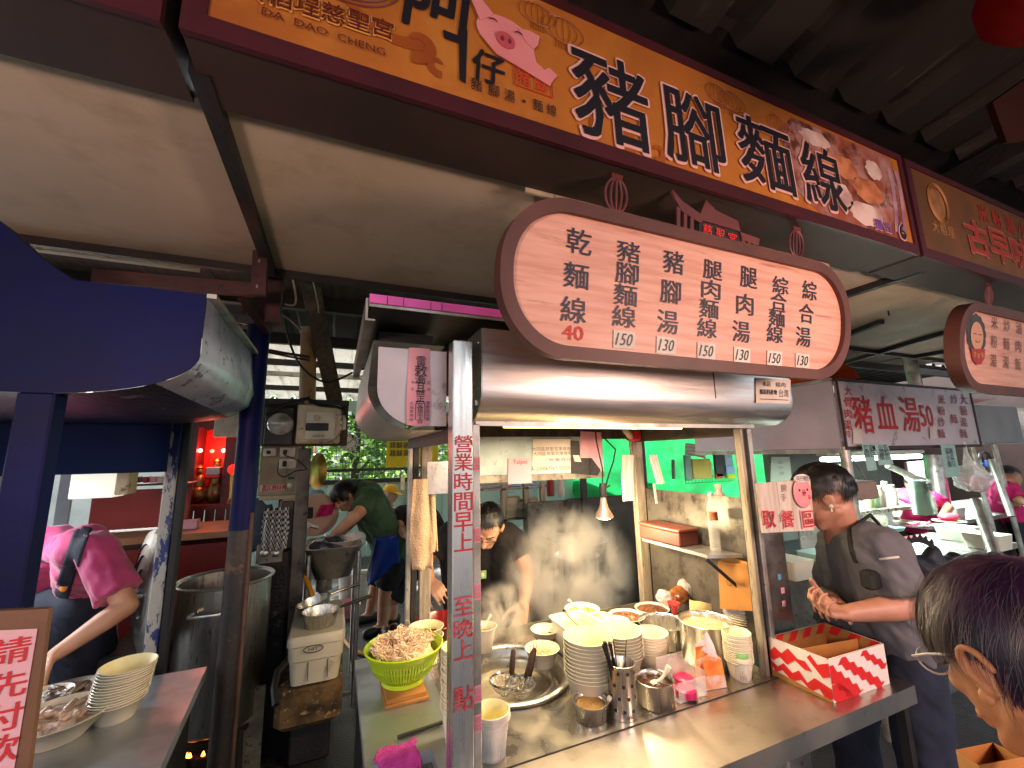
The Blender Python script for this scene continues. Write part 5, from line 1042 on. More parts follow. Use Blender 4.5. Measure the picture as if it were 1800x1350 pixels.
# ---- things on the blue stall's counter
p0 = V((-.565, 1.72, CT)); tl = (.010, -.0035)
g = 'cream bowls nested in the leaning stack'
stack('melamine_bowl', 'bowl', p0, zat(203, 1170, 1.72) , .068, .045, .05, .0125, m_ceramic, g, 'topmost cream bowl of the leaning stack on the blue stall counter', 'cream bowl nested in the leaning stack on the blue stall counter', 'lowest cream bowl of the leaning stack on the blue stall counter', lean=(.0012, 0), n=14)
def food2(px, py, y, r, lab, h=.05, fill=None, lump=5, mat=None, z=CT):
    q = P(px, py, z=z + h); b = V((q.x, q.y, z + .001)); t = thing('bowl_of_food', lab, 'bowl', b)
    mb = MB(); mb.lathe(bowlprof(r, r * .55, h, .003), b, 36); mb.build('bowl', mat or m_ceramic, t, True, angle=60)
    mb = MB(); rr = random.Random(px)
    for k in range(lump):
        a = rr.uniform(0, 6.3); d_ = r * .55 * rr.random() ** .5; mb.cap(b + V((d_ * cos(a), d_ * sin(a), h * .8)), b + V((d_ * cos(a) + rr.uniform(-.03, .03), d_ * sin(a) + rr.uniform(-.03, .03), h * .95)), .012, .009, 8)
    mb.sheet(lambda u, v: b + V((r * .85 * v * cos(2 * pi * u), r * .85 * v * sin(2 * pi * u), h * .78 + .01 * noise.noise(V((u * 9, v * 8, px))))), 24, 8); mb.build('food', fill, t, True)
m_pale = M('pale_cooked_meat', '#c0a58c', '#8d6f5a', 30, .4, bump=.4, bs=60)
food2(103, 1255, 1.6, .115, 'oval cream bowl of pale sliced meat in front on the blue stall counter', .06, m_pale, 14)
food2(118, 1216, 1.8, .10, 'dark rimmed plate of grey cooked meat behind the leaning bowl stack', .035, M('grey_meat', '#6d5c50', '#43372f', 30, .35, bump=.4), 12, m_alu)
food2(75, 1222, 1.9, .07, 'small white bowl left of the grey meat plate', .04, m_ceramic, 2)
# pay-first sign board
pg = thing('notice_board', 'brown framed board with pink paper asking to pay first', 'notice board', P(20, 1340, y=1.0))
def qb(a, y0, y1, nm, mt, par): mb = MB(); mb.add([P(*p, y=y0) for p in a] + [P(*p, y=y0) + V((0, y1 - y0, 0)) for p in a], [(0, 1, 2, 3), (7, 6, 5, 4), (0, 4, 5, 1), (1, 5, 6, 2), (2, 6, 7, 3), (3, 7, 4, 0)]); return mb.build(nm, mt, par)
qb([(-160, 1560), (30, 1500), (86, 1070), (-160, 1082)], 1.0, 1.012, 'board', M('kraft_board', '#6e4f3a', '#5a3f2e', 6, .75, bump=.1), pg)
mb = MB(); mb.add([P(*p, y=.998) for p in [(-150, 1500), (10, 1440), (66, 1105), (-150, 1115)]], [(0, 1, 2, 3)]); pp_ = mb.build('paper', M('pink_laminated', '#d3a9b0', '#c899a2', 6, .35), pg)
for ch, px, py in (('請', 19, 1144), ('先', 13, 1204), ('付', 5, 1262), ('款', -3, 1318)):
    q = P(px, py, y=.996); mb = MB(); mb.glyph(ch, q, EX * .023 + EZ * .001, EZ * .020, .03); mb.build('lettering', m_redtext, pg)

# ============================================================ POLE, BRACKETS, PIPES
pole = thing('steel_pole', 'round blue pole worn to rusty metal towards its foot', 'pole', (-.325, 1.98, FL))
px_ = P(440, 750, y=1.98).x; pt = P(465, 575, y=1.98).z
mb = MB(); mb.tube([(px_, 1.98, P(425, 930, y=1.98).z), (px_, 1.98, pt)], .043, 24); mb.build('upper_tube', m_bluepaint, pole, True, angle=60)
mb = MB(); mb.tube([(px_, 1.98, FL), (px_, 1.98, P(425, 930, y=1.98).z)], .0425, 24); mb.build('lower_tube', m_poledark, pole, True, angle=60)
mb = MB(); mb.tube([(px_ + .038, 1.955, FL), (px_ + .036, 1.955, P(440, 900, y=1.98).z)], .008, 8); mb.build('conduit', M('rust_conduit', '#5a3d30', '#3e2a22', 14, .7, bump=.3), pole)
br_ = thing('roof_bracket', 'maroon steel bracket and beam bolted under the ceiling edge', 'bracket', (-.33, 1.72, 2.3))
za = P(458, 395, y=1.62).z; zb2 = P(462, 520, y=1.62).z
mb = MB(); xa = P(457, 460, y=1.62).x; mb.beam((xa, 1.62, 2.355), (xa + .005, 1.62, P(455, 520, y=1.62).z), .045, .03, up=(0, 1, 0)); mb.build('upright', m_maroon, br_)
mb = MB(); xb = P(475, 540, y=1.9).x; mb.beam((xb, 1.9, P(475, 470, y=1.9).z), (xb, 1.9, pt - .01), .08, .06, up=(0, 1, 0)); mb.build('upright', m_maroon, br_)
for k, (px, py) in enumerate(((456, 410), (456, 458), (452, 503))):
    mb = MB(); q = P(px, py, y=1.603); mb.ell(q, (.004, .003, .007), 8, 6); mb.build('bolt', m_alu, br_)
mb = MB(); mb.beam(P(165, 487, y=1.66), P(448, 510, y=1.66), .03, .045); mb.build('cross_beam', m_maroon, br_)
mb = MB(); mb.beam(P(425, 515, y=1.7), P(470, 580, y=1.95), .03, .04); mb.build('brace', m_maroon, br_)
mb = MB(); mb.beam(P(395, 555, y=2.2), P(470, 570, y=2.0), .03, .04); mb.build('brace', m_poledark, br_)
mb = MB(); mb.beam(P(435, 540, y=2.3), P(410, 590, y=2.3), .02, .02); mb.build('brace', m_maroon, br_)
mb = MB(); mb.beam(P(340, 500, y=2.4), P(385, 545, y=2.4), .05, .03); mb.build('strut', m_black, br_)
q0, q1 = P(543, 585, y=3.1), P(540, 712, y=3.1)
dp = thing('drain_pipe', 'aged cream plastic down pipe behind the pole', 'pipe', q1)
mb = MB(); mb.tube([q1, q0], .052, 20); mb.build('pipe', M('cream_pipe', '#a48a62', '#8c744e', 6, .45, c3='#5e4a30', s3=12, st=(1, 1, .4)), dp, True, angle=60)
mb = MB(); mb.tube([q0 + V((0, 0, -.005)), q0 + V((0, 0, .03))], .058, 20); mb.build('collar', m_cream, dp, True, angle=60)
mb = MB(); mb.beam(P(540, 478, y=2.6), P(588, 702, y=3.4), .11, .05, up=(0, 1, 0)); mb.build('timber', M('grey_timber', '#5a5348', '#433d34', 6, .8, bump=.3, st=(5, 5, .5)), None, label='grey leaning timber behind the cream down pipe', cat='timber', origin=P(560, 600, y=3))
mb = MB(); mb.box((-3.0, 2.10, 2.45), (-.6, 2.13, 2.62)); mb.build('wall_board', m_ceil, None, label='pale board strip above the blue stall', cat='board', origin=(-1.5, 2.1, 2.45))
def cable(pts, y, r, lab, mt=None):
    pp = [P(*p[:2], y=(p[2] if len(p) > 2 else y)) for p in pts]; n = len(pp); fine = []
    for i in range(n - 1):
        p0_, p1_, p2_, p3_ = pp[max(i - 1, 0)], pp[i], pp[i + 1], pp[min(i + 2, n - 1)]
        for k in range(6):
            t = k / 6; fine.append(.5 * ((2 * p1_) + (p2_ - p0_) * t + (2 * p0_ - 5 * p1_ + 4 * p2_ - p3_) * t * t + (3 * p1_ - p0_ - 3 * p2_ + p3_) * t ** 3))
    fine.append(pp[-1]); m = MB(); m.tube(fine, r, 6); return m.build('cable', mt or m_rubber, None, True, label=lab, cat='cable', origin=pp[0])
cable([(500, 560), (512, 610), (535, 650), (575, 672), (620, 655)], 2.8, .007, 'thick black cable sagging in front of the cream pipe')
cable([(425, 605), (480, 617), (545, 628)], 2.4, .008, 'brown cable strung from the hood to the down pipe', M('brown_cable', '#5c3a28', None, rough=.6))
cable([(430, 610), (480, 621), (545, 634)], 2.42, .006, 'second brown cable just below the first', M('brown_cable2', '#4a2e20', None, rough=.6))
cable([(512, 480), (520, 520), (517, 536), (500, 535)], 2.3, .005, 'pale hooked wire below the ceiling edge', m_offwhite)
cable([(470, 540), (500, 555), (530, 580)], 2.4, .005, 'grey wire running to the top of the down pipe', m_alud)
cable([(545, 475), (558, 530), (560, 550)], 2.45, .004, 'thin pale wire beside the timber', m_offwhite)
cable([(1553, 495), (1556, 520), (1563, 555)], 1.2, .004, 'thin black wire dangling from the ceiling bar')
cable([(467, 730), (500, 712), (530, 703), (545, 700)], 3.05, .012, 'black cable bundle draped over the meter board')
cable([(540, 700), (560, 712), (600, 718), (612, 740)], 3.02, .010, 'black cable running right above the grey switch box')
cable([(600, 722), (602, 750), (590, 770), (575, 778)], 3.0, .004, 'thin grey cable looping from the small socket box', m_alud)
cable([(490, 812), (488, 830), (500, 838), (520, 828), (538, 826)], 3.0, .004, 'thin black cable looped on the socket wall')
cable([(500, 800), (524, 810), (540, 825)], 3.0, .004, 'black plug lead crossing to the iron post')

# ============================================================ METER BOARD AND SOCKET WALL
YB = 3.1
def pbox(x0, y0, x1, y1, y, dep, nm, mt, par=None, r=.004, **kw):
    a, b = P(x0, y1, y=y), P(x1, y0, y=y); m = MB(); m.bbox((a.x, y, a.z), (b.x, y + dep, b.z), r); return m.build(nm, mt, par, **kw)
mt_ = thing('meter_board', 'dark board with round electricity meter and grey switch box', 'meter board', P(540, 785, y=YB))
pbox(458, 712, 613, 785, YB, .03, 'backboard', m_brownboard, mt_)
pbox(462, 716, 518, 782, YB - .02, .02, 'meter_base', m_black, mt_)
q = P(494, 746, y=YB - .02); mb = MB(); mb.lathe([(.078, 0), (.078, .03), (.07, .05), (.04, .062), (0, .066)], q, 28, M4=Matrix.Rotation(pi / 2, 3, 'X')); mb.build('meter_glass', M('meter_glass', '#a8a39c', '#6f6a66', 14, .15, coat=1), mt_, True, angle=40)
mb = MB(); mb.box(q + V((-.045, -.062, -.01)), q + V((.045, -.068, .0))); mb.build('meter_dial', m_offwhite, mt_)
sb_ = pbox(519, 712, 600, 780, YB - .06, .06, 'switch_box', m_offwhite, mt_, .008)
o = pbox(535, 724, 590, 772, YB - .066, .005, 'box_cover', m_white, mt_)
pbox(537, 744, 578, 757, YB - .070, .003, 'box_window', m_black, mt_); q = P(557, 735, y=YB - .07); mb = MB(); mb.ell(q, (.02, .006, .02), 16, 8); mb.build('box_dial', m_offwhite, mt_, True)
mb = MB(); mb.glyph('0123-45', P(560, 766, y=YB - .0675), EX * .035, EZ * .008, 0); mb.build('lettering', m_blacktext, mt_)
pbox(592, 730, 609, 755, YB - .05, .05, 'socket_box', m_white, mt_); 
for dy in (0, 10): pbox(597, 735 + dy, 603, 740 + dy, YB - .053, .003, 'socket_hole', m_alud, mt_, .0005)
pbox(455, 704, 614, 710, YB - .05, .06, 'top_rail', m_black, mt_)
mb = MB(); mb.bbox((P(458, 800, y=3.2).x - .0, 3.2, P(500, 870, y=3.2).z), (P(528, 800, y=3.2).x, 3.25, P(500, 783, y=3.2).z), .004)
swl = mb.build('socket_wall', M('beige_pitted_wall', '#a39a80', '#8d846c', 6, .8, bump=.3, c3='#57503f', s3=60, lo3=.6, hi3=.66), None, label='pitted beige wall panel with sockets below the meter board', cat='wall panel', origin=P(490, 870, y=3.2))
for i, (x0, y0, x1, y1, l) in enumerate(((462, 788, 486, 802, 'double socket box at the upper left of the beige panel'), (491, 786, 520, 803, 'socket box with plugs below the switch box'), (490, 806, 521, 824, 'lower socket box with black plug'))):
    t = thing('socket_box', l, 'socket', P((x0 + x1) / 2, y1, y=3.17), 'socket boxes'); pbox(x0, y0, x1, y1, 3.165, .033, 'box', m_white, t); pbox(x0 + 6, y0 + 4, x0 + 13, y1 - 4, 3.135, .03, 'plug', m_rubber, t, .002)
t = thing('timer_switch', 'pale green timer switch beside the red lettered strip', 'switch', P(512, 862, y=3.17)); pbox(503, 834, 522, 863, 3.165, .033, 'case', M('sage_plastic', '#7d8c6c', None, rough=.5), t); q = P(510, 853, y=3.16); mb = MB(); mb.ell(q, (.018, .008, .018), 14, 8); mb.build('dial', m_white, t, True); pbox(506, 838, 518, 843, 3.162, .003, 'slot', m_black, t, .0005)
t = thing('paper_strip', 'white strip with red characters on the beige panel', 'paper strip', P(480, 860, y=3.19)); pbox(456, 851, 502, 864, 3.193, .004, 'strip', m_paper, t, .0005); mb = MB(); mb.glyph('農民曆財神', P(482, 857, y=3.19), EX * .07, EZ * .02, .02); mb.build('lettering', m_redtext, t)
pbox(455, 869, 527, 880, 3.15, .08, 'ledge', m_offwhite, swl)
ip = thing('iron_post', 'grimy iron post between meter board and sink', 'post', P(530, 1180, y=3.3)); mb = MB(); a = P(538, 788, y=3.0); mb.bbox((a.x - .045, 3.0, FL), (a.x + .03, 3.06, a.z), .004); mb.build('post', M('greasy_iron', '#56534c', '#2b2825', 8, .5, .4, bump=.3, c3='#17130f', s3=12), ip); mb = MB(); mb.bbox((a.x - .12, 3.02, FL), (a.x - .05, 3.06, P(538, 880, y=3.0).z), .004); mb.build('angle', m_black, ip)
# gold pan on hook
q = P(552, 828, y=3.5); gp = thing('hanging_pan', 'gold coloured pan hanging from a hook behind the iron post', 'pan', q)
mb = MB(); mb.lathe([(0, .0), (.10, .002), (.13, .03), (.135, .032), (.10, -.003), (0, -.005)], q, 30, M4=(Matrix.Rotation(radians(65), 3, 'Z') @ Matrix.Rotation(pi / 2, 3, 'X')), sy=1.0); mb.build('pan', m_gold, gp, True, angle=50)
mb = MB(); mb.tube([q + V((0, 0, .13)), q + V((0, 0, .20)), q + V((0, .02, .24))], .010, 8); mb.build('handle', m_steel, gp)
# ============================================================ RED SHRINE AND RED CABINETS AT THE REAR LEFT
YS = 4.3
sh = thing('shrine_cabinet', 'dark red shrine cabinet with glowing bulbs and three figurines', 'shrine', P(375, 1000, y=YS))
a, b = P(322, 888, y=YS), P(428, 748, y=YS)
mb = MB(); mb.box((a.x, YS + .25, a.z), (b.x, YS + .27, b.z)); mb.build('back', M('vivid_red', '#d21c10', '#b8160c', 3, .5), sh)
mb = MB(); mb.box((b.x - .12, YS, a.z), (b.x, YS + .26, b.z)); mb.build('side', m_darkred, sh); mb = MB(); mb.box((a.x - .02, YS, a.z), (a.x + .05, YS + .26, b.z)); mb.build('side', m_darkred, sh)
mb = MB(); arch = [(a.x, b.z + .08), (a.x, b.z - .04)] + [(a.x + (b.x - a.x) * t / 10, b.z - .06 + .05 * abs(sin(t * pi / 10 * 3))) for t in range(1, 10)] + [(b.x, b.z - .04), (b.x, b.z + .08)]; mb.prism(arch, (0, YS + .02, 0), EX, EZ, EY, 0, .02); mb.build('carved_arch', m_darkred, sh)
mb = MB(); mb.box((a.x - .05, YS - .12, a.z - .04), (b.x + .02, YS + .26, a.z)); mb.build('shelf', m_darkred, sh)
for i in range(5):
    x0 = a.x + (b.x - a.x) * i / 5; mb = MB(); mb.bbox((x0 + .004, YS, .55), (x0 + (b.x - a.x) / 5 - .004, YS + .02, a.z - .042), .004); mb.build('door_panel', m_darkred, sh)
mb = MB(); mb.box((a.x - .05, YS - .3, .82), (b.x + .02, YS, .86)); mb.build('lower_shelf', m_darkred, sh)
m_redbulb = M('red_bulb', '#ff3020', None, emis='#ff4030', es=2)
for i, (px, py) in enumerate(((352, 792), (373, 793), (393, 792), (411, 792))): q = P(px, py, y=YS + .05); mb = MB(); mb.ell(q, (.017, .017, .017), 12, 8); mb.build('bulb', m_redbulb if i % 2 else M('pink_bulb', '#ffb0a0', None, emis='#ff8070', es=2), sh, True)
rl = bpy.data.objects.new('shrine_light', bpy.data.lights.new('shrine_light', 'POINT')); COL.objects.link(rl); q = P(380, 792, y=YS + .03); rl.location = q; rl.data.energy = 1; rl.data.color = (1, .18, .1); rl.data.shadow_soft_size = .08
for px, py, hgt, lab, mt in ((350, 838, .24, 'left gilded seated figurine in the red shrine', M('gilt', (.5, .33, .12), (.25, .15, .05), 20, .35, .7)), (380, 825, .28, 'central gilded figurine in the red shrine', M('gilt_b', (.45, .27, .1), (.2, .1, .04), 20, .35, .7)), (400, 832, .22, 'dark robed figurine at the right of the shrine', M('dark_robe', '#1d1818', '#302020', 20, .5))):
    q = P(px, 838, y=YS + .12); b0 = V((q.x, q.y, a.z)); t = thing('figurine', lab, 'figurine', b0); top = P(px, py - 22, y=YS + .12).z - b0.z
    mb = MB(); mb.ell(b0 + V((0, 0, top * .22)), (.075, .06, top * .24), 16, 10); mb.ell(b0 + V((0, 0, top * .5)), (.05, .04, top * .26), 16, 10); mb.build('robe', mt, t, True)
    mb = MB(); mb.ell(b0 + V((0, -.01, top * .82)), (.028, .028, .038), 14, 10); mb.build('head', mt, t, True); mb = MB(); mb.lathe([(.03, 0), (.034, .01), (.02, .03), (0, .04)], b0 + V((0, -.01, top * .88)), 14); mb.build('hat', m_gold if px < 395 else m_black, t, True)
pbox(361, 821, 387, 835, YS + .02, .1, 'offering_box', M('pale_blue_box', '#8fc0cc', None), None, label='pale blue and red offering box between the figurines', cat='box', origin=P(374, 838, y=YS + .05))
pbox(360, 836, 386, 842, YS + .01, .1, 'offering_tray', m_red, None, label='red patterned tray under the pale blue box', cat='tray', origin=P(374, 842, y=YS + .05))
q = P(410, 825, y=YS); t = thing('oil_lamp', 'small round glowing red lamp on a gold foot in the shrine', 'lamp', V((q.x, q.y, a.z))); mb = MB(); mb.ell(q, (.042, .042, .042), 18, 12); mb.build('globe', M('red_globe', '#ff1810', None, emis='#ff1a10', es=.4), t, True); mb = MB(); mb.lathe([(.035, 0), (.02, .02), (.012, .05), (.02, q.z - a.z - .04)], V((q.x, q.y, a.z)), 16); mb.build('foot', m_gold, t, True)
q = P(345, 895, y=YS - .1)
for px, lab, mt, hh_ in ((323, 'grey pot on the lower shrine shelf', m_black, .16), (342, 'yellow pot on the lower shrine shelf', m_yellow, .10)):
    q = P(px, 925, y=YS - .15); t = thing('pot', lab, 'pot', V((q.x, q.y, .862))); mb = MB(); mb.lathe([(0, 0), (.06, 0), (.075, hh_ * .8), (.08, hh_), (.07, hh_), (.065, .02)], V((q.x, q.y, .862)), 22); mb.build('body', mt, t, True)
# red boards, tan topped red counter
pbox(152, 857, 335, 935, 3.7, .03, 'red_board', m_redpanel, None, label='wide plain red board left of the shrine', cat='board', origin=P(240, 935, y=3.7))
pbox(205, 848, 330, 856, 3.65, .25, 'shelf_top', m_darkred, None, label='narrow cluttered shelf on top of the red board', cat='shelf', origin=P(260, 857, y=3.7))
a = P(200, 1005, y=3.5); rc = thing('red_counter', 'red counter with a tan table top behind the stock pot', 'counter', (-1.7, 3.5, FL))
mb = MB(); mb.box((P(200, 1, y=3.4).x - .3, 3.42, FL), (P(400, 950, y=3.4).x, 3.9, P(300, 962, y=3.4).z)); mb.build('base', m_redpanel, rc)
mb = MB(); zc = P(300, 950, y=3.4).z; mb.box((-2.6, 3.35, zc), (P(405, 945, y=3.4).x, 3.95, zc + .04)); mb.build('table_top', M('tan_laminate', '#a0714c', '#8c6040', 5, .4), rc)
for px, w_, lab in ((262, .05, 'small white box on the tan table top'),): q = P(330, 940, y=3.6); mb = MB(); mb.bbox((q.x - .06, 3.55, zc + .041), (q.x + .06, 3.62, zc + .10)); mb.build('napkin_box', m_pinkpaper, None, label='pale pink napkin box on the tan table top', cat='napkin box', origin=q)
pbox(90, 700, 152, 935, 4.6, .03, 'wall_sheet', M('pale_blue_grey_wall', '#aebac4', '#98a4ae', 3, .6), None, label='pale grey wall sheet behind the woman in pink', cat='wall sheet', origin=P(120, 935, y=4.6))
pbox(-60, 820, 60, 940, 4.7, .03, 'wall_sheet', M('stone_wall', '#9a917f', '#857b6a', 6, .8, bump=.3), None, label='stone coloured wall at the far left behind the tube lamp', cat='wall', origin=P(0, 940, y=4.7))
for i, (px, w_, mt) in enumerate(((232, 8, m_black), (250, 7, m_redpanel), (262, 9, m_pinkpaper), (275, 8, m_paper), (288, 7, m_red))):
    pbox(px, 838, px + w_ * 1.5, 849, 3.68, .08, 'packet', mt, None, label=('black bottle crate', 'dark red packet', 'white floral packet', 'pale packet', 'bright red packet')[i] + ' in the row on the narrow shelf', cat='packet', origin=P(px, 849, y=3.7), group='packets along the narrow shelf')
pbox(330, 700, 374, 744, 4.5, .02, 'pink_board', M('salmon_board', '#c87a6a', '#b56a5c', 3, .6), None, label='salmon board above the shrine', cat='board', origin=P(350, 744, y=4.5))
pbox(374, 712, 432, 768, 4.1, .05, 'panel_board', m_offwhite, None, label='stained cream board right of the salmon board', cat='board', origin=P(400, 768, y=4.1))
# ============================================================ STOCK POT, BURNER, LID
pc = V((-.53, 2.87, 0)); pz = D(400, 1052, 2.15).z
sp = thing('stock_pot', 'huge steel stock pot steaming behind the round blue pole', 'stock pot', (pc.x, pc.y, .36))
a1 = P(300, 1045, y=2.75); a2 = P(477, 1012, y=2.75); pr = (a2.x - a1.x) / 2 * .93; pc = V(((a1.x + a2.x) / 2 + .02, 2.72, .36)); pz = P(410, 1000, y=2.72 + pr).z
m_potd = M('dull_stock_steel', (.48, .47, .44), (.36, .35, .33), 5, .3, 1, bump=.08, st=(8, 8, 1), r2=.45, c3=(.12, .11, .1), s3=12)
mb = MB(); mb.lathe([(0, .36), (pr - .02, .36), (pr, .38), (pr, pz - .01), (pr + .012, pz), (pr + .006, pz + .006), (pr - .006, pz - .004), (pr - .01, .40), (0, .39)], (pc.x, pc.y, 0), 56); mb.build('wall', m_potd, sp, True, angle=45)
mb = MB(); mb.lathe([(pr + .013, pz - .004), (pr + .016, pz + .002), (pr + .010, pz + .009), (pr + .004, pz + .005)], (pc.x, pc.y, 0), 56, closed=True); mb.build('rim', m_steelx, sp, True)
mb = MB(); mb.disc((pc.x, pc.y, pz - .13), pr - .008, 56); mb.build('broth', M('dark_broth', '#6a5a42', '#54472f', 6, .1), sp)
mb = MB(); aa = radians(-95); hc = V((pc.x + pr * cos(aa), pc.y + pr * sin(aa), pz - .10)); tg = V((-sin(aa), cos(aa), 0)); nn2 = V((cos(aa), sin(aa), 0)); mb.tube([hc - tg * .07, hc - tg * .07 + nn2 * .045, hc - tg * .04 + nn2 * .055, hc + tg * .04 + nn2 * .055, hc + tg * .07 + nn2 * .045, hc + tg * .07], .009, 8); mb.build('handle', m_steelx, sp, True)
bu = thing('burner_stand', 'low black gas burner stand with a small orange flame', 'burner', (pc.x, pc.y, FL))
mb = MB(); mb.lathe([(pr * .9, .33), (pr * .95, .33), (pr * .95, .35), (pr * .9, .35)], (pc.x, pc.y, 0), 30, closed=True)
for k in range(4): a = pi / 4 + k * pi / 2; mb.tube([(pc.x + pr * .92 * cos(a), pc.y + pr * .92 * sin(a), .35), (pc.x + pr * cos(a), pc.y + pr * sin(a), FL)], .015, 8)
mb.build('frame', m_black, bu)
mb = MB(); mb.lathe([(0, .18), (.09, .18), (.10, .24), (.07, .26), (0, .26)], (pc.x, pc.y, 0), 24); mb.build('burner_head', m_black, bu, True)
mb = MB()
for k in (0, 1, 2, 6): a = -2.2 + k * .10; c = V((pc.x + .14 * cos(a), pc.y + .14 * sin(a), .27)); mb.lathe([(0, 0), (.008, .004), (.005, .014), (0, .024)], c, 8)
mb.build('flame', M('flame', '#ff9030', None, emis='#ff8a28', es=3), bu, True)
lc = P(262, 1040, y=2.55); ld = thing('cauldron_cover', 'large ridged steel pot lid standing on edge left of the stock pot', 'lid', lc)
ML = Matrix.Rotation(radians(-62), 3, 'Z') @ Matrix.Rotation(radians(90), 3, 'X')
mb = MB(); mb.lathe([(0, .03), (.06, .03), (.10, .026), (.105, .034), (.16, .026), (.165, .034), (.21, .022), (.215, .028), (.255, .012), (.27, .010), (.275, .0), (.27, -.004), (.20, .008), (0, .02)], lc, 48, M4=ML); mb.build('lid', m_potd, ld, True, angle=25)
mb = MB(); mb.tube([lc + ML @ V((-.05, 0, .03)), lc + ML @ V((-.04, 0, .07)), lc + ML @ V((.04, 0, .07)), lc + ML @ V((.05, 0, .03))], .008, 8); mb.build('handle', m_steelx, ld, True)
mb = MB(); mb.bbox((P(240, 1100, y=2.7).x - .1, 2.6, FL), (P(255, 1100, y=2.7).x + .1, 2.95, lc.z - .27), .01); mb.build('stool', m_black, None, label='black stool carrying the standing pot lid', cat='stool', origin=(lc.x, 2.7, FL))
st2 = thing('stove', 'black soot covered stove body right of the stock pot', 'stove', P(490, 1200, y=2.9))
a = P(447, 1250, y=3.0); mb = MB(); mb.bbox((P(455, 1000, y=3.0).x, 2.98, FL), (P(512, 1000, y=3.0).x, 3.5, P(480, 965, y=3.0).z), .02); mb.build('body', M('soot_iron', '#22201e', '#151312', 9, .45, .5, bump=.4, c3='#4a463f', s3=12, lo3=.58), st2)
mb = MB(); mb.bbox((P(452, 965, y=2.97).x, 2.95, P(480, 990, y=2.95).z), (P(498, 965, y=2.97).x, 2.975, P(480, 955, y=2.95).z), .006); mb.build('control_panel', m_alud, st2)
for px in (465, 484): q = P(px, 972, y=2.94); mb = MB(); mb.lathe([(.02, 0), (.022, .012), (.012, .022), (0, .024)], q, 14, M4=Matrix.Rotation(pi / 2, 3, 'X')); mb.build('knob', m_steelx, st2, True)
mb = MB(); mb.box((P(400, 1250, y=2.6).x + .06, 2.62, FL), (P(463, 1250, y=2.6).x, 2.64, .50)); mb.build('steel_plate', m_alud, None, label='grey steel plate standing by the foot of the pole', cat='steel plate', origin=(-.3, 2.63, FL))
# checked cloth and grey jacket
mb = MB(); c0 = P(487, 892, y=2.92); w0 = P(510, 892, y=2.92).x - P(464, 892, y=2.92).x; hz_ = P(487, 892, y=2.92).z - P(487, 965, y=2.92).z
mb.sheet(lambda u, v: c0 + V(((u - .5) * w0 * (1.05 - .25 * abs(v - .5)), .018 * sin(u * 26 + v) - .02, -hz_ * v)), 44, 22)
m_check = M('checked_cloth', '#d8d4cc', None, rough=.9)
n = m_check.node_tree; ck = n.nodes.new('ShaderNodeTexChecker'); ck.inputs['Scale'].default_value = 62; ck.inputs[1].default_value = (.62, .6, .57, 1); ck.inputs[2].default_value = (.012, .012, .016, 1); tc = n.nodes.new('ShaderNodeTexCoord'); n.links.new(tc.outputs['Object'], ck.inputs[0]); n.links.new(ck.outputs[0], n.nodes['Principled BSDF'].inputs['Base Color'])
mb.build('checked_cloth', m_check, None, True, label='black and white checked cloth hanging above the stove', cat='cloth', origin=c0)
crumple(457, 925, 3.2, .12, M('grey_jacket', '#4a515e', '#3d4450', 9, .9, bump=.3), 'dark grey jacket bundle hanging behind the pole', 'jacket', seed=9, sq=(.8, .5, 1.5))
pbox(490, 880, 520, 912, 3.4, .2, 'wicker_basket', M('straw', '#9a8040', '#7a6430', 30, .8, bump=.4), None, label='straw coloured basket under the beige panel ledge', cat='basket', origin=P(505, 912, y=3.4))
# ============================================================ COOLER, PANS, SINK
YC = 2.5
ca, cb_ = P(503, 1205, y=YC), P(604, 1105, y=YC)
co = thing('cooler_box', 'aged white cool box with moulded latch on a stained block', 'cool box', (ca.x, YC, ca.z)); ux, uy = cb_.x - ca.x, .52
m_cool = M('aged_cooler', '#e6dcc6', '#d4c7ab', 4, .5, bump=.06, c3='#85704f', s3=9, lo3=.58, hi3=.75)
zl_ = cb_.z - .05
mb = MB(); loft([rrect(ca.x + .015, cb_.x - .015, YC + .015, YC + uy - .02, ca.z - .02, .03), rrect(ca.x + .003, cb_.x - .003, YC + .003, YC + uy, ca.z + .09, .035)], mb); mb.build('lower_body', m_cool, co, True, angle=40)
mb = MB(); loft([rrect(ca.x - .002, cb_.x + .002, YC - .004, YC + uy + .004, ca.z + .094, .035), rrect(ca.x - .004, cb_.x + .004, YC - .006, YC + uy + .006, zl_ - .004, .035)], mb); mb.build('body', m_cool, co, True, angle=40)
mb = MB(); loft([rrect(ca.x - .010, cb_.x + .010, YC - .012, YC + uy + .01, zl_, .035), rrect(ca.x - .010, cb_.x + .010, YC - .012, YC + uy + .01, zl_ + .03, .035), rrect(ca.x + .0, cb_.x - .0, YC, YC + uy, zl_ + .045, .035)], mb); mb.f.append(tuple(range(len(mb.v) - len(rrect(0, 1, 0, 1, 0, .1)), len(mb.v)))); mb.m.append(0); mb.build('lid', m_cool, co, True, angle=40)
q = P(551, 1140, y=YC - .008); mb = MB(); mb.tube([q + V((.045 * cos(t * pi / 10), -.004, .016 * sin(t * pi / 10))) for t in range(21)], .0022, 5); mb.glyph('HIT', q + V((0, -.003, 0)), EX * .022, EZ * .007, .02); mb.build('latch_mark', m_wood, co)
for x in (.36, .72): mb = MB(); mb.box((ca.x + ux * x, YC - .001, ca.z), (ca.x + ux * x + .004, YC + .004, ca.z + .085)); mb.build('groove', m_alud, co)
sbk = MB(); sbk.bbox((ca.x - .05, YC + .03, .30), (cb_.x + .01, YC + .5, ca.z - .021), .03); MB().bbox((ca.x + .02, YC + .12, FL), (cb_.x - .04, YC + .48, .299), .01).build('void_block', m_black, None, label='black block added as the dark void under the stained concrete block', cat='void_block', origin=(ca.x, YC, FL));  # inset black block is added to imitate the dark void below the concrete
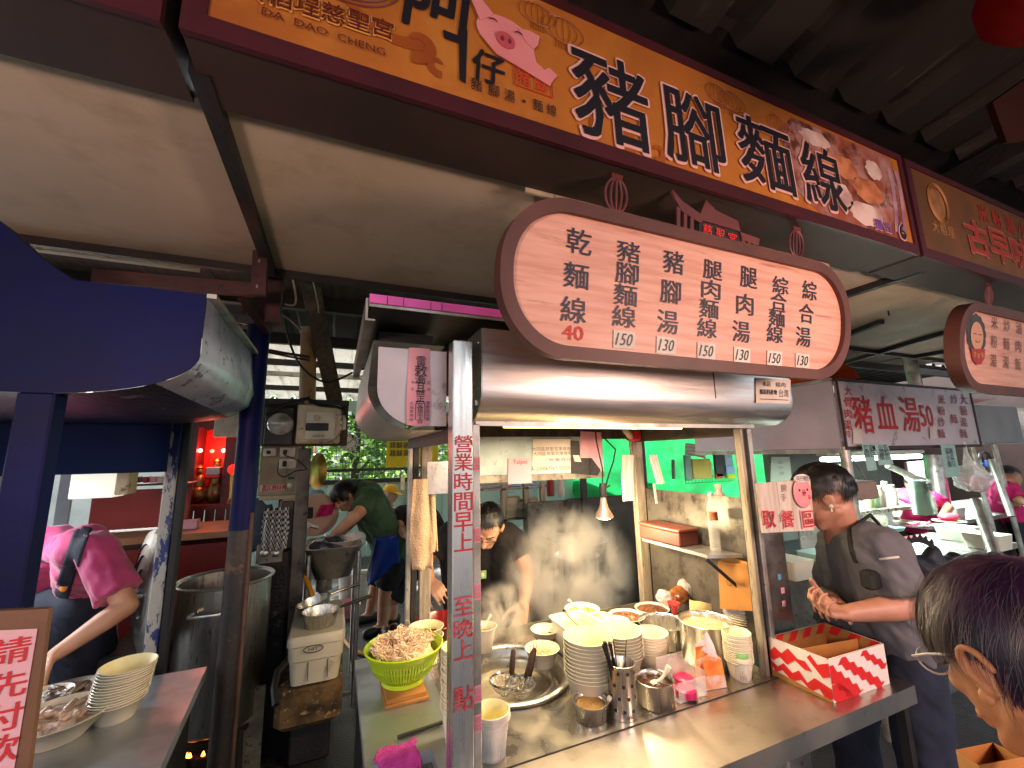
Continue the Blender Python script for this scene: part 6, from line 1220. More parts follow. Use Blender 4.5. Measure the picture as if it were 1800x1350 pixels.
sbk.build('concrete_block', m_dirt, None, label='rough stained concrete block under the cool box', cat='block', origin=(ca.x, YC, FL))
def pan(px, py, y, r, h, tilt, ang, lab, zb):
    q = P(px, py, y=y); c = V((q.x, q.y, zb)); t = thing('saucepan', lab, 'saucepan', c); MT = Matrix.Rotation(tilt, 3, 'Y')
    mb = MB(); mb.lathe([(0, 0), (r * .78, 0), (r * .82, .004), (r * .95, h - .012), (r + .004, h), (r - .002, h), (r * .8, .008), (0, .006)], c, 36, M4=MT); mb.build('bowl', m_steelv, t, True, angle=45)
    mb = MB(); s0 = c + MT @ V((r * cos(ang), r * sin(ang), h - .012)); mb.tube([s0, s0 + V((cos(ang), sin(ang), .12)) * .06, s0 + V((cos(ang), sin(ang), .10)) * .19], [.006, .009, .011], 8); mb.build('handle', m_steel if tilt else m_rubber, t, True)
lz = zl_ + .046
pan(563, 1095, 2.62, .092, .075, 0, radians(20), 'steel saucepan standing upright on the cool box lid', lz)
pan(556, 1062, 2.83, .092, .07, radians(-14), radians(25), 'tilted steel saucepan behind the upright one', lz)
# wash sink stand
YK = 3.06
sk = thing('wash_sink', 'steel wash sink on a tall tube stand full of dishes', 'sink', P(590, 1100, y=YK)); a, b = P(537, 975, y=YK), P(632, 950, y=YK + .1)
zk = P(590, 972, y=YK).z; x0, x1 = P(537, 970, y=YK).x, P(634, 970, y=YK).x
mb = MB(); loft([rrect(x0 + .05, x1 - .05, YK + .05, YK + .40, zk - .17, .08), rrect(x0, x1, YK, YK + .45, zk, .06), rrect(x0 - .012, x1 + .012, YK - .012, YK + .462, zk + .03, .06), rrect(x0 + .015, x1 - .015, YK + .015, YK + .435, zk + .03, .06), rrect(x0 + .06, x1 - .06, YK + .06, YK + .39, zk - .15, .06)], mb); mb.build('basin', m_steeld, sk, True, angle=40)
for xx, yy_ in ((x1 - .01, YK), (x1 - .01, YK + .44), (x0 + .01, YK + .44), (x0 + .02, YK)): mb = MB(); mb.tube([(xx, yy_, FL), (xx, yy_, zk)], .016, 10); mb.build('leg', m_steeld, sk, True)
mb = MB(); mb.box((x0, YK, FL + .06), (x1, YK + .02, FL + .08)); mb.box((x1 - .02, YK, FL + .06), (x1, YK + .44, FL + .08)); mb.build('brace', m_alud, sk)
mb = MB(); c = V(((x0 + x1) / 2 - .05, YK + .2, zk - .17)); mb.tube([c, c + V((0, 0, -.1))], .05, 16); mb.tube([c + V((0, 0, -.1)), c + V((0, 0, -.22))], .03, 12); mb.build('drain', m_alud, sk, True)
mb = MB(); q = P(600, 947, y=3.28); mb.lathe(bowlprof(.14, .08, .06), (q.x, 3.28, zk - .01), 32); mb.build('dish', m_ceramic, None, True, label='large white dish soaking in the wash sink', cat='dish', origin=(q.x, 3.28, zk))
crumple(575, 958, 3.22, .10, M('wet_dark', '#3a3a42', '#2a2a30', 9, .3, coat=.5), 'wet dark pot in the wash sink', 'wet_pot', seed=11, sq=(1.1, 1, .6))
crumple(622, 952, 3.28, .08, m_film, 'wet clear bag at the right end of the sink', 'wet_bag', seed=12)
mb = MB(); pts = [P(533, 935, y=3.2), P(527, 955, y=3.2), P(531, 1000, y=3.1), P(545, 1035, y=3.0), P(552, 1055, y=2.95)]; mb.tube(pts, .014, 10); mb.build('hose', m_yellow, None, True, label='yellow hose hanging down from the sink tap', cat='hose', origin=pts[0])
mb = MB(); q = P(536, 930, y=3.22); mb.tube([q + V((0, 0, -.05)), q, q + V((.03, 0, .02)), q + V((.08, .02, 0))], .014, 10); mb.ell(q + V((0, 0, .03)), (.03, .02, .02)); mb.build('tap', m_steelx, None, True, label='small chrome tap above the yellow hose', cat='tap', origin=q)
mb = MB(); pts = [P(608, 1100, z=FL + .015), P(560, 1080, z=FL + .015), P(600, 1150, z=FL + .015), P(640, 1140, z=FL + .015), P(700, 1146, z=FL + .015)]; mb.tube([P(605, 1125, z=FL + .015), P(620, 1143, z=FL + .015), P(645, 1152, z=FL + .015), P(685, 1150, z=FL + .015)], .014, 8); mb.build('hose', m_yellow, None, True, label='dirty yellow hose lying on the wet floor', cat='hose', origin=P(640, 1150, z=FL))
mb = MB(); mb.tube([P(502, 1165, y=2.45), P(488, 1180, y=2.4), P(482, 1210, y=2.35), P(485, 1240, y=2.3)], .016, 8); mb.build('hose', m_rubber, None, True, label='black ribbed hose curling beside the cool box', cat='hose', origin=P(485, 1240, y=2.3))
for px, lab, r in ((612, 'white bucket under the wash sink', .11), (633, 'white bucket right of the other one', .12)):
    q = P(px, 1052, z=FL); t = thing('bucket', lab, 'bucket', (q.x, q.y, FL), 'white buckets under the sink'); mb = MB(); mb.lathe([(0, 0), (r * .85, 0), (r, .26), (r + .008, .27), (r - .008, .262), (r * .8, .01)], (q.x, q.y, FL), 26); mb.build('body', m_white, t, True, angle=50); mb = MB(); mb.tube([(q.x + r * cos(t_ * pi / 8), q.y - r * .9 * sin(t_ * pi / 8), FL + .26 - .08 * sin(t_ * pi / 8)) for t_ in range(9)], .003, 5); mb.build('handle', m_alud, t)
q = P(612, 1088, z=FL); mb = MB(); loft([rrect(q.x - .08, q.x + .08, q.y, q.y + .2, FL, .02), rrect(q.x - .11, q.x + .11, q.y - .02, q.y + .23, FL + .12, .03)], mb); mb.build('tub', m_pinkpaper, None, True, label='small pale pink tub behind the cool box', cat='tub', origin=q)
# cream disc and hot pink cloth by the sink
q = P(556, 905, y=3.75); mb = MB(); mb.lathe([(0, .02), (.12, .016), (.165, 0), (.165, -.006), (0, .012)], q, 36, M4=Matrix.Rotation(radians(95), 3, 'X') @ Matrix.Rotation(0, 3, 'Y')); mb.build('round_tray', M('peach_tray', '#d1ad98', '#c29c86', 4, .6), None, True, label='peach round tray hanging above the sink', cat='tray', origin=q)
mb = MB(); A_, B_, C_, D_ = P(565, 888, y=3.7), P(590, 885, y=3.7), P(584, 905, y=3.7), P(555, 910, y=3.7); mb.sheet(lambda u, v: A_.lerp(B_, u).lerp(D_.lerp(C_, u), v) + V((0, .02 * sin(u * 8), 0)), 12, 8); mb.build('pink_cloth', m_hotpink, None, True, label='hot pink cloth hanging beside the peach tray', cat='cloth', origin=A_)
mb = MB(); q = P(545, 902, y=3.6); mb.bbox(q + V((-.04, 0, -.04)), q + V((.02, .04, .04)), .005); mb.build('black_box', m_rubber, None, label='small black box by the peach tray', cat='box', origin=q)
mb = MB(); q = P(555, 868, y=3.9); mb.ell(q, (.07, .05, .04)); mb.build('cap', M('sky_blue_cloth', '#7fb4c8', None, rough=.8), None, True, label='light blue cap above the peach tray', cat='cap', origin=q)
# ============================================================ GARDEN OPENING AT THE REAR
YG = 7.2
tw = MB(); a = P(560, 832, y=YG); n_ = 26
gw = thing('garden_wall', 'pale green corrugated sheet wall at the rear', 'wall', (0, YG, FL))
for i in range(n_):
    x0 = -1.6 + i * .30; m = MB(); m.bbox((x0, YG - (.02 if i % 2 else 0), FL), (x0 + .296, YG + .03, P(620, 850, y=YG).z), .006); m.build('sheet_panel', m_teal, gw)
mb = MB(); mb.box((-1.6, YG - .03, P(620, 850, y=YG).z), (6.2, YG + .05, P(620, 845, y=YG).z + .02)); mb.build('top_rail', m_black, gw)
fe = thing('wire_fence', 'black wire mesh fence above the pale green wall', 'fence', (0, YG, 1.4)); zf0, zf1 = P(620, 845, y=YG).z, 2.62
for i in range(52): m = MB(); x = -1.4 + i * .10; m.tube([(x, YG, zf0), (x, YG, zf1)], .004, 4); m.build('wire', m_rubber, fe)
for j in range(14): m = MB(); z = zf0 + j * .095; m.tube([(-1.5, YG - .006, z), (3.9, YG - .006, z)], .004, 4); m.build('wire', m_rubber, fe)
m = MB(); z = P(640, 826, y=YG - .02).z; m.box((-1.5, YG - .04, z - .02), (3.9, YG - .02, z + .02)); m.build('rail', m_black, fe)
for x in (-.75, -.55, 1.1): m = MB(); m.box((x, YG - .08, FL), (x + .1, YG - .04, 2.62)); m.build('post', m_black if x != -.75 else m_bluepaint, fe)
def tree(cx, cyy, base, z0, z1, rx, ry, n, lab, seed, ls=.09):
    rr = random.Random(seed); t = thing('leafy_tree', lab, 'tree', (cx, cyy, FL)); mb = MB(); mb.tube([(cx, cyy, FL), (cx + .05, cyy, (z0 + z1) * .4), (cx, cyy + .1, z1 * .8)], [.09, .06, .02], 10)
    for k in range(7): a = k * .9; h = z0 + (z1 - z0) * k / 8; mb.tube([(cx, cyy, h * .8), (cx + rx * .7 * cos(a), cyy + ry * .7 * sin(a), h + .2)], [.03, .008], 6)
    mb.build('trunk', m_bark, t, True)
    cl = [(rr.uniform(-1, 1), rr.uniform(-1, 1), rr.uniform(-1, 1), rr.uniform(.16, .34)) for _ in range(46)]
    for nm_mat, cnt in ((m_leaf, n), (m_leafd, n // 2)):
        m = MB()
        for i in range(cnt):
            c = rr.choice(cl); p = V((c[0] + rr.gauss(0, c[3]), c[1] + rr.gauss(0, c[3]), c[2] + rr.gauss(0, c[3]))); 
            p = V((cx + p.x * rx, cyy + p.y * ry, (z0 + z1) / 2 + p.z * (z1 - z0) / 2)); u_ = V((rr.gauss(0, 1), rr.gauss(0, 1), rr.gauss(0, .6))).normalized(); w_ = u_.cross(V((rr.gauss(0, 1), rr.gauss(0, 1), rr.gauss(0, 1)))).normalized(); s_ = ls * rr.uniform(.5, 1.2)
            m.add([p - u_ * s_, p - w_ * s_ * .45, p + u_ * s_, p + w_ * s_ * .45], [(0, 1, 2, 3)])
        m.build('crown', nm_mat, t)
tree(.3, 8.3, 0, 1.3, 3.6, 1.1, .6, 2600, 'bright leafy tree right behind the wire fence clock', 5)
tree(1.7, 8.5, 0, 1.2, 3.4, 1.0, .6, 2200, 'bright leafy shrub tree behind the yellow menu sheet', 6)
tree(-1.3, 9.2, 0, 1.3, 3.6, .9, .6, 1500, 'leafy tree left of the fence posts', 8)
bd = thing('rear_building', 'pale building far behind the trees', 'building', (1, 13, FL)); mb = MB(); mb.box((-6, 13, FL), (9, 13.3, 3.2)); mb.build('wall', M('pale_render', '#b9bcb4', '#a6aaa2', 2, .7), bd)
for i in range(6): mb = MB(); mb.box((-4 + i * 2, 12.95, 1.2), (-3 + i * 2, 12.99, 2.2)); mb.build('window', m_alu, bd)
# clock and yellow menu on the fence
q = P(613, 778, y=6.6); ck_ = thing('wall_clock', 'round white clock hanging before the green trees', 'clock', q); r = P(630, 778, y=6.6).x - q.x; MR = Matrix.Rotation(pi / 2, 3, 'X')
mb = MB(); mb.lathe([(r, 0), (r, .03), (r * .93, .035), (r * .92, .02)], q, 36, M4=MR); mb.build('rim', M('clock_rim', '#8fb0b8', None), ck_, True, angle=40)
mb = MB(); mb.lathe([(0, .022), (r * .93, .022)], q, 36, M4=MR); mb.build('dial', m_white, ck_)
for k in range(1, 13): a = pi / 2 - k * pi / 6; mb = MB(); mb.glyph(str(k), q + V((r * .74 * cos(a), -.026, r * .74 * sin(a))), EX * (.016 if k < 10 else .022), EZ * .02, .01); mb.build('numeral', m_blacktext, ck_)
mb = MB(); mb.beam(q + V((-.1, -.03, -.05)), q + V((0, -.03, 0)), .008, .003, up=(0, 1, 0)); mb.beam(q + V((0, -.03, 0)), q + V((.08, -.03, .07)), .010, .003, up=(0, 1, 0)); mb.build('hands', m_blacktext, ck_)
ym = thing('yellow_menu', 'yellow menu sheet hanging on the wire fence', 'menu sheet', P(700, 820, y=6.7)); mb = MB(); mb.add([P(*p, y=6.7) for p in ((678, 822), (770, 815), (770, 768), (680, 770))], [(0, 1, 2, 3)]); mb.build('sheet', M('yellow_sheet', '#d9c41e', '#cdb414', 3, .6, emis='#d9c41e', es=0), ym)
for i in range(6):
    for j in range(2 if i < 3 else 1):
        mb = MB(); mb.glyph('麵線' if i % 2 else '湯麵', P(690 + i * 12, 778 + j * 14 + 4, y=6.69), EX * .045, EZ * .05, .02); mb.build('lettering', m_navytext, ym)
pbox(704, 835, 712, 862, 7.1, .01, 'paper_note', m_paper, None, label='small white note on the pale green wall', cat='note', origin=P(708, 862, y=7.1))

# ============================================================ BEHIND THE MAIN STALL
gt_ = MB(); 
gt_.sheet(lambda u, v: V((4.2 + 5.2 * u, 6.9 + .10 * sin(u * 22 + v * 3) + .16 * noise.noise(V((u * 7, v * 5, 0))), .3 + 2.15 * v)), 80, 14); gt_.build('tarpaulin', m_green, None, True, label='bright green tarpaulin stretched behind the main stall', cat='tarpaulin', origin=(3, 4.4, 1.3))
rk = thing('dish_rack', 'steel rack with bowls behind the bent cook', 'rack', P(905, 930, y=3.0))
for zz in (P(900, 858, y=3.0).z, P(900, 912, y=3.0).z, P(900, 932, y=3.0).z - .05): mb = MB(); mb.box((P(850, 900, y=3.0).x, 3.0, zz - .012), (P(955, 900, y=3.0).x, 3.4, zz)); mb.build('shelf', m_alud, rk)
for px in (882, 922, 952): mb = MB(); x = P(px, 900, y=3.0).x; mb.box((x, 3.0, FL), (x + .04, 3.03, P(900, 850, y=3.0).z)); mb.build('leg', m_cream, rk)
zr = P(900, 912, y=3.0).z; g = 'bowls on the dish rack'
for px, n in ((898, 5), (915, 3), (932, 4)):
    q = P(px, 912, y=3.08); stack('rack_bowl', 'bowl', (q.x, 3.1, zr), zr + .06 + .018 * n, .085, .05, .06, .018, m_ceramic, g, f'top bowl of the {"left" if px < 900 else "middle" if px < 920 else "right"} pile on the dish rack', f'bowl nested in the {"left" if px < 900 else "middle" if px < 920 else "right"} pile on the dish rack', f'lowest bowl of the {"left" if px < 900 else "middle" if px < 920 else "right"} pile on the dish rack', n=n)
pbox(836, 853, 900, 862, 3.1, .3, 'folded_cover', M('white_red_cover', '#d8d0d0', '#c03a48', 6, .6), None, label='white and red folded cover on top of the dish rack', cat='cover', origin=P(870, 862, y=3.1)); pbox(901, 852, 962, 859, 3.1, .3, 'blue_cover', M('royal_blue', '#2f56c8', None, rough=.5), None, label='royal blue cover strip on top of the dish rack', cat='cover', origin=P(930, 859, y=3.1))
for px, mt, l in ((968, m_red, 'small red bottle behind the fascia edge'), (986, m_white, 'small white bottle behind the fascia edge')): q = P(px, 872, y=3.3); t = thing('bottle', l, 'bottle', q); mb = MB(); mb.lathe([(0, 0), (.035, 0), (.035, .12), (.015, .16), (.015, .19), (0, .19)], q, 16); mb.build('body', mt, t, True)
sc_ = thing('splash_screen', 'tall grimy steel splash screen behind the cooking steam', 'screen', P(1030, 1080, y=2.62))
def scr(x0, y0, x1, y1, y, mt, nm='screen_panel'):
    a, b = P(x0, y1, y=y), P(x1, y0, y=y); m = MB(); m.bbox((a.x, y, FL + .3), (b.x, y + .015, b.z), .004); m.build(nm, mt, sc_)
scr(932, 878, 1003, 1060, 2.75, m_grime); scr(1004, 868, 1130, 1060, 2.7, M('dark_sooty_panel', '#46413b', '#2e2a27', 5, .5, .5, bump=.3, c3='#5f574c', s3=10))
q = P(1045, 850, y=2.68); mb = MB(); mb.box((q.x - .12, 2.66, 1.2), (q.x - .08, 2.69, 1.72)); mb.build('screen_post', m_black, sc_)
a = P(1012, 948, y=2.35); bp_ = thing('steamer_pot', 'steel pot with domed glass lid in the steam', 'pot', (a.x, a.y, .6)); r = .19
mb = MB(); mb.lathe([(r * .7, .6), (r * .72, a.z - .10), (r * .75, a.z - .09)], (a.x, a.y, 0), 36); mb.build('wall', m_steelv, bp_, True)
mb = MB(); mb.lathe([(r, a.z), (r + .006, a.z + .004), (r, a.z + .01), (r * .7, a.z + .03), (r * .3, a.z + .042), (0, a.z + .045)], (a.x, a.y, 0), 40); mb.build('lid', M('lid_glass', (.75, .78, .78), None, rough=.12, alpha=.45, metal=.3, spec=1), bp_, True); mb = MB(); mb.lathe([(.012, a.z + .04), (.02, a.z + .06), (.02, a.z + .07), (0, a.z + .075)], (a.x, a.y, 0), 16); mb.build('knob', m_rubber, bp_, True); mb = MB(); mb.lathe([(r, a.z - .002), (r + .008, a.z), (r + .008, a.z + .008), (r, a.z + .008)], (a.x, a.y, 0), 40, closed=True); mb.build('rim', m_steelv, bp_, True)
# office basket on the tarpaulin wall
ob = thing('wire_basket', 'green wire basket stuffed with papers and bags on the tarpaulin', 'basket', P(1240, 850, y=3.6)); q0 = P(1205, 850, y=3.6); q1 = P(1288, 815, y=3.6)
mb = MB()
for k in range(16): x = q0.x + (q1.x - q0.x) * k / 15; mb.tube([(x, 3.6, q0.z), (x, 3.6, q1.z)], .003, 4)
for k in range(4): z = q0.z + (q1.z - q0.z) * k / 3; mb.tube([(q0.x, 3.6, z), (q1.x, 3.6, z)], .003, 4)
mb.build('wires', m_leafd, ob)
it = [((1204, 845), (1212, 800), .02, M('sage_paper', '#7d9a8a', None), 'grey green folder at the left of the wire basket'), ((1216, 842), (1245, 806), .03, M('manila', '#d9c060', '#c9ae50', 6, .7), 'yellow folder in the wire basket'), ((1228, 836), (1250, 812), .01, m_paper, 'white envelope pinned before the yellow folder'), ((1256, 838), (1270, 796), .03, m_black, 'black rack holding pens in the wire basket'), ((1268, 820), (1284, 793), .02, M('pale_blue_form', '#b9d4e0', '#9ab8c8', 8, .7), 'pale blue form sheets at the right of the basket'), ((1270, 832), (1287, 818), .03, M('lavender_pack', '#98b0dc', None), 'lavender packet at the right of the basket'), ((1275, 841), (1289, 834), .03, M('yellow_tape', '#ddd81e', None), 'yellow tape roll at the lower right of the basket'), ((1256, 841), (1267, 832), .03, M('orange_grip', '#e04a20', None), 'orange handled tool at the basket bottom')]
for (p0_, p1_, dep, mt, l) in it: a, b = P(*p0_, y=3.57), P(*p1_, y=3.57); m = MB(); m.bbox((a.x, 3.57 - dep, a.z), (b.x, 3.57, b.z), .004); m.build('stationery', mt, None, label=l, cat='stationery', origin=a, group='things in the wire basket')
for k in range(7):
    a = P(1203, 800 - k * 3, y=3.55); m = MB(); m.sheet(lambda u, v, k=k, a=a: a + V((.30 * u, -.02 * v, .02 * v - .05 * u * u + .012 * k * u * 0 + .01 * noise.noise(V((u * 4, v, k))))), 10, 3); m.build('paper_bag', m_paper if k % 2 else m_pinkpaper, None, True, label='folded paper bag fanned out over the wire basket', cat='paper bag', group='paper bags fanned over the basket', origin=a)
mb = MB(); a, b = P(1184, 842, y=3.0), P(1183, 808, y=3.0); mb.beam(a, b, .03, .01, up=(0, 1, 0)); mb.build('wood_paddle', m_wood, None, label='brown wooden paddle standing before the tarpaulin', cat='paddle', origin=a)

# ============================================================ RIGHT-HAND STALLS
Y2 = 1.5
s2_ = thing('food_stall', 'second stall on the right with pale hood and red blood soup sign', 'food stall', (3.4, 2.2, FL))
a, b = P(1478, 785, y=Y2), P(1703, 690, y=Y2); XL = P(1478, 720, y=Y2).x; XR = b.x; ZB, ZT = a.z, P(1478, 670, y=Y2).z
mb = MB(); mb.box((XL, Y2, ZB), (XR, Y2 + .02, ZT)); pn = mb.build('sign_panel', M('mauve_grey_panel', '#d0c4ca', '#bdb1b8', 3, .4, .1, c3='#a0939a', s3=8, lo3=.6), s2_)
f = MB(); f.box((XL - .015, Y2 - .008, ZB - .02), (XR + .015, Y2 - .001, ZB)); f.box((XL - .015, Y2 - .008, ZT), (XR + .015, Y2 - .001, ZT + .015)); f.box((XR, Y2 - .008, ZB), (XR + .015, Y2 - .001, ZT)); f.box((XL - .015, Y2 - .008, ZB), (XL, Y2 - .001, ZT)); f.build('sign_frame', m_brownbox, s2_)
def t2(ch, px, py, w_, h_, wt, mt=m_redtext): q = P(px, py, y=Y2 - .004); m = MB(); m.glyph(ch, q, EX * (P(px + w_ / 2, py, y=Y2).x - P(px - w_ / 2, py, y=Y2).x) * .5, EZ * (P(px, py - h_ / 2, y=Y2).z - P(px, py + h_ / 2, y=Y2).z) * .5, wt); m.build('lettering', mt, s2_)
k2 = (XR - XL) / 225
for ch, px, py, w_, h_ in (('豬', 1517, 728, 34, 68), ('血', 1558, 725, 34, 58), ('湯', 1600, 728, 32, 62)): t2(ch, px, py, w_, h_, .03)
t2('50', 1629, 731, 22, 38, .025)
for i, ch in enumerate('大骨肉湯'): t2(ch, 1491, 687 + i * 20, 13, 17, .02)
t2('70', 1490, 763, 10, 13, .015)
rt2 = M('faded_red_lettering', '#8f4048', None)
for ci, (txt, px) in enumerate((('米粉炒麵', 1655), ('炒麵', 1677), ('大腸湯麵', 1694))):
    n = len(txt)
    for i, ch in enumerate(txt): t2(ch, px, 702 + i * (20 if n > 2 else 34), 12, 16, .02, rt2)
for p in ([(1500, 780), (1516, 779), (1515, 754), (1499, 754)], [(1635, 771), (1646, 770), (1646, 749), (1634, 750)]): m = MB(); m.add([P(*q, y=Y2 - .008) for q in p], [(0, 1, 2, 3)]); m.build('white_note', m_paper, s2_)
mb = MB(); mb.box((XL - .02, Y2 + .02, ZB - .01), (XL - .006, Y2 + 1.1, ZT)); mb.build('side_sheet', M('pale_mauve_sheet', '#c9bfc6', '#b8aeb5', 4, .3, .2), s2_); mb = MB(); mb.box((XL - .03, Y2 + .02, ZT), (XL - .005, Y2 + 1.1, ZT + .02)); mb.box((XL - .03, Y2 + .02, ZB - .04), (XL - .005, Y2 + 1.1, ZB - .012)); mb.build('side_rail', m_alu, s2_)
mb = MB(); mb.sheet(lambda u, v: V((XL - .05 + .4 * v, Y2 + .05 + 1.3 * u, ZT + .022 + .11 * sin(v * 3.1) ** .5 + .02 * sin(u * 9) * v)), 14, 8); mb.build('orange_tarpaulin', m_orange, None, True, label='orange tarpaulin roll on top of the second stall side', cat='tarpaulin', origin=(XL, Y2, ZT))
for x, w_ in ((XL - .01, .035), (P(1535, 950, y=Y2).x if False else XL + .01, .0)):
    if w_: mb = MB(); mb.tube([(x + .03, Y2 + .02, FL), (x + .02, Y2 + .02, ZB)], .028, 16); mb.build('post', m_alu, s2_, True)
mb = MB(); mb.box((XL, Y2 + .03, ZB + .06), (XR, Y2 + 1.0, ZB + .08)); mb.build('canopy_sheet', M('white_sheet', '#d8e0da', None, rough=.5), s2_)
mb = MB(); mb.box((XL - .1, Y2 + .55, 1.10), (XR + .3, Y2 + 1.1, 1.13)); mb.box((XL - .15, Y2 + .05, .86), (XR + .4, Y2 + .54, .90)); mb.build('counter', m_counter, s2_)
mb = MB(); mb.box((XL - .12, Y2 + .1, FL), (XR + .3, Y2 + .5, .855)); mb.build('counter_base', m_steeld, s2_); mb = MB(); mb.box((XL + .3, Y2 + .545, .90), (XR - .2, Y2 + .555, 1.10)); mb.build('riser_panel', m_counter, s2_)
# fluorescent tubes of the second stall
for y_, lab in ((Y2 + .75, 'bright fluorescent tube hanging inside the second stall'),):
    a, b = P(1445, 808, y=y_), P(1618, 806, y=y_); t = thing('tube_lamp', lab, 'lamp', a); mb = MB(); mb.tube([V((a.x, y_, a.z)), V((b.x, y_, a.z))], .02, 12); mb.build('tube', M('tube_glow', '#ffffff', None, emis='#d8fff4', es=3), t); mb = MB(); mb.box((a.x, y_ - .04, a.z + .03), (b.x, y_ + .04, a.z + .06)); mb.build('fitting', m_white, t)
    for k in range(2):
        l2 = bpy.data.objects.new('stall_light', bpy.data.lights.new('stall_light', 'AREA')); COL.objects.link(l2); l2.data.shape = 'RECTANGLE'; l2.data.size = 1.4; l2.data.size_y = .08; l2.location = ((a.x + b.x) / 2 + k * 2.8, y_ + k * .6, a.z - .03); l2.data.energy = 15; l2.data.color = (.78, 1, .95)
# third stall box further right
s3_ = thing('food_stall', 'third stall further right with pale grey hood box', 'food stall', (6.2, 2.2, FL)); a, b = P(1706, 780, y=1.9), P(1787, 714, y=1.9); mb = MB(); mb.bbox((a.x, 1.9, a.z), (b.x, 2.3, b.z), .01); mb.build('hood', M('pale_grey_sheet', '#a3a8aa', '#92979a', 3, .4, .2), s3_); mb = MB(); mb.bbox((b.x + .01, 1.9, a.z), (b.x + 2.5, 2.0, b.z - .02), .01); mb.build('hood_film', m_film, s3_); mb = MB(); mb.bbox((b.x + .3, 2.01, a.z), (b.x + 2.5, 2.4, b.z - .03), .01); mb.build('hood', m_alud, s3_)
for px in (1785, 1745): x = P(px, 900, y=2.1).x; mb = MB(); mb.tube([(x, 2.1, FL), (x - .15, 2.1, a.z)], .022, 12); mb.build('post', m_alu, s3_, True)
mb = MB(); mb.box((a.x - .2, 2.2, .86), (b.x + 3, 3.0, .90)); mb.build('counter', m_steeld, s3_); mb = MB(); mb.box((a.x, 2.3, FL), (b.x + 3, 2.9, .855)); mb.build('counter_base', m_black, s3_)
mb = MB(); a = P(1706, 700, y=1.95); mb.sheet(lambda u, v: V((a.x + .6 * u, 1.95 + .5 * v, a.z - .06 + .09 * sin(v * 3 + u))), 10, 8); mb.build('orange_tarpaulin', m_orange, None, True, label='orange tarpaulin on top of the third stall', cat='tarpaulin', origin=a)
# rear hall wall on the right, dim
mb = MB(); mb.box((6.9, 5.0, FL), (14, 5.1, 2.9)); mb.build('hall_wall', M('grey_hall_wall', '#7d8074', '#6c6f64', 2, .8, c3='#4f5148', s3=6), None, label='dim grey hall wall behind the right stalls', cat='wall', origin=(8, 5, FL))
mb = MB(); mb.box((10.5, -3, FL), (10.6, 5, 3.4)); mb.build('hall_wall', m_brownbox, None, label='dark wall closing the far right end of the lane', cat='wall', origin=(10.5, 0, FL))
# steel conduit rising behind the second sign
mb = MB(); mb.tube([P(1612, 690, y=2.0), P(1597, 620, y=2.0)], .05, 16); mb.build('vent_pipe', m_alu, None, True, label='grey vent pipe above the red lettered second sign', cat='pipe', origin=P(1612, 690, y=2.0))
mb = MB(); mb.tube([P(1640, 800, y=2.6), P(1655, 900, y=2.6)], .09, 20); mb.build('column', m_steeld, None, True, label='round grey column inside the second stall', cat='column', origin=P(1655, 900, y=2.6))
mb = MB(); mb.tube([P(1715, 880, y=1.55), P(1748, 975, y=1.4)], .03, 12); mb.build('prop_pole', m_alu, None, True, label='leaning steel prop beside the paper stack', cat='pole', origin=P(1748, 975, y=1.4))
mb = MB(); mb.tube([P(1742, 808, y=1.9), P(1778, 908, y=1.8)], .025, 12); mb.build('prop_pole', m_alu, None, True, label='steel prop in front of the far woman in pink', cat='pole', origin=P(1778, 908, y=1.8))
mb = MB(); mb.tube([P(1560, 818, y=2.0), P(1620, 845, y=1.9)], .025, 12); mb.build('rail', m_alu, None, True, label='slanting steel rail inside the second stall', cat='rail', origin=P(1620, 845, y=1.9))
# hanging papers and bags
def hang(pts, y, mt, lab, txt=None, nm='hanging_sheet'):
    t = thing(nm, lab, 'sheet', P(*pts[0], y=y)); m = MB(); m.add([P(*p, y=y) for p in pts], [(0, 1, 2, 3)]); m.build('sheet', mt, t)
    if txt:
        c = sum((P(*p, y=y) for p in pts), V()) / 4; h = (P(*pts[3], y=y).z - P(*pts[0], y=y).z)
        for j, s_ in enumerate(txt): m = MB(); m.glyph(s_, c + V((0, -.003, h * (.30 - .2 * j))), EX * .05, EZ * .02, 0); m.build('lettering', m_navytext, t)
m_mint = M('mint_sheet', '#a8ccc0', '#98bcb0', 6, .7)
hang([(1525, 828), (1542, 826), (1532, 778), (1514, 779)], 1.46, m_mint, 'narrow brown and blue sheet hanging under the second sign', ['菜單', '價目'])
hang([(1545, 818), (1571, 816), (1560, 780), (1537, 780)], 1.45, m_mint, 'wide mint sheet hanging under the second sign', ['公告', '須知', '敬告'])
hang([(1663, 840), (1688, 836), (1678, 782), (1653, 782)], 1.46, m_mint, 'long mint price sheet near the right end of the second sign', ['湯麵', '小菜', '價目'])
hang([(1354, 852), (1393, 850), (1388, 803), (1356, 803)], 3.8, M('calendar_paper', '#cfd8c0', None), 'pale wall calendar glimpsed right of the stall post', ['三四五六日', '七八九十一', '二三四五六'])
def bag(px, py, y, r, mt, lab, s=(1, .8, .8)):
    q = P(px, py, y=y); t = thing('hanging_bag', lab, 'bag', q); m = MB(); m.ell((0, 0, 0), (r * s[0], r * s[1], r * s[2]), 18, 12)
    for v in m.v: v *= 1 + .25 * noise.noise(v * 20 + V((px, 0, 0)))
    m.v = [v + q for v in m.v]; m.build('bag', mt, t); m = MB(); m.tube([q + V((0, 0, r * .6)), q + V((-.01, 0, r * 1.5)), q + V((-.005, 0, r * 2.4))], [r * .3, .012, .006], 8); m.build('neck', m_film, t, True)
bag(1708, 840, 1.5, .12, m_film, 'clear bag of trays hanging at the right end of the second sign'); bag(1722, 850, 1.52, .07, m_pinkpaper, 'pale brown packet inside the hanging clear bag', (1, .6, .9))
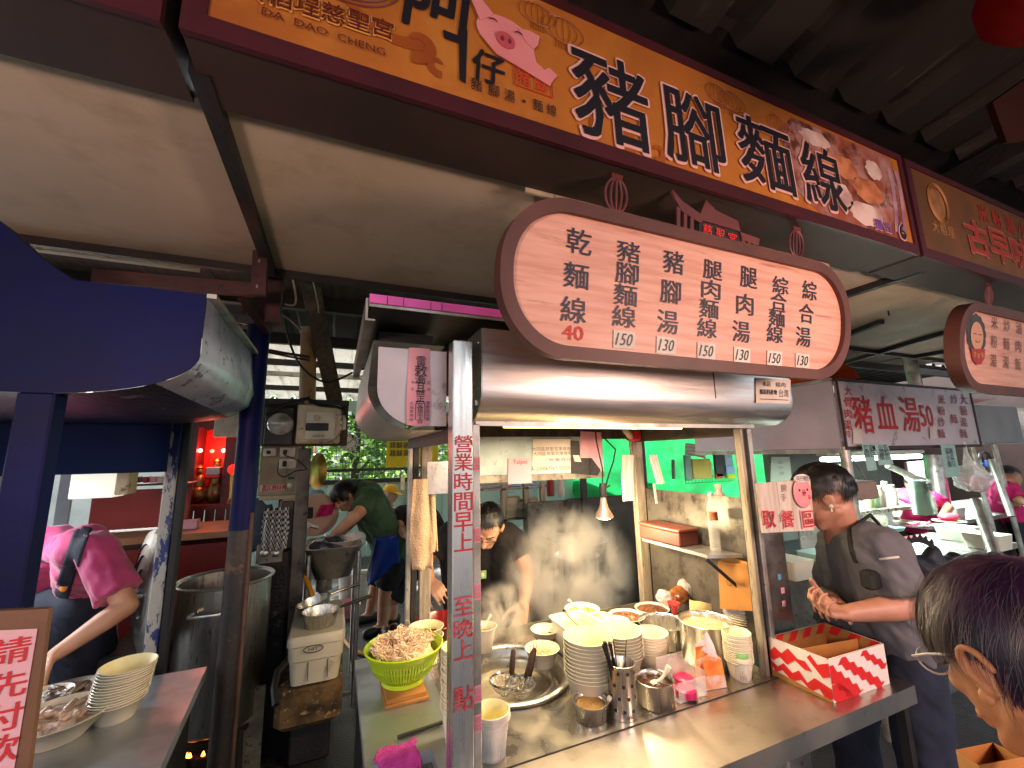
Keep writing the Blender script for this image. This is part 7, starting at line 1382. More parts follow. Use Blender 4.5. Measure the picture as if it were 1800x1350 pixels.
hb2 = thing('hanging_scale', 'hanging scale with cream box below the second sign', 'scale', P(1520, 868, y=1.55)); q = P(1520, 858, y=1.55); mb = MB(); mb.bbox(q + V((-.14, 0, -.07)), q + V((.14, .16, .04)), .01); mb.build('box', M('clay_box', '#a8887a', '#96766a', 6, .6), hb2); mb = MB()
for dx in (-.13, .13): mb.tube([q + V((dx, .05, .04)), q + V((-.04, .05, .24))], .004, 5)
mb.tube([q + V((-.04, .05, .24)), q + V((-.05, .05, .38))], .008, 6); mb.tube([q + V((-.05 + .04 * cos(t * pi / 8), .05, .36 + .03 * sin(t * pi / 8))) for t in range(17)], .004, 5); mb.build('hanger', m_alu, hb2)
# tall stack of paper trays: countable sheets
q = P(1640, 905, y=1.75); g = 'white paper trays in the tall stack'; N_ = 30; zt0 = P(1635, 845, y=1.75).z; p0 = None
for i in range(N_):
    z = q.z + (zt0 - q.z) * i / (N_ - 1)
    if p0 is None:
        m = MB(); m.add([(q.x - .09, 1.75, z), (q.x + .05, 1.75, z), (q.x + .05, 1.82, z), (q.x - .09, 1.82, z), (q.x - .10, 1.74, z + .004), (q.x + .06, 1.74, z + .004), (q.x + .06, 1.83, z + .004), (q.x - .10, 1.83, z + .004)], [(0, 3, 2, 1), (4, 5, 6, 7), (0, 1, 5, 4), (1, 2, 6, 5), (2, 3, 7, 6), (3, 0, 4, 7)])
        p0 = m.build('paper_tray', M('mint_white_tray', '#cfe0d0', None, rough=.6), None, label='lowest white tray of the tall stack before the masked woman', cat='tray', group=g, origin=(q.x, 1.85, z))
    else: c = p0.copy(); COL.objects.link(c); c.location.z = z; c.location.x += random.uniform(-.004, .004); c['label'] = 'topmost tray of the tall stack, marked with dark writing' if i == N_ - 1 else 'white tray nested in the tall stack before the masked woman'
m = MB(); m.glyph('外帶', (q.x - .03, 1.735, zt0 - .05), EX * .05, EZ * .04, .02); m.build('price_card', m_navytext, None, label='dark brush writing on the front of the tray stack', cat='writing', origin=(q.x, 1.735, zt0))
# assorted things on the right counters
rr = random.Random(12)
def jar(px, y, z, r, h, mt, lab, cat='jar', nm='jar'):
    x = P(px, 900, y=y).x; t = thing(nm, lab, cat, (x, y, z)); m = MB(); m.lathe([(0, 0), (r, 0), (r, h * .75), (r * .6, h * .88), (r * .6, h), (0, h)], (x, y, z), 16); m.build('body', mt, t, True, angle=50); m = MB(); m.lathe([(r * .66, h * .9), (r * .66, h * 1.05), (0, h * 1.05)], (x, y, z), 16); m.build('cap', m_offwhite, t, True, angle=50)
for i, (px, mt, l) in enumerate(((1530, M('pale_lime_bottle', '#b8c890', None, rough=.2), 'pale lime sauce bottle'), (1541, M('pale_green_bottle', '#a8c8a0', None, rough=.2), 'pale green sauce bottle'), (1552, m_bottle, 'cloudy sauce bottle'), (1563, m_glass, 'clear glass jar'), (1574, m_bowl, 'cream sauce bottle'))): jar(px, 2.15, 1.131, .035, .16 + .03 * (i % 2), mt, l + ' in the row left of the tray stack')
foodbowl(1668, 915, 2.0, .11, 'white dish heaped with pink meat on the second stall counter', M('pink_meat', '#c04a58', '#a83a4a', 20, .4, bump=.3), 1.0, .04)
m = MB(); q = P(1668, 908, y=2.0); m.ell(q, (.09, .07, .03), 18, 12); m.build('meat_heap', M('raw_pink', '#c8485a', '#b03848', 20, .35, bump=.3), None, True, label='smooth mound of pink meat on the white dish', cat='meat', origin=q)
q = P(1600, 925, z=.90)
for i, (px, py, w_, mt, l) in enumerate(((1575, 935, .3, m_mint, 'broad mint tray cover at the front of the second stall counter'), (1625, 925, .22, m_white, 'white slotted tray on the second stall counter'), (1690, 905, .2, m_boxwhite, 'white carton with orange print right of the tray stack'), (1715, 945, .22, m_white, 'white tub on the third stall counter'), (1770, 960, .2, m_bowl, 'shallow white tub at the far right'), (1480, 1000, .2, m_mint, 'mint tray beside the customer chest'), (1415, 1010, .18, m_bowl, 'cream bowl stack glimpsed behind the customer hands'))):
    y = 1.75 if i < 2 else 2.1; q = P(px, py, z=.905 if i < 2 else .93); m = MB(); loft([rrect(q.x - w_ * .45, q.x + w_ * .45, q.y, q.y + .18, .902, .02), rrect(q.x - w_ * .5, q.x + w_ * .5, q.y - .01, q.y + .20, .902 + (.03 if i < 2 else .10), .02)], m); nn_ = len(rrect(0, 1, 0, 1, 0, .1)); m.f.append(tuple(range(nn_, 2 * nn_))); m.m.append(0); m.build('food_tray', mt, None, True, label=l, cat='tray', origin=(q.x, q.y, .902), angle=40)
for i in range(9): a = P(1590 + i * 6, 925, z=.95); m = MB(); m.tube([a, a + V((.28, .03 * (i % 3), .01 * (i % 2)))], .004, 6); m.build('skewer', m_pinkpl if i < 4 else m_bowl, None, label='pink ended straw lying on the second stall counter' if i < 4 else 'cream skewer lying on the second stall counter', cat='straw' if i < 4 else 'skewer', group='straws on the second counter' if i < 4 else 'skewers on the second counter', origin=a)
for i in range(7):
    px = 1455 + i * 11; crumple(px if px < 1500 else px + 60, 868 + (i % 3) * 8, 2.6, .07 + .02 * (i % 2), rr.choice([m_bottle, m_alu, m_mint, m_black, m_offwhite]), ('steel', 'cloudy', 'pale', 'dark', 'small', 'round', 'squat')[i] + ' kitchen bundle at the back of the second stall', 'kitchen_bundle', seed=20 + i)
pbox(1600, 810, 1640, 850, 2.9, .03, 'hanging_cloth', M('maroon_mauve_cloth', '#8a5a6a', '#c4a4ac', 8, .8), None, label='mauve towels hanging at the back of the second stall', cat='towel', origin=P(1620, 850, y=2.9))
pbox(1484, 813, 1496, 830, 2.6, .02, 'yellow_card', M('yellow_card', '#e0c818', None), None, label='bright yellow card behind the second stall post', cat='card', origin=P(1490, 830, y=2.6))
pbox(1465, 815, 1482, 850, 2.7, .02, 'white_cloth', M('pale_cloth', '#c4d4d8', '#b4c4c8', 8, .9), None, label='pale cloth hanging behind the second stall post', cat='cloth', origin=P(1472, 850, y=2.7))
q = P(1733, 815, y=2.9); t = thing('fan', 'dark table fan with blue hub at the far right', 'fan', q); m = MB(); m.lathe([(.17, -.02), (.175, 0), (.17, .02)], q, 26, M4=MR); m.build('guard', m_rubber, t, True); m = MB(); m.ell(q, (.06, .03, .05)); m.build('hub', M('fan_blue', '#4a68c0', None), t, True)
for k in range(3): m = MB(); a = k * 2.1; m.sheet(lambda u, v, a=a: q + V(((.05 + .1 * u) * cos(a + v * .9), .01 * (v - .5), (.05 + .1 * u) * sin(a + v * .9))), 4, 4); m.build('blade', m_black, t)
# red lantern at the upper right corner, brown sign end
q = D(1862, -40, 1.0); t = thing('paper_lantern', 'red paper lantern glowing at the upper right corner', 'lantern', q); m = MB()
n1, n2 = 32, 16; r = .14
m.sheet(lambda u, v: q + V((r * (1 + .02 * cos(u * 2 * pi * 16)) * sin(pi * (.06 + .88 * v)) * cos(2 * pi * u), r * (1 + .02 * cos(u * 2 * pi * 16)) * sin(pi * (.06 + .88 * v)) * sin(2 * pi * u), r * .86 * cos(pi * (.06 + .88 * v)))), 64, 16)
m.build('shade', M('lantern_paper', '#3a0404', None, rough=.8, spec=.1, emis='#ff1408', es=.003), t, True); m = MB(); m.tube([q + V((0, 0, .12)), q + V((0, 0, .15))], .04, 16); m.build('end_ring', m_gold, t); m = MB(); m.tube([q + V((0, 0, -.15)), q + V((0, 0, -.12))], .04, 16); m.build('end_ring', m_gold, t); m = MB(); m.tube([q + V((0, 0, .15)), q + V((0, 0, 1.0))], .003, 5); m.build('cord', m_rubber, t)
for lx, ly, lz, en, lab in ((1.6, -.35, 2.0, 13, 'unseen red paper lantern added for fill behind the camera on the right'), (-.85, -.45, 1.95, 10, 'unseen red paper lantern added for fill behind the camera on the left')):
    c = dup(t, (lx, ly, lz), lab); ll = bpy.data.objects.new('lantern_light', bpy.data.lights.new('lantern_light', 'POINT')); COL.objects.link(ll); ll.location = (lx, ly, lz - .22); ll.data.energy = en; ll.data.color = (1, .60, .46); ll.data.shadow_soft_size = .14  # both lanterns are added out of view to fill signs and ceiling warmly
a, b = P(1748, 210, y=.3), P(1800, 150, y=.3); m = MB(); m.add([P(*p, y=.3) for p in ((1745, 180), (1770, 250), (1850, 240), (1850, 105))] + [P(*p, y=.3) + V((0, .01, .002)) for p in ((1745, 180), (1770, 250), (1850, 240), (1850, 105))], [(0, 1, 2, 3), (7, 6, 5, 4), (0, 4, 5, 1), (1, 5, 6, 2), (2, 6, 7, 3), (3, 7, 4, 0)]); m.build('hanging_sign', M('brick_red_board', '#1c0805', '#140604', 4, .9, spec=.05), None, label='dull brick red board end at the right edge below the lantern', cat='board', origin=a)
# ============================================================ PEOPLE
def solidify(mb, name, mat, parent, vox, sm=6, disp=0, ds=20, **kw):
    o = mb.build(name + '_tmp', mat, parent)
    r = o.modifiers.new('r', 'REMESH'); r.mode = 'VOXEL'; r.voxel_size = vox; r.use_smooth_shade = True
    if sm: s = o.modifiers.new('s', 'SMOOTH'); s.factor = .5; s.iterations = sm
    dg = bpy.context.evaluated_depsgraph_get(); dg.update()
    me = bpy.data.meshes.new_from_object(o.evaluated_get(dg)); o.modifiers.clear()
    old = o.data; o.data = me; bpy.data.meshes.remove(old); o.name = name; me.name = name
    if not me.materials: me.materials.append(mat)
    me.polygons.foreach_set('use_smooth', [True] * len(me.polygons))
    if disp:
        co = [v.co.copy() for v in me.vertices]; no = [v.normal.copy() for v in me.vertices]; fl = []
        for c_, n_ in zip(co, no):
            p = c_ * ds
            k = noise.noise(V((p.x * 1.2, p.y * 1.2, p.z * .5))) + .5 * noise.noise(V((p.x * 2.2 + p.z * 1.5, p.y * 2.4 - p.z, p.z * .9)))
            fl += (c_ + n_ * (disp * k))[:]
        me.vertices.foreach_set('co', fl)
    me.update(); tag(o, **kw); return o
def frame(fwd, up):
    f = V(fwd).normalized(); u = V(up); u = (u - f * u.dot(f)).normalized(); r = f.cross(u); return Matrix((r, f, u)).transposed()     # columns: right, forward, up
def head(t, c, fwd, up, skin, vox=.0045, s=1.0, female=False, chin=1):
    Fm = frame(fwd, up); H = lambda x, y, z: c + Fm @ (V((x, y, z)) * s); mb = MB()
    mb.ell(H(0, -.015, .028), (.074 * s, .092 * s, .082 * s), 24, 16, Fm)
    mb.ell(H(0, .022, -.02), (.062 * s, .066 * s, .080 * s), 22, 14, Fm)
    mb.ell(H(0, .040, -.072), (.036 * s, .036 * s, .030 * s), 18, 12, Fm)
    for k in (-1, 1):
        mb.cap(H(.050 * k, -.01, -.045), H(.022 * k, .055, -.085), .019 * s, .016 * s)
        mb.ell(H(.040 * k, .058, -.018), (.020 * s, .016 * s, .018 * s), 12, 8, Fm)
        mb.ell(H(.076 * k, -.004, -.008), (.007 * s, .017 * s, .030 * s), 12, 10, Fm); mb.ell(H(.081 * k, -.012, .002), (.006 * s, .013 * s, .020 * s), 12, 8, Fm)
        mb.cap(H(.018 * k, .078, .022), H(.045 * k, .064, .024), .008 * s, .007 * s)
    mb.cap(H(0, .083, .010), H(0, .103, -.024), .007 * s, .012 * s); mb.ell(H(.010, .094, -.030), (.007 * s,) * 3); mb.ell(H(-.010, .094, -.030), (.007 * s,) * 3)
    mb.cap(H(-.018, .080, -.056), H(.018, .080, -.056), .009 * s, .009 * s); mb.cap(H(-.012, .080, -.066), H(.012, .080, -.066), .009 * s, .009 * s)
    return mb, Fm, H
def facebits(t, H, Fm, s=1.0, lids=True):
    for k in (-1, 1):
        mb = MB(); mb.cap(H(.020 * k, .0785, .004), H(.044 * k, .072, .003), .0028 * s, .002 * s, 8); mb.build('eye', m_eye, t, True)
        mb = MB(); mb.cap(H(.014 * k, .088, .026), H(.050 * k, .069, .027), .0035 * s, .002 * s, 8); mb.build('eyebrow', m_hair, t, True)
    mb = MB(); mb.cap(H(-.021, .086, -.061), H(.021, .086, -.061), .0032 * s, .0032 * s, 8); mb.build('mouth', m_lip, t, True)
def hair(t, c, Fm, s, mat, n, seed=0, length=.05, wd=.0014, part=None, down=.5, pred=None, lift=.012, name='hair', cap_=True, rads=(.078, .097, .086), off=(0, -.015, .03), segs=5):
    rr = random.Random(seed); H = lambda x, y, z: c + Fm @ (V((x, y, z)) * s); base = H(*off)
    pred = pred or (lambda p: p.z > -.15 and not (p.y > .55 and p.z < .52) and not (abs(p.x) > .72 and p.z < .12 and p.y > -.25))
    mb = MB()
    if cap_:
        nu, nv = 40, 26; idx = {}
        for j in range(nv + 1):
            for i in range(nu):
                th = pi * .78 * j / nv; a = 2 * pi * i / nu; p = V((sin(th) * cos(a), sin(th) * sin(a), cos(th)))
                k = 1.03 + .05 * noise.noise(p * 5 + V((seed, 0, 0))); idx[i, j] = len(mb.v); mb.v.append(base + Fm @ V((p.x * rads[0] * k * s, p.y * rads[1] * k * s, p.z * rads[2] * k * s)))
        for j in range(nv):
            for i in range(nu):
                th = pi * .78 * (j + .5) / nv; a = 2 * pi * (i + .5) / nu; p = V((sin(th) * cos(a), sin(th) * sin(a), cos(th)))
                if pred(p): mb.f.append((idx[i, j], idx[(i + 1) % nu, j], idx[(i + 1) % nu, j + 1], idx[i, j + 1])); mb.m.append(0)
    crown = V((.1, -.55, .83)).normalized(); cnt = 0; tries = 0
    while cnt < n and tries < n * 6:
        tries += 1; z = rr.uniform(-.6, 1); a = rr.uniform(0, 2 * pi); q = math.sqrt(max(0, 1 - z * z)); p = V((q * cos(a), q * sin(a), z))
        if not pred(p): continue
        cnt += 1; d = (p - crown); d = (d - p * d.dot(p)); d = d.normalized() if d.length > .05 else V((rr.gauss(0, 1), rr.gauss(0, 1), 0)).normalized()
        d = (d + V((rr.gauss(0, .22), rr.gauss(0, .22), rr.gauss(0, .12)))).normalized(); L_ = length * rr.uniform(.6, 1.15); pts = []
        pos = V((p.x * rads[0] * s, p.y * rads[1] * s, p.z * rads[2] * s)) * 1.0; nn = p.copy(); st = L_ / segs
        for k in range(segs + 1):
            pts.append(base + Fm @ pos)
            nrm = V((pos.x / rads[0] ** 2, pos.y / rads[1] ** 2, pos.z / rads[2] ** 2)).normalized(); tang = (d - nrm * d.dot(nrm)); tang = tang.normalized() if tang.length > 1e-3 else d
            d = (tang + nrm * lift * 8 * (1 - k / segs) * rr.uniform(.3, 1.2) + V((0, 0, -1)) * down * k / segs * .35).normalized(); pos = pos + d * st * s
        side = (pts[1] - pts[0]).cross(base - pts[0]).normalized()
        b = len(mb.v)
        for k, q_ in enumerate(pts): wv = side * wd * s * (1 - .75 * k / segs); mb.v += [q_ - wv, q_ + wv]
        for k in range(segs): mb.f.append((b + 2 * k, b + 2 * k + 1, b + 2 * k + 3, b + 2 * k + 2)); mb.m.append(0)
    return mb.build(name, mat, t, True, angle=180)
def hand(mb, wrist, d, pn, curl=.5, side=1, s=1.0, spread=.12, thumb=.5):
    """palm from the wrist along d; pn: palm normal (the side the fingers close to); side: +1 thumb towards d x pn"""
    d = V(d).normalized(); pn = V(pn); pn = (pn - d * pn.dot(d)).normalized(); u = d.cross(pn).normalized() * side
    P0 = lambda a, b, c_: wrist + (d * a + u * b + pn * c_) * s
    kn = []
    for k, (off_, ln) in enumerate(((.030, .082), (.010, .086), (-.010, .083), (-.029, .078))):
        mb.cap(P0(.0, off_ * .5, 0), P0(ln, off_, -.002), .0145 * s, .0105 * s, 10); kn.append((off_, ln))
    mb.cap(P0(.02, .018, .004), P0(.06, .014, .004), .015 * s, .012 * s, 10)
    for k, ((off_, ln), fl_) in enumerate(zip(kn, (.072, .080, .075, .058))):
        p = P0(ln, off_, 0); dd = (d + u * (off_ / .03) * spread).normalized(); ang = 0; rr_ = .0088 - .0004 * k
        for j, fr in enumerate((.44, .32, .24)):
            ang += curl * (.75 if j == 0 else .95) + (k * .05); dirn = dd * cos(ang) + pn * sin(ang); q = p + dirn * fl_ * fr * s; mb.cap(p, q, rr_ * s * (1 - .1 * j), rr_ * s * (.93 - .12 * j), 10); p = q
    p = P0(.018, .026, .004); dirs = [(d * .62 + u * .70 + pn * (.25 + .35 * thumb)), (d * .80 + u * .35 + pn * (.25 + .6 * thumb)), (d * .85 + u * .05 + pn * (.2 + .8 * thumb))]
    for j, (dv, l_) in enumerate(zip(dirs, (.042, .034, .028))): q = p + dv.normalized() * l_ * s; mb.cap(p, q, (.013 - .0018 * j) * s, (.0115 - .0018 * j) * s, 10); p = q
def onmesh(o, px, py, off=.004):
    r = ray(px, py).normalized(); bpy.context.view_layer.update(); L0 = o.matrix_world.inverted() @ CAM; ok, loc, nor, _ = o.ray_cast(L0, r)
    return (o.matrix_world @ loc - r * off) if ok else None
def limb(mb, pts, rs, flat=False):
    for i in range(len(pts) - 1): mb.cap(pts[i], pts[i + 1], rs[i], rs[i + 1])
def person(lab, J, skin, shirt, pants, hairmat, vox=.006, sleeve=.62, hands=None, hair_n=900, hs=1.0, hair_kw=None, face=True, bulk=1.0, shorts=False, legs=True, feet=m_rubber, chest=1.0, open_neck=False, disp=.006):
    b = bulk; hipc = (J['hl'] + J['hr']) / 2; t = thing('person', lab, 'person', V((hipc.x, hipc.y, FL)))
    mb, Fm, H = head(t, J['head'], J['fwd'], J['up'], skin, s=hs)
    neckb = J['neck']; mb.cap(J['head'] + Fm @ V((0, -.02, -.05)) * hs, neckb, .052 * hs, .058 * b)
    sl, sr = J['sl'], J['sr']; mid = (sl + sr) / 2
    limb(mb, [sl, sr], [.05 * b, .05 * b]); 
    for a_, h_ in ((sl, J['hl']), (sr, J['hr'])): limb(mb, [a_.lerp(mid, .25), a_.lerp(h_, .5).lerp((mid + hipc) / 2, .2), h_], [.08 * b, .085 * b, .09 * b])
    limb(mb, [mid, hipc], [.09 * b * chest, .10 * b])
    for a_ in 'lr':
        S, E_, W = J['s' + a_], J['e' + a_], J['w' + a_]
        limb(mb, [S, S.lerp(E_, .5), E_], [.052 * b, .046 * b, .038 * b]); limb(mb, [E_, E_.lerp(W, .35), W], [.039 * b, .038 * b, .025 * b])
        hd = (hands or {}).get(a_)
        if hd: hand(mb, W, hd['d'], hd['pn'], hd.get('curl', .5), hd.get('side', 1), hd.get('s', .98), thumb=hd.get('thumb', .5))
    if legs:
        for a_ in 'lr':
            K, A = J['k' + a_], J['a' + a_]; limb(mb, [J['h' + a_], K, A], [.082 * b, .055 * b, .038 * b]); ft = J.get('toe', V((0, -.16, 0))); mb.cap(A + V((0, 0, -.04)), A + ft + V((0, 0, -.055)), .038, .03)
    solidify(mb, 'body', skin, t, vox, 3)
    if face: facebits(t, H, Fm, hs)
    # shirt
    mb = MB(); e = .014
    limb(mb, [sl, sr], [.056 * b + e * .6, .056 * b + e * .6]); mb.cap(neckb.lerp(mid, .55), mid, .055 * b + e, .09 * b + e)
    for a_, h_ in ((sl, J['hl']), (sr, J['hr'])):
        limb(mb, [a_.lerp(mid, .25), a_.lerp(h_, .5).lerp((mid + hipc) / 2, .2)], [.082 * b + e, .090 * b + e]); m_ = a_.lerp(h_, .5).lerp((mid + hipc) / 2, .2); hh = h_ + (h_ - m_).normalized() * .03; mb.cap(m_, hh, .090 * b + e, .096 * b + e, flat=True); 
    limb(mb, [mid, (mid + hipc) / 2], [.09 * b * chest + e, .10 * b * chest + e]); mb.cap((mid + hipc) / 2, hipc + (hipc - mid).normalized() * .03, .10 * b + e, .108 * b + e, flat=True)
    for a_ in 'lr':
        S, E_ = J['s' + a_], J['e' + a_]; q = S.lerp(E_, sleeve); mb.cap(S, S.lerp(E_, sleeve * .4), .058 * b + e * .6, .062 * b + e * .7); mb.cap(S.lerp(E_, sleeve * .35), q, .062 * b + e * .6, .070 * b + e * .5, flat=True)
    solidify(mb, 'shirt', shirt, t, max(vox, .006), 4, disp, 16)
    if legs:
        mb = MB(); mb.cap(J['hl'], J['hr'], .105 * b, .105 * b)
        for a_ in 'lr':
            Hh, K, A = J['h' + a_], J['k' + a_], J['a' + a_]
            if shorts: mb.cap(Hh, Hh.lerp(K, .95), .105 * b, .095 * b, flat=True)
            else: limb(mb, [Hh, K], [.102 * b, .078 * b]); mb.cap(K, A.lerp(K, .06), .078 * b, .07 * b, flat=True)
        solidify(mb, 'trousers' if not shorts else 'shorts', pants, t, .01, 4, .008, 14)
        for a_ in 'lr':
            A = J['a' + a_]; ft = J.get('toe', V((0, -.16, 0))); mb = MB(); z = FL
            mb.cap(V((A.x, A.y, z + .035)) - ft * .3, V((A.x, A.y, z + .032)) + ft, .045, .04); solidify(mb, 'shoe', feet, t, .01, 3)
    if hairmat: hair(t, J['head'], Fm, hs, hairmat, hair_n, **(hair_kw or {}))
    return t, H, Fm
def legs_from(J, hip, fwd, spread=.09, kb=.0):
    f = V(fwd).normalized(); r = f.cross(EZ); J['hl'] = hip - r * spread; J['hr'] = hip + r * spread
    for a_, s_ in (('l', -1), ('r', 1)):
        h = J['h' + a_]; J['a' + a_] = V((h.x + r.x * .03 * s_, h.y + r.y * .03 * s_, FL + .09)); J['k' + a_] = (h + J['a' + a_]) / 2 + f * (.03 + kb)
    J['toe'] = f * .14
    return J
# ---- customer in grey tee with rucksack, turned to the stall
hc = D(1446, 874, 1.52); ff = V((-1, -.10, -.12))
J = dict(head=hc, fwd=(-.62, .78, -.42), up=(-.25, .2, 1), neck=D(1480, 948, 1.50))
J['sr'] = D(1482, 955, 1.60); J['sl'] = D(1553, 975, 1.33)
J['el'] = D(1598, 1066, 1.28); J['wl'] = D(1486, 1078, 1.27)
J['er'] = D(1455, 1045, 1.66); J['wr'] = D(1462, 1052, 1.42)
hip = D(1538, 1105, 1.50); legs_from(J, hip, (-1, .15, 0), .10)
HL = (D(1400, 1058, 1.20) - J['wl'])
tc_, H, Fm = person('man in grey sports tee with a black rucksack counting coins by the ledge', J, m_skinr, m_greyshirt, m_denim, m_hair, vox=.0048, sleeve=.72, bulk=.95, hair_n=2600, disp=.010,
    hands=dict(l=dict(d=D(1422, 1066, 1.26) - J['wl'], pn=V((0, -.2, .9)), curl=.85, side=1, s=.92, thumb=.8), r=dict(d=D(1412, 1062, 1.27) - J['wr'], pn=V((0, -.1, -.9)), curl=.75, side=1, s=.92, thumb=.7)), hair_kw=dict(length=.035, wd=.0013, seed=3, lift=.02, down=.25, rads=(.080, .100, .092), pred=lambda p: p.z > -.45 and not (p.y > .45 and p.z < .55) and not (abs(p.x) > .6 and p.z < .02 and p.y > -.45)))
shm = [c for c in tc_.children if c.name.startswith('shirt')][0]
mb = MB(); q = H(.088, .0, -.018); q2 = H(-.088, .0, -.018); qq = q if (q - CAM).length < (q2 - CAM).length else q2; mb.ell(qq, (.007, .007, .007), 10, 8); mb.cap(qq, qq + V((0, 0, -.018)), .003, .0025, 8); mb.build('earbud', m_white, tc_, True)
mb = MB(); pts = [onmesh(shm, px, py, .003) for px, py in ((1508, 902), (1499, 912), (1494, 930), (1494, 950), (1498, 970), (1505, 988))]; pts = [p for p in pts if p]
mb.tube(pts, .0075, 8); mb.build('rucksack_strap', m_rubber, tc_, True); mb = MB(); mb.tube([pts[0], D(1530, 905, 1.48), D(1560, 938, 1.52), D(1592, 980, 1.56)], .006, 8); mb.build('rucksack_strap', m_rubber, tc_, True)
bgk = thing('rucksack', 'dark navy drawstring rucksack hanging behind the man in grey', 'rucksack', D(1625, 1000, 1.62)); mb = MB()
A0 = [D(1585, 975, 1.62), D(1640, 955, 1.66), D(1690, 975, 1.70), D(1690, 1050, 1.70), D(1640, 1100, 1.66), D(1590, 1070, 1.6)]
cc = sum(A0, V()) / 6
for p in A0: mb.cap(cc, p.lerp(cc, .25), .085, .035)
solidify(mb, 'bag', M('navy_nylon', '#0f1426', '#0b0f1c', 8, .6, bump=.4, bs=16), bgk, .01, 6, .014, 14)
mb = MB(); mb.sheet(lambda u, v: D(1580 + 62 * u, 968 - 14 * sin(u * 3) - 10 * v - 6 * (int(u * 12) % 2) * v, 1.53 + .05 * u), 24, 4); mb.build('gathered_top', m_rubber, bgk, True)
mb = MB(); c = onmesh(shm, 1540, 1018, .01) or D(1540, 1018, 1.24); mb.bbox(c + V((-.035, -.01, -.03)), c + V((.03, .03, .025)), .008); mb.build('waist_pouch', m_rubber, None, label='small black pouch clipped at the grey tee side', cat='pouch', origin=c)
mb = MB(); e_ = [onmesh(shm, 1546 + 4.2 * i, 983 - .5 * i, .002) for i in range(9)]; e_ = [p for p in e_ if p]; mb.tube(e_, .0035, 6); mb.build('sleeve_stripe', m_white, tc_)
# ---- bent cook
hc = D(857, 925, 2.12)
J = dict(head=hc, fwd=(-.45, -.62, -.80), up=(-.25, -.75, .62), neck=D(862, 945, 2.28))
J['sl'] = D(902, 948, 2.22); J['sr'] = D(785, 945, 2.28); J['el'] = D(928, 1005, 2.12); J['wl'] = D(921, 1062, 1.98); J['er'] = D(745, 985, 2.22); J['wr'] = D(757, 1022, 2.12)
hip = D(848, 1105, 2.42); legs_from(J, hip, (-.2, -1, 0), .1); J['kl'] += V((0, 0, 0))
tk, H, Fm = person('cook in black shirt bending over the steaming counter', J, m_skin, m_blackshirt, m_blackcloth, m_hair, vox=.006, sleeve=.62, bulk=1.02, hair_n=2000, hands=dict(l=dict(d=D(914, 1092, 1.95) - J['wl'], pn=V((-.7, -.6, 0)), curl=.45, side=1), r=dict(d=D(776, 1045, 2.04) - J['wr'], pn=V((.5, -.2, -.7)), curl=.7, side=-1)), hair_kw=dict(length=.022, wd=.0014, seed=4, lift=.03, pred=lambda p: p.z > -.5 and not (p.y > .42 and p.z < .60) and not (abs(p.x) > .62 and p.z < .1 and p.y > -.4)))
c = D(848, 1010, 2.13); mb = MB(); mb.bbox(c + V((-.02, -.006, -.02)), c + V((.02, .0, .02)), .002); bdg = mb.build('badge', M('badge_green', '#7fae6a', None), tk); mb = MB(); mb.ell(c + V((0, -.007, 0)), (.009, .003, .011)); mb.build('badge_figure', M('badge_cream', '#e0c8a0', None), bdg)
mb = MB(); g0, g1 = H(-.055, .078, .004), H(.055, .078, .004); mb.tube([H(-.07, .02, .006), H(-.055, .08, .004), H(-.02, .092, .004), H(.02, .092, .004), H(.055, .08, .004), H(.07, .02, .006)], .0018, 6); mb.build('glasses', m_glassframe, tk)
# ---- woman in pink at the blue stall (her head is behind the post)
J = dict(head=D(8, 905, 1.80), fwd=(.1, -.8, -.6), up=(0, -.6, .8), neck=D(50, 945, 1.85))
J['sl'] = D(168, 962, 1.72); J['sr'] = D(20, 970, 1.95); J['el'] = D(222, 1065, 1.66); J['wl'] = D(98, 1150, 1.50); J['er'] = D(10, 1080, 1.8); J['wr'] = D(40, 1160, 1.6)
hip = D(110, 1150, 2.15); legs_from(J, hip, (.2, -1, 0), .10)
tpk, H, Fm = person('woman in pink tee and dark apron leaning over bowls behind the blue post', J, m_skin, m_pinkshirt, m_blackcloth, m_hair, vox=.006, sleeve=.80, bulk=1.02, hair_n=500, disp=.010, hands=dict(l=dict(d=D(60, 1195, 1.45) - J['wl'], pn=V((0, -.3, -1)), curl=.4, side=1), r=dict(d=(0, -.7, -.5), pn=(0, -.5, -1), curl=.5)))
mb = MB()
shp = [c for c in tpk.children if c.name.startswith('shirt')][0]; gp = {}
for j in range(25):
    v = j / 24; cx0 = 150 - 50 * v ** .8; cy0 = 922 + 150 * v
    for i in range(7): gp[i, j] = onmesh(shp, cx0 - 13 + 26 * i / 6, cy0 + 6 * i / 6, .006)
ks = {k: n_ for n_, k in enumerate([k for k in gp if gp[k]])}; mb.v = [gp[k] for k in ks]
for j in range(24):
    for i in range(6):
        q4 = [(i, j), (i, j + 1), (i + 1, j + 1), (i + 1, j)]
        if all(k in ks for k in q4) and max((gp[a] - gp[b]).length for a in q4 for b in q4) < .08: mb.f.append(tuple(ks[k] for k in q4)); mb.m.append(0)
ao = mb.build('apron_strap', m_apron, tpk, True); sm = ao.modifiers.new('s', 'SOLIDIFY'); sm.thickness = .006
mb = MB()
hipp = D(120, 1120, 1.80)
for k in range(3): mb.cap(D(70 + 35 * k, 1060, 1.85), D(78 + 42 * k, 1260, 1.95), .10, .12)
solidify(mb, 'apron', m_apron, tpk, .012, 6, .01, 12)
q = onmesh(shp, 112, 1032, .001) or D(110, 1032, 1.6); mb = MB(); mb.ell(q, (.014, .006, .020), 14, 10); mb.build('shirt_emblem', M('orange_emblem', '#e08a30', '#d0602a', 60, .7), tpk, True)
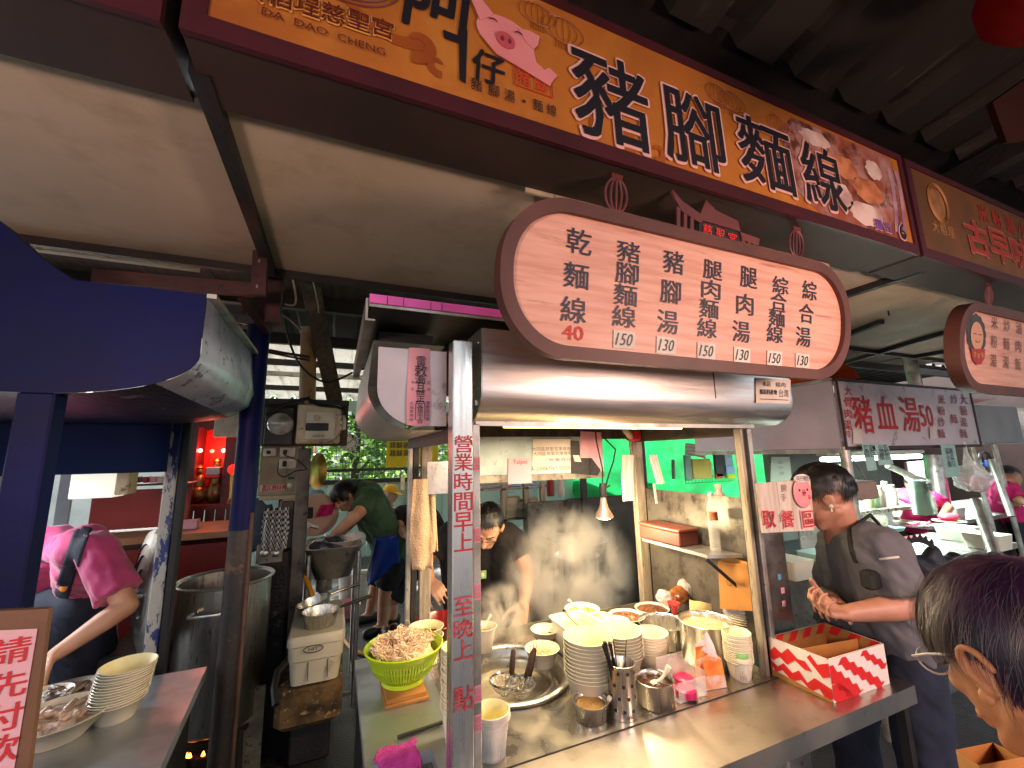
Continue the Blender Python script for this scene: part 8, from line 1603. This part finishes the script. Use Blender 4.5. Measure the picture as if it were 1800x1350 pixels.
# ---- man in green tee washing up
J = dict(head=D(607, 872, 3.35), fwd=(-.75, -.35, -.75), up=(-.55, -.1, .75), neck=D(628, 872, 3.44))
J['sl'] = D(648, 880, 3.29); J['sr'] = D(640, 872, 3.61); J['el'] = D(628, 905, 3.15); J['wl'] = D(588, 938, 3.13); J['er'] = D(620, 915, 3.48); J['wr'] = D(595, 940, 3.26)
hip = D(688, 968, 3.70); legs_from(J, hip, (-.9, -.3, 0), .11, .02)
J['al'] = D(672, 1100, 3.65); J['al'].z = FL + .09; J['kl'] = (J['hl'] + J['al']) / 2 + V((-.03, 0, .02)); J['ar'] = D(650, 1085, 3.92); J['ar'].z = FL + .09; J['kr'] = (J['hr'] + J['ar']) / 2
person('man in green tee bent over the wash sink', J, m_skin, m_greenshirt, m_blackcloth, m_hair, vox=.008, sleeve=.7, bulk=1.18, hair_n=1400, shorts=True, chest=1.25, hands=dict(l=dict(d=(-.6, -.1, -.5), pn=(0, 0, -1), curl=.5), r=dict(d=(-.6, -.1, -.5), pn=(0, 0, -1), curl=.5)), hs=1.05, hair_kw=dict(length=.07, wd=.003, seed=6, lift=.03))
mb = MB(); A = [D(660, 945, 3.35), D(700, 940, 3.35), D(703, 985, 3.39), D(648, 1030, 3.44)]
mb.sheet(lambda u, v: A[0].lerp(A[1], u).lerp(A[3].lerp(A[2], u), v) + V((0, .02 * sin(u * 7 + v * 3), 0)), 14, 14); o = mb.build('apron', m_blueapron, None, True, label='bright blue apron tied round the man in green', cat='apron', origin=A[0]); sm = o.modifiers.new('s', 'SOLIDIFY'); sm.thickness = .01
# ---- person behind in yellow cap, and a standing figure by the towel
J = dict(head=D(687, 868, 5.4), fwd=(.8, -.5, -.2), up=(.1, 0, 1), neck=D(684, 893, 5.5)); J['sl'] = D(712, 905, 5.4); J['sr'] = D(664, 905, 5.6); J['el'] = D(722, 950, 5.3); J['wl'] = D(720, 985, 5.2); J['er'] = D(655, 950, 5.6); J['wr'] = D(660, 985, 5.4); legs_from(J, D(688, 985, 5.5), (.5, -1, 0), .1)
ty, H, Fm = person('person in yellow cap behind the man in green', J, m_skin, m_khaki, m_blackcloth, m_hair, vox=.010, hair_n=100)
mb = MB(); c = J['head']
for j in range(9):
    th = pi / 2 * j / 8
    for i in range(24): a = 2 * pi * i / 24; mb.v.append(H(.086 * sin(th) * cos(a), -.012 + .104 * sin(th) * sin(a), .03 + .095 * cos(th)))
for j in range(8):
    for i in range(24): mb.f.append((j * 24 + i, j * 24 + (i + 1) % 24, (j + 1) * 24 + (i + 1) % 24, (j + 1) * 24 + i)); mb.m.append(0)
b0 = len(mb.v)
for k, (x, y, z) in enumerate([(.075, .05, .035), (.07, .14, .02), (0, .19, .025), (-.07, .14, .02), (-.075, .05, .035), (-.05, .07, .045), (.05, .07, .045)]): mb.v.append(H(x, y, z))
mb.f.append(tuple(range(b0, b0 + 7))); mb.m.append(0); mb.build('cap', m_yellowcap, ty, True)
J = dict(head=D(722, 905, 3.6), fwd=(.5, -.8, -.2), up=(0, 0, 1), neck=D(722, 930, 3.7)); J['sl'] = D(765, 915, 3.6); J['sr'] = D(700, 905, 3.75); J['el'] = D(772, 950, 3.5); J['wl'] = D(760, 985, 3.4); J['er'] = D(705, 930, 3.6); J['wr'] = D(712, 942, 3.3); 
J['head'] = D(746, 880, 3.7); J['neck'] = D(742, 902, 3.8); legs_from(J, D(705, 1000, 3.8), (.1, -1, 0), .11); J['al'] = D(690, 1110, 3.7); J['al'].z = FL + .09; J['kl'] = D(690, 1055, 3.72)
person('figure in black with bare forearm half hidden by the towel', J, m_skin, m_blackshirt, m_blackcloth, m_hair, vox=.009, sleeve=.5, hair_n=300, bulk=1.0, shorts=True, feet=m_rubber)
mb = MB(); mb.tube([D(692, 1085, 3.72), D(690, 1145, 3.75)], [.06, .055], 14); mb.build('rubber_boot', m_rubber, None, True, label='black rubber boot shaft by the yellow hose', cat='boot', origin=D(690, 1145, 3.75))
# ---- women in pink at the right stalls
J = dict(head=D(1612, 858, 3.9), fwd=(-.2, -.8, -.45), up=(0, -.4, .9), neck=D(1612, 872, 4.0)); J['sr'] = D(1588, 874, 3.95); J['sl'] = D(1645, 880, 4.0); J['er'] = D(1578, 895, 3.85); J['wr'] = D(1576, 910, 3.7); J['el'] = D(1668, 892, 3.9); J['wl'] = D(1655, 908, 3.75); legs_from(J, D(1622, 925, 4.15), (0, -1, 0), .1)
tm, H, Fm = person('woman in hot pink with mask and white cap behind the tray stack', J, m_skin, m_hotpink, m_blackcloth, m_hair, vox=.010, sleeve=.6, hair_n=300, bulk=.95, hair_kw=dict(length=.05, wd=.003))
mb = MB(); mb.ell(H(0, .05, -.05), (.058, .055, .042), 18, 12, Fm); mb.build('mask', m_white, tm, True); mb = MB(); mb.ell(H(0, -.02, .065), (.092, .108, .05), 18, 12, Fm); mb.build('cap', m_bottle, tm, True)
J = dict(head=D(1776, 838, 4.4), fwd=(.9, -.4, -.2), up=(.2, 0, 1), neck=D(1768, 852, 4.5)); J['sr'] = D(1752, 858, 4.5); J['sl'] = D(1775, 862, 4.3); J['er'] = D(1760, 880, 4.4); J['wr'] = D(1790, 888, 4.3); J['el'] = D(1792, 880, 4.2); J['wl'] = D(1815, 885, 4.1); legs_from(J, D(1765, 905, 4.6), (.8, -.3, 0), .1)
person('seated woman in bright pink far at the right edge', J, m_skin, m_hotpink, m_denim, m_hair, vox=.011, sleeve=.8, hair_n=300, bulk=1.0)
# ---- near person with short purple tinted hair, close to the lens
hc = D(1802, 1163, .56)
J = dict(head=hc, fwd=(.34, 1, -.5), up=(.15, .5, 1), neck=hc + V((.0, -.05, -.155))); fwd = V((.2, 1, 0)).normalized(); rt = fwd.cross(EZ)
nb = J['neck'] + V((.01, -.01, -.03)); J['neck'] = nb
J['sl'] = nb - rt * .14 + V((0, 0, -.10)); J['sr'] = nb + rt * .15 + V((0, 0, -.10)); 
for a_, s_ in (('l', -1), ('r', 1)): J['e' + a_] = J['s' + a_] + V((0, 0, -.25)) + rt * .04 * s_; J['w' + a_] = J['e' + a_] + fwd * .12 + V((0, 0, -.05)) - rt * .06 * s_
legs_from(J, nb - fwd * .05 + V((0, 0, -.50)), fwd, .09)
tw_, H, Fm = person('short haired person with purple tinted hair in the near right corner', J, M('near_skin', '#b87f55', '#a97048', 18, .5, bump=.08, bs=260, sss=.15), M('cream_top', '#b8a890', '#a89880', 9, .9, bump=.3), m_blackcloth, None, vox=.0035, hair_n=0, hs=1.02, sleeve=.6, bulk=.9,
    hands=dict(l=dict(d=fwd, pn=rt, curl=.8), r=dict(d=fwd, pn=-rt, curl=.8, side=-1)))
ks_ = -1 if (H(-.09, 0, 0) - CAM).length < (H(.09, 0, 0) - CAM).length else 1; mb = MB()
ep = [H(ks_ * (.090 + .004 * sin(a)), -.018 + .017 * cos(a) * (1 if sin(a) > -.3 else .7), -.004 + .025 * sin(a)) for a in [pi * (-.55 + 1.55 * i / 12) for i in range(13)]]; [mb.cap(ep[i], ep[i + 1], .0045, .0045, 8) for i in range(12)]
mb.ell(H(ks_ * .083, -.012, -.004), (.008, .016, .026), 14, 10, Fm); mb.ell(H(ks_ * .086, -.004, -.032), (.006, .009, .010), 12, 8, Fm); solidify(mb, 'ear', bpy.data.materials['near_skin'], tw_, .0022, 3)
hp = lambda p: p.z > -.62 and not (p.y > .62 and p.z < .30) and not (abs(p.x) > .5 and p.z < .12 and p.y > -.30)
hair(tw_, J['head'], Fm, 1.02, m_hairp, 12000, seed=21, length=.062, wd=.00065, lift=.022, down=.7, pred=hp, rads=(.086, .106, .096), segs=7)
hair(tw_, J['head'], Fm, 1.02, M('grey_strand', '#5a5058', '#3c3540', 12, .4), 900, seed=22, length=.09, wd=.0004, lift=.035, down=.7, pred=hp, rads=(.088, .108, .098), segs=7, cap_=False, name='hair_highlights')
mb = MB(); mb.tube([H(-.082, -.01, .012), H(-.084, .05, .016), H(-.072, .088, .014), H(-.05, .104, .006)], .0018, 6); mb.tube([H(-.05, .106, .006) + Fm @ V((.024 * (1 - cos(t_ * pi / 10)), .004 * sin(t_ * pi / 10), .018 * sin(t_ * pi / 10))) for t_ in range(21)], .0014, 6); mb.build('glasses', m_white, tw_, True)
# paper bag in her hands
q = D(1745, 1345, .62); pb = thing('paper_bag', 'open brown paper bag held at the lower right corner', 'paper bag', q + V((0, 0, -.12))); mb = MB()
k0 = [D(1680, 1318, .62), D(1720, 1345, .56), D(1800, 1330, .60), D(1745, 1305, .68)]; dz = V((0, 0, -.16))
mb.add(k0 + [p + dz for p in k0], [(0, 1, 5, 4), (1, 2, 6, 5), (2, 3, 7, 6), (3, 0, 4, 7), (4, 5, 6, 7)]); mb.build('bag', m_kraft, pb)

# ============================================================ STEAM (real volume)
def steam(name, lab, c, s, dens, sc, seed, thr=.42, col=(1, .97, .93)):
    mb = MB(); mb.ell((0, 0, 0), s, 20, 14); o = mb.build(name, None, None, origin=(0, 0, 0)); o.data.materials.clear(); o.location = c; tag(o, lab, 'steam', None, 'stuff')
    m = bpy.data.materials.new(name); m.use_nodes = True; n = m.node_tree; n.nodes.clear(); L = n.links.new
    out = n.nodes.new('ShaderNodeOutputMaterial'); pv = n.nodes.new('ShaderNodeVolumePrincipled'); pv.inputs['Color'].default_value = (*col, 1); pv.inputs['Anisotropy'].default_value = .2
    tc = n.nodes.new('ShaderNodeTexCoord'); ns = n.nodes.new('ShaderNodeTexNoise'); ns.inputs['Scale'].default_value = sc; ns.inputs['Detail'].default_value = 5; ns.inputs['Roughness'].default_value = .6; ns.inputs['Distortion'].default_value = .6
    mp = n.nodes.new('ShaderNodeMapping'); mp.inputs['Location'].default_value = (seed, seed * .7, 0); mp.inputs['Scale'].default_value = (1, 1, .75); L(tc.outputs['Object'], mp.inputs[0]); L(mp.outputs[0], ns.inputs[0])
    mr = n.nodes.new('ShaderNodeMapRange'); mr.inputs[1].default_value = thr; mr.inputs[2].default_value = thr + .22; L(ns.outputs[0], mr.inputs[0])
    sc_n = n.nodes.new('ShaderNodeVectorMath'); sc_n.operation = 'DIVIDE'; sc_n.inputs[1].default_value = s; L(tc.outputs['Object'], sc_n.inputs[0]); ln = n.nodes.new('ShaderNodeVectorMath'); ln.operation = 'LENGTH'; L(sc_n.outputs[0], ln.inputs[0])
    fo = n.nodes.new('ShaderNodeMapRange'); fo.inputs[1].default_value = 1; fo.inputs[2].default_value = .25; fo.interpolation_type = 'SMOOTHSTEP'; L(ln.outputs['Value'], fo.inputs[0])
    mu = n.nodes.new('ShaderNodeMath'); mu.operation = 'MULTIPLY'; L(mr.outputs[0], mu.inputs[0]); L(fo.outputs[0], mu.inputs[1]); mu2 = n.nodes.new('ShaderNodeMath'); mu2.operation = 'MULTIPLY'; mu2.inputs[1].default_value = dens; L(mu.outputs[0], mu2.inputs[0]); L(mu2.outputs[0], pv.inputs['Density']); L(pv.outputs[0], out.inputs['Volume'])
    o.data.materials.append(m); return o
c1 = P(1005, 1015, y=1.98); steam('steam', 'broad cloud of steam rising behind the bowl stacks', c1, (.42, .17, .40), 36, 8, 3, .42, (1, .96, .90))
c2 = P(880, 1090, y=1.70); steam('steam', 'small puff of steam beside the front post above the patterned bowl', c2, (.16, .12, .16), 26, 15, 8, .44, (1, .94, .84))
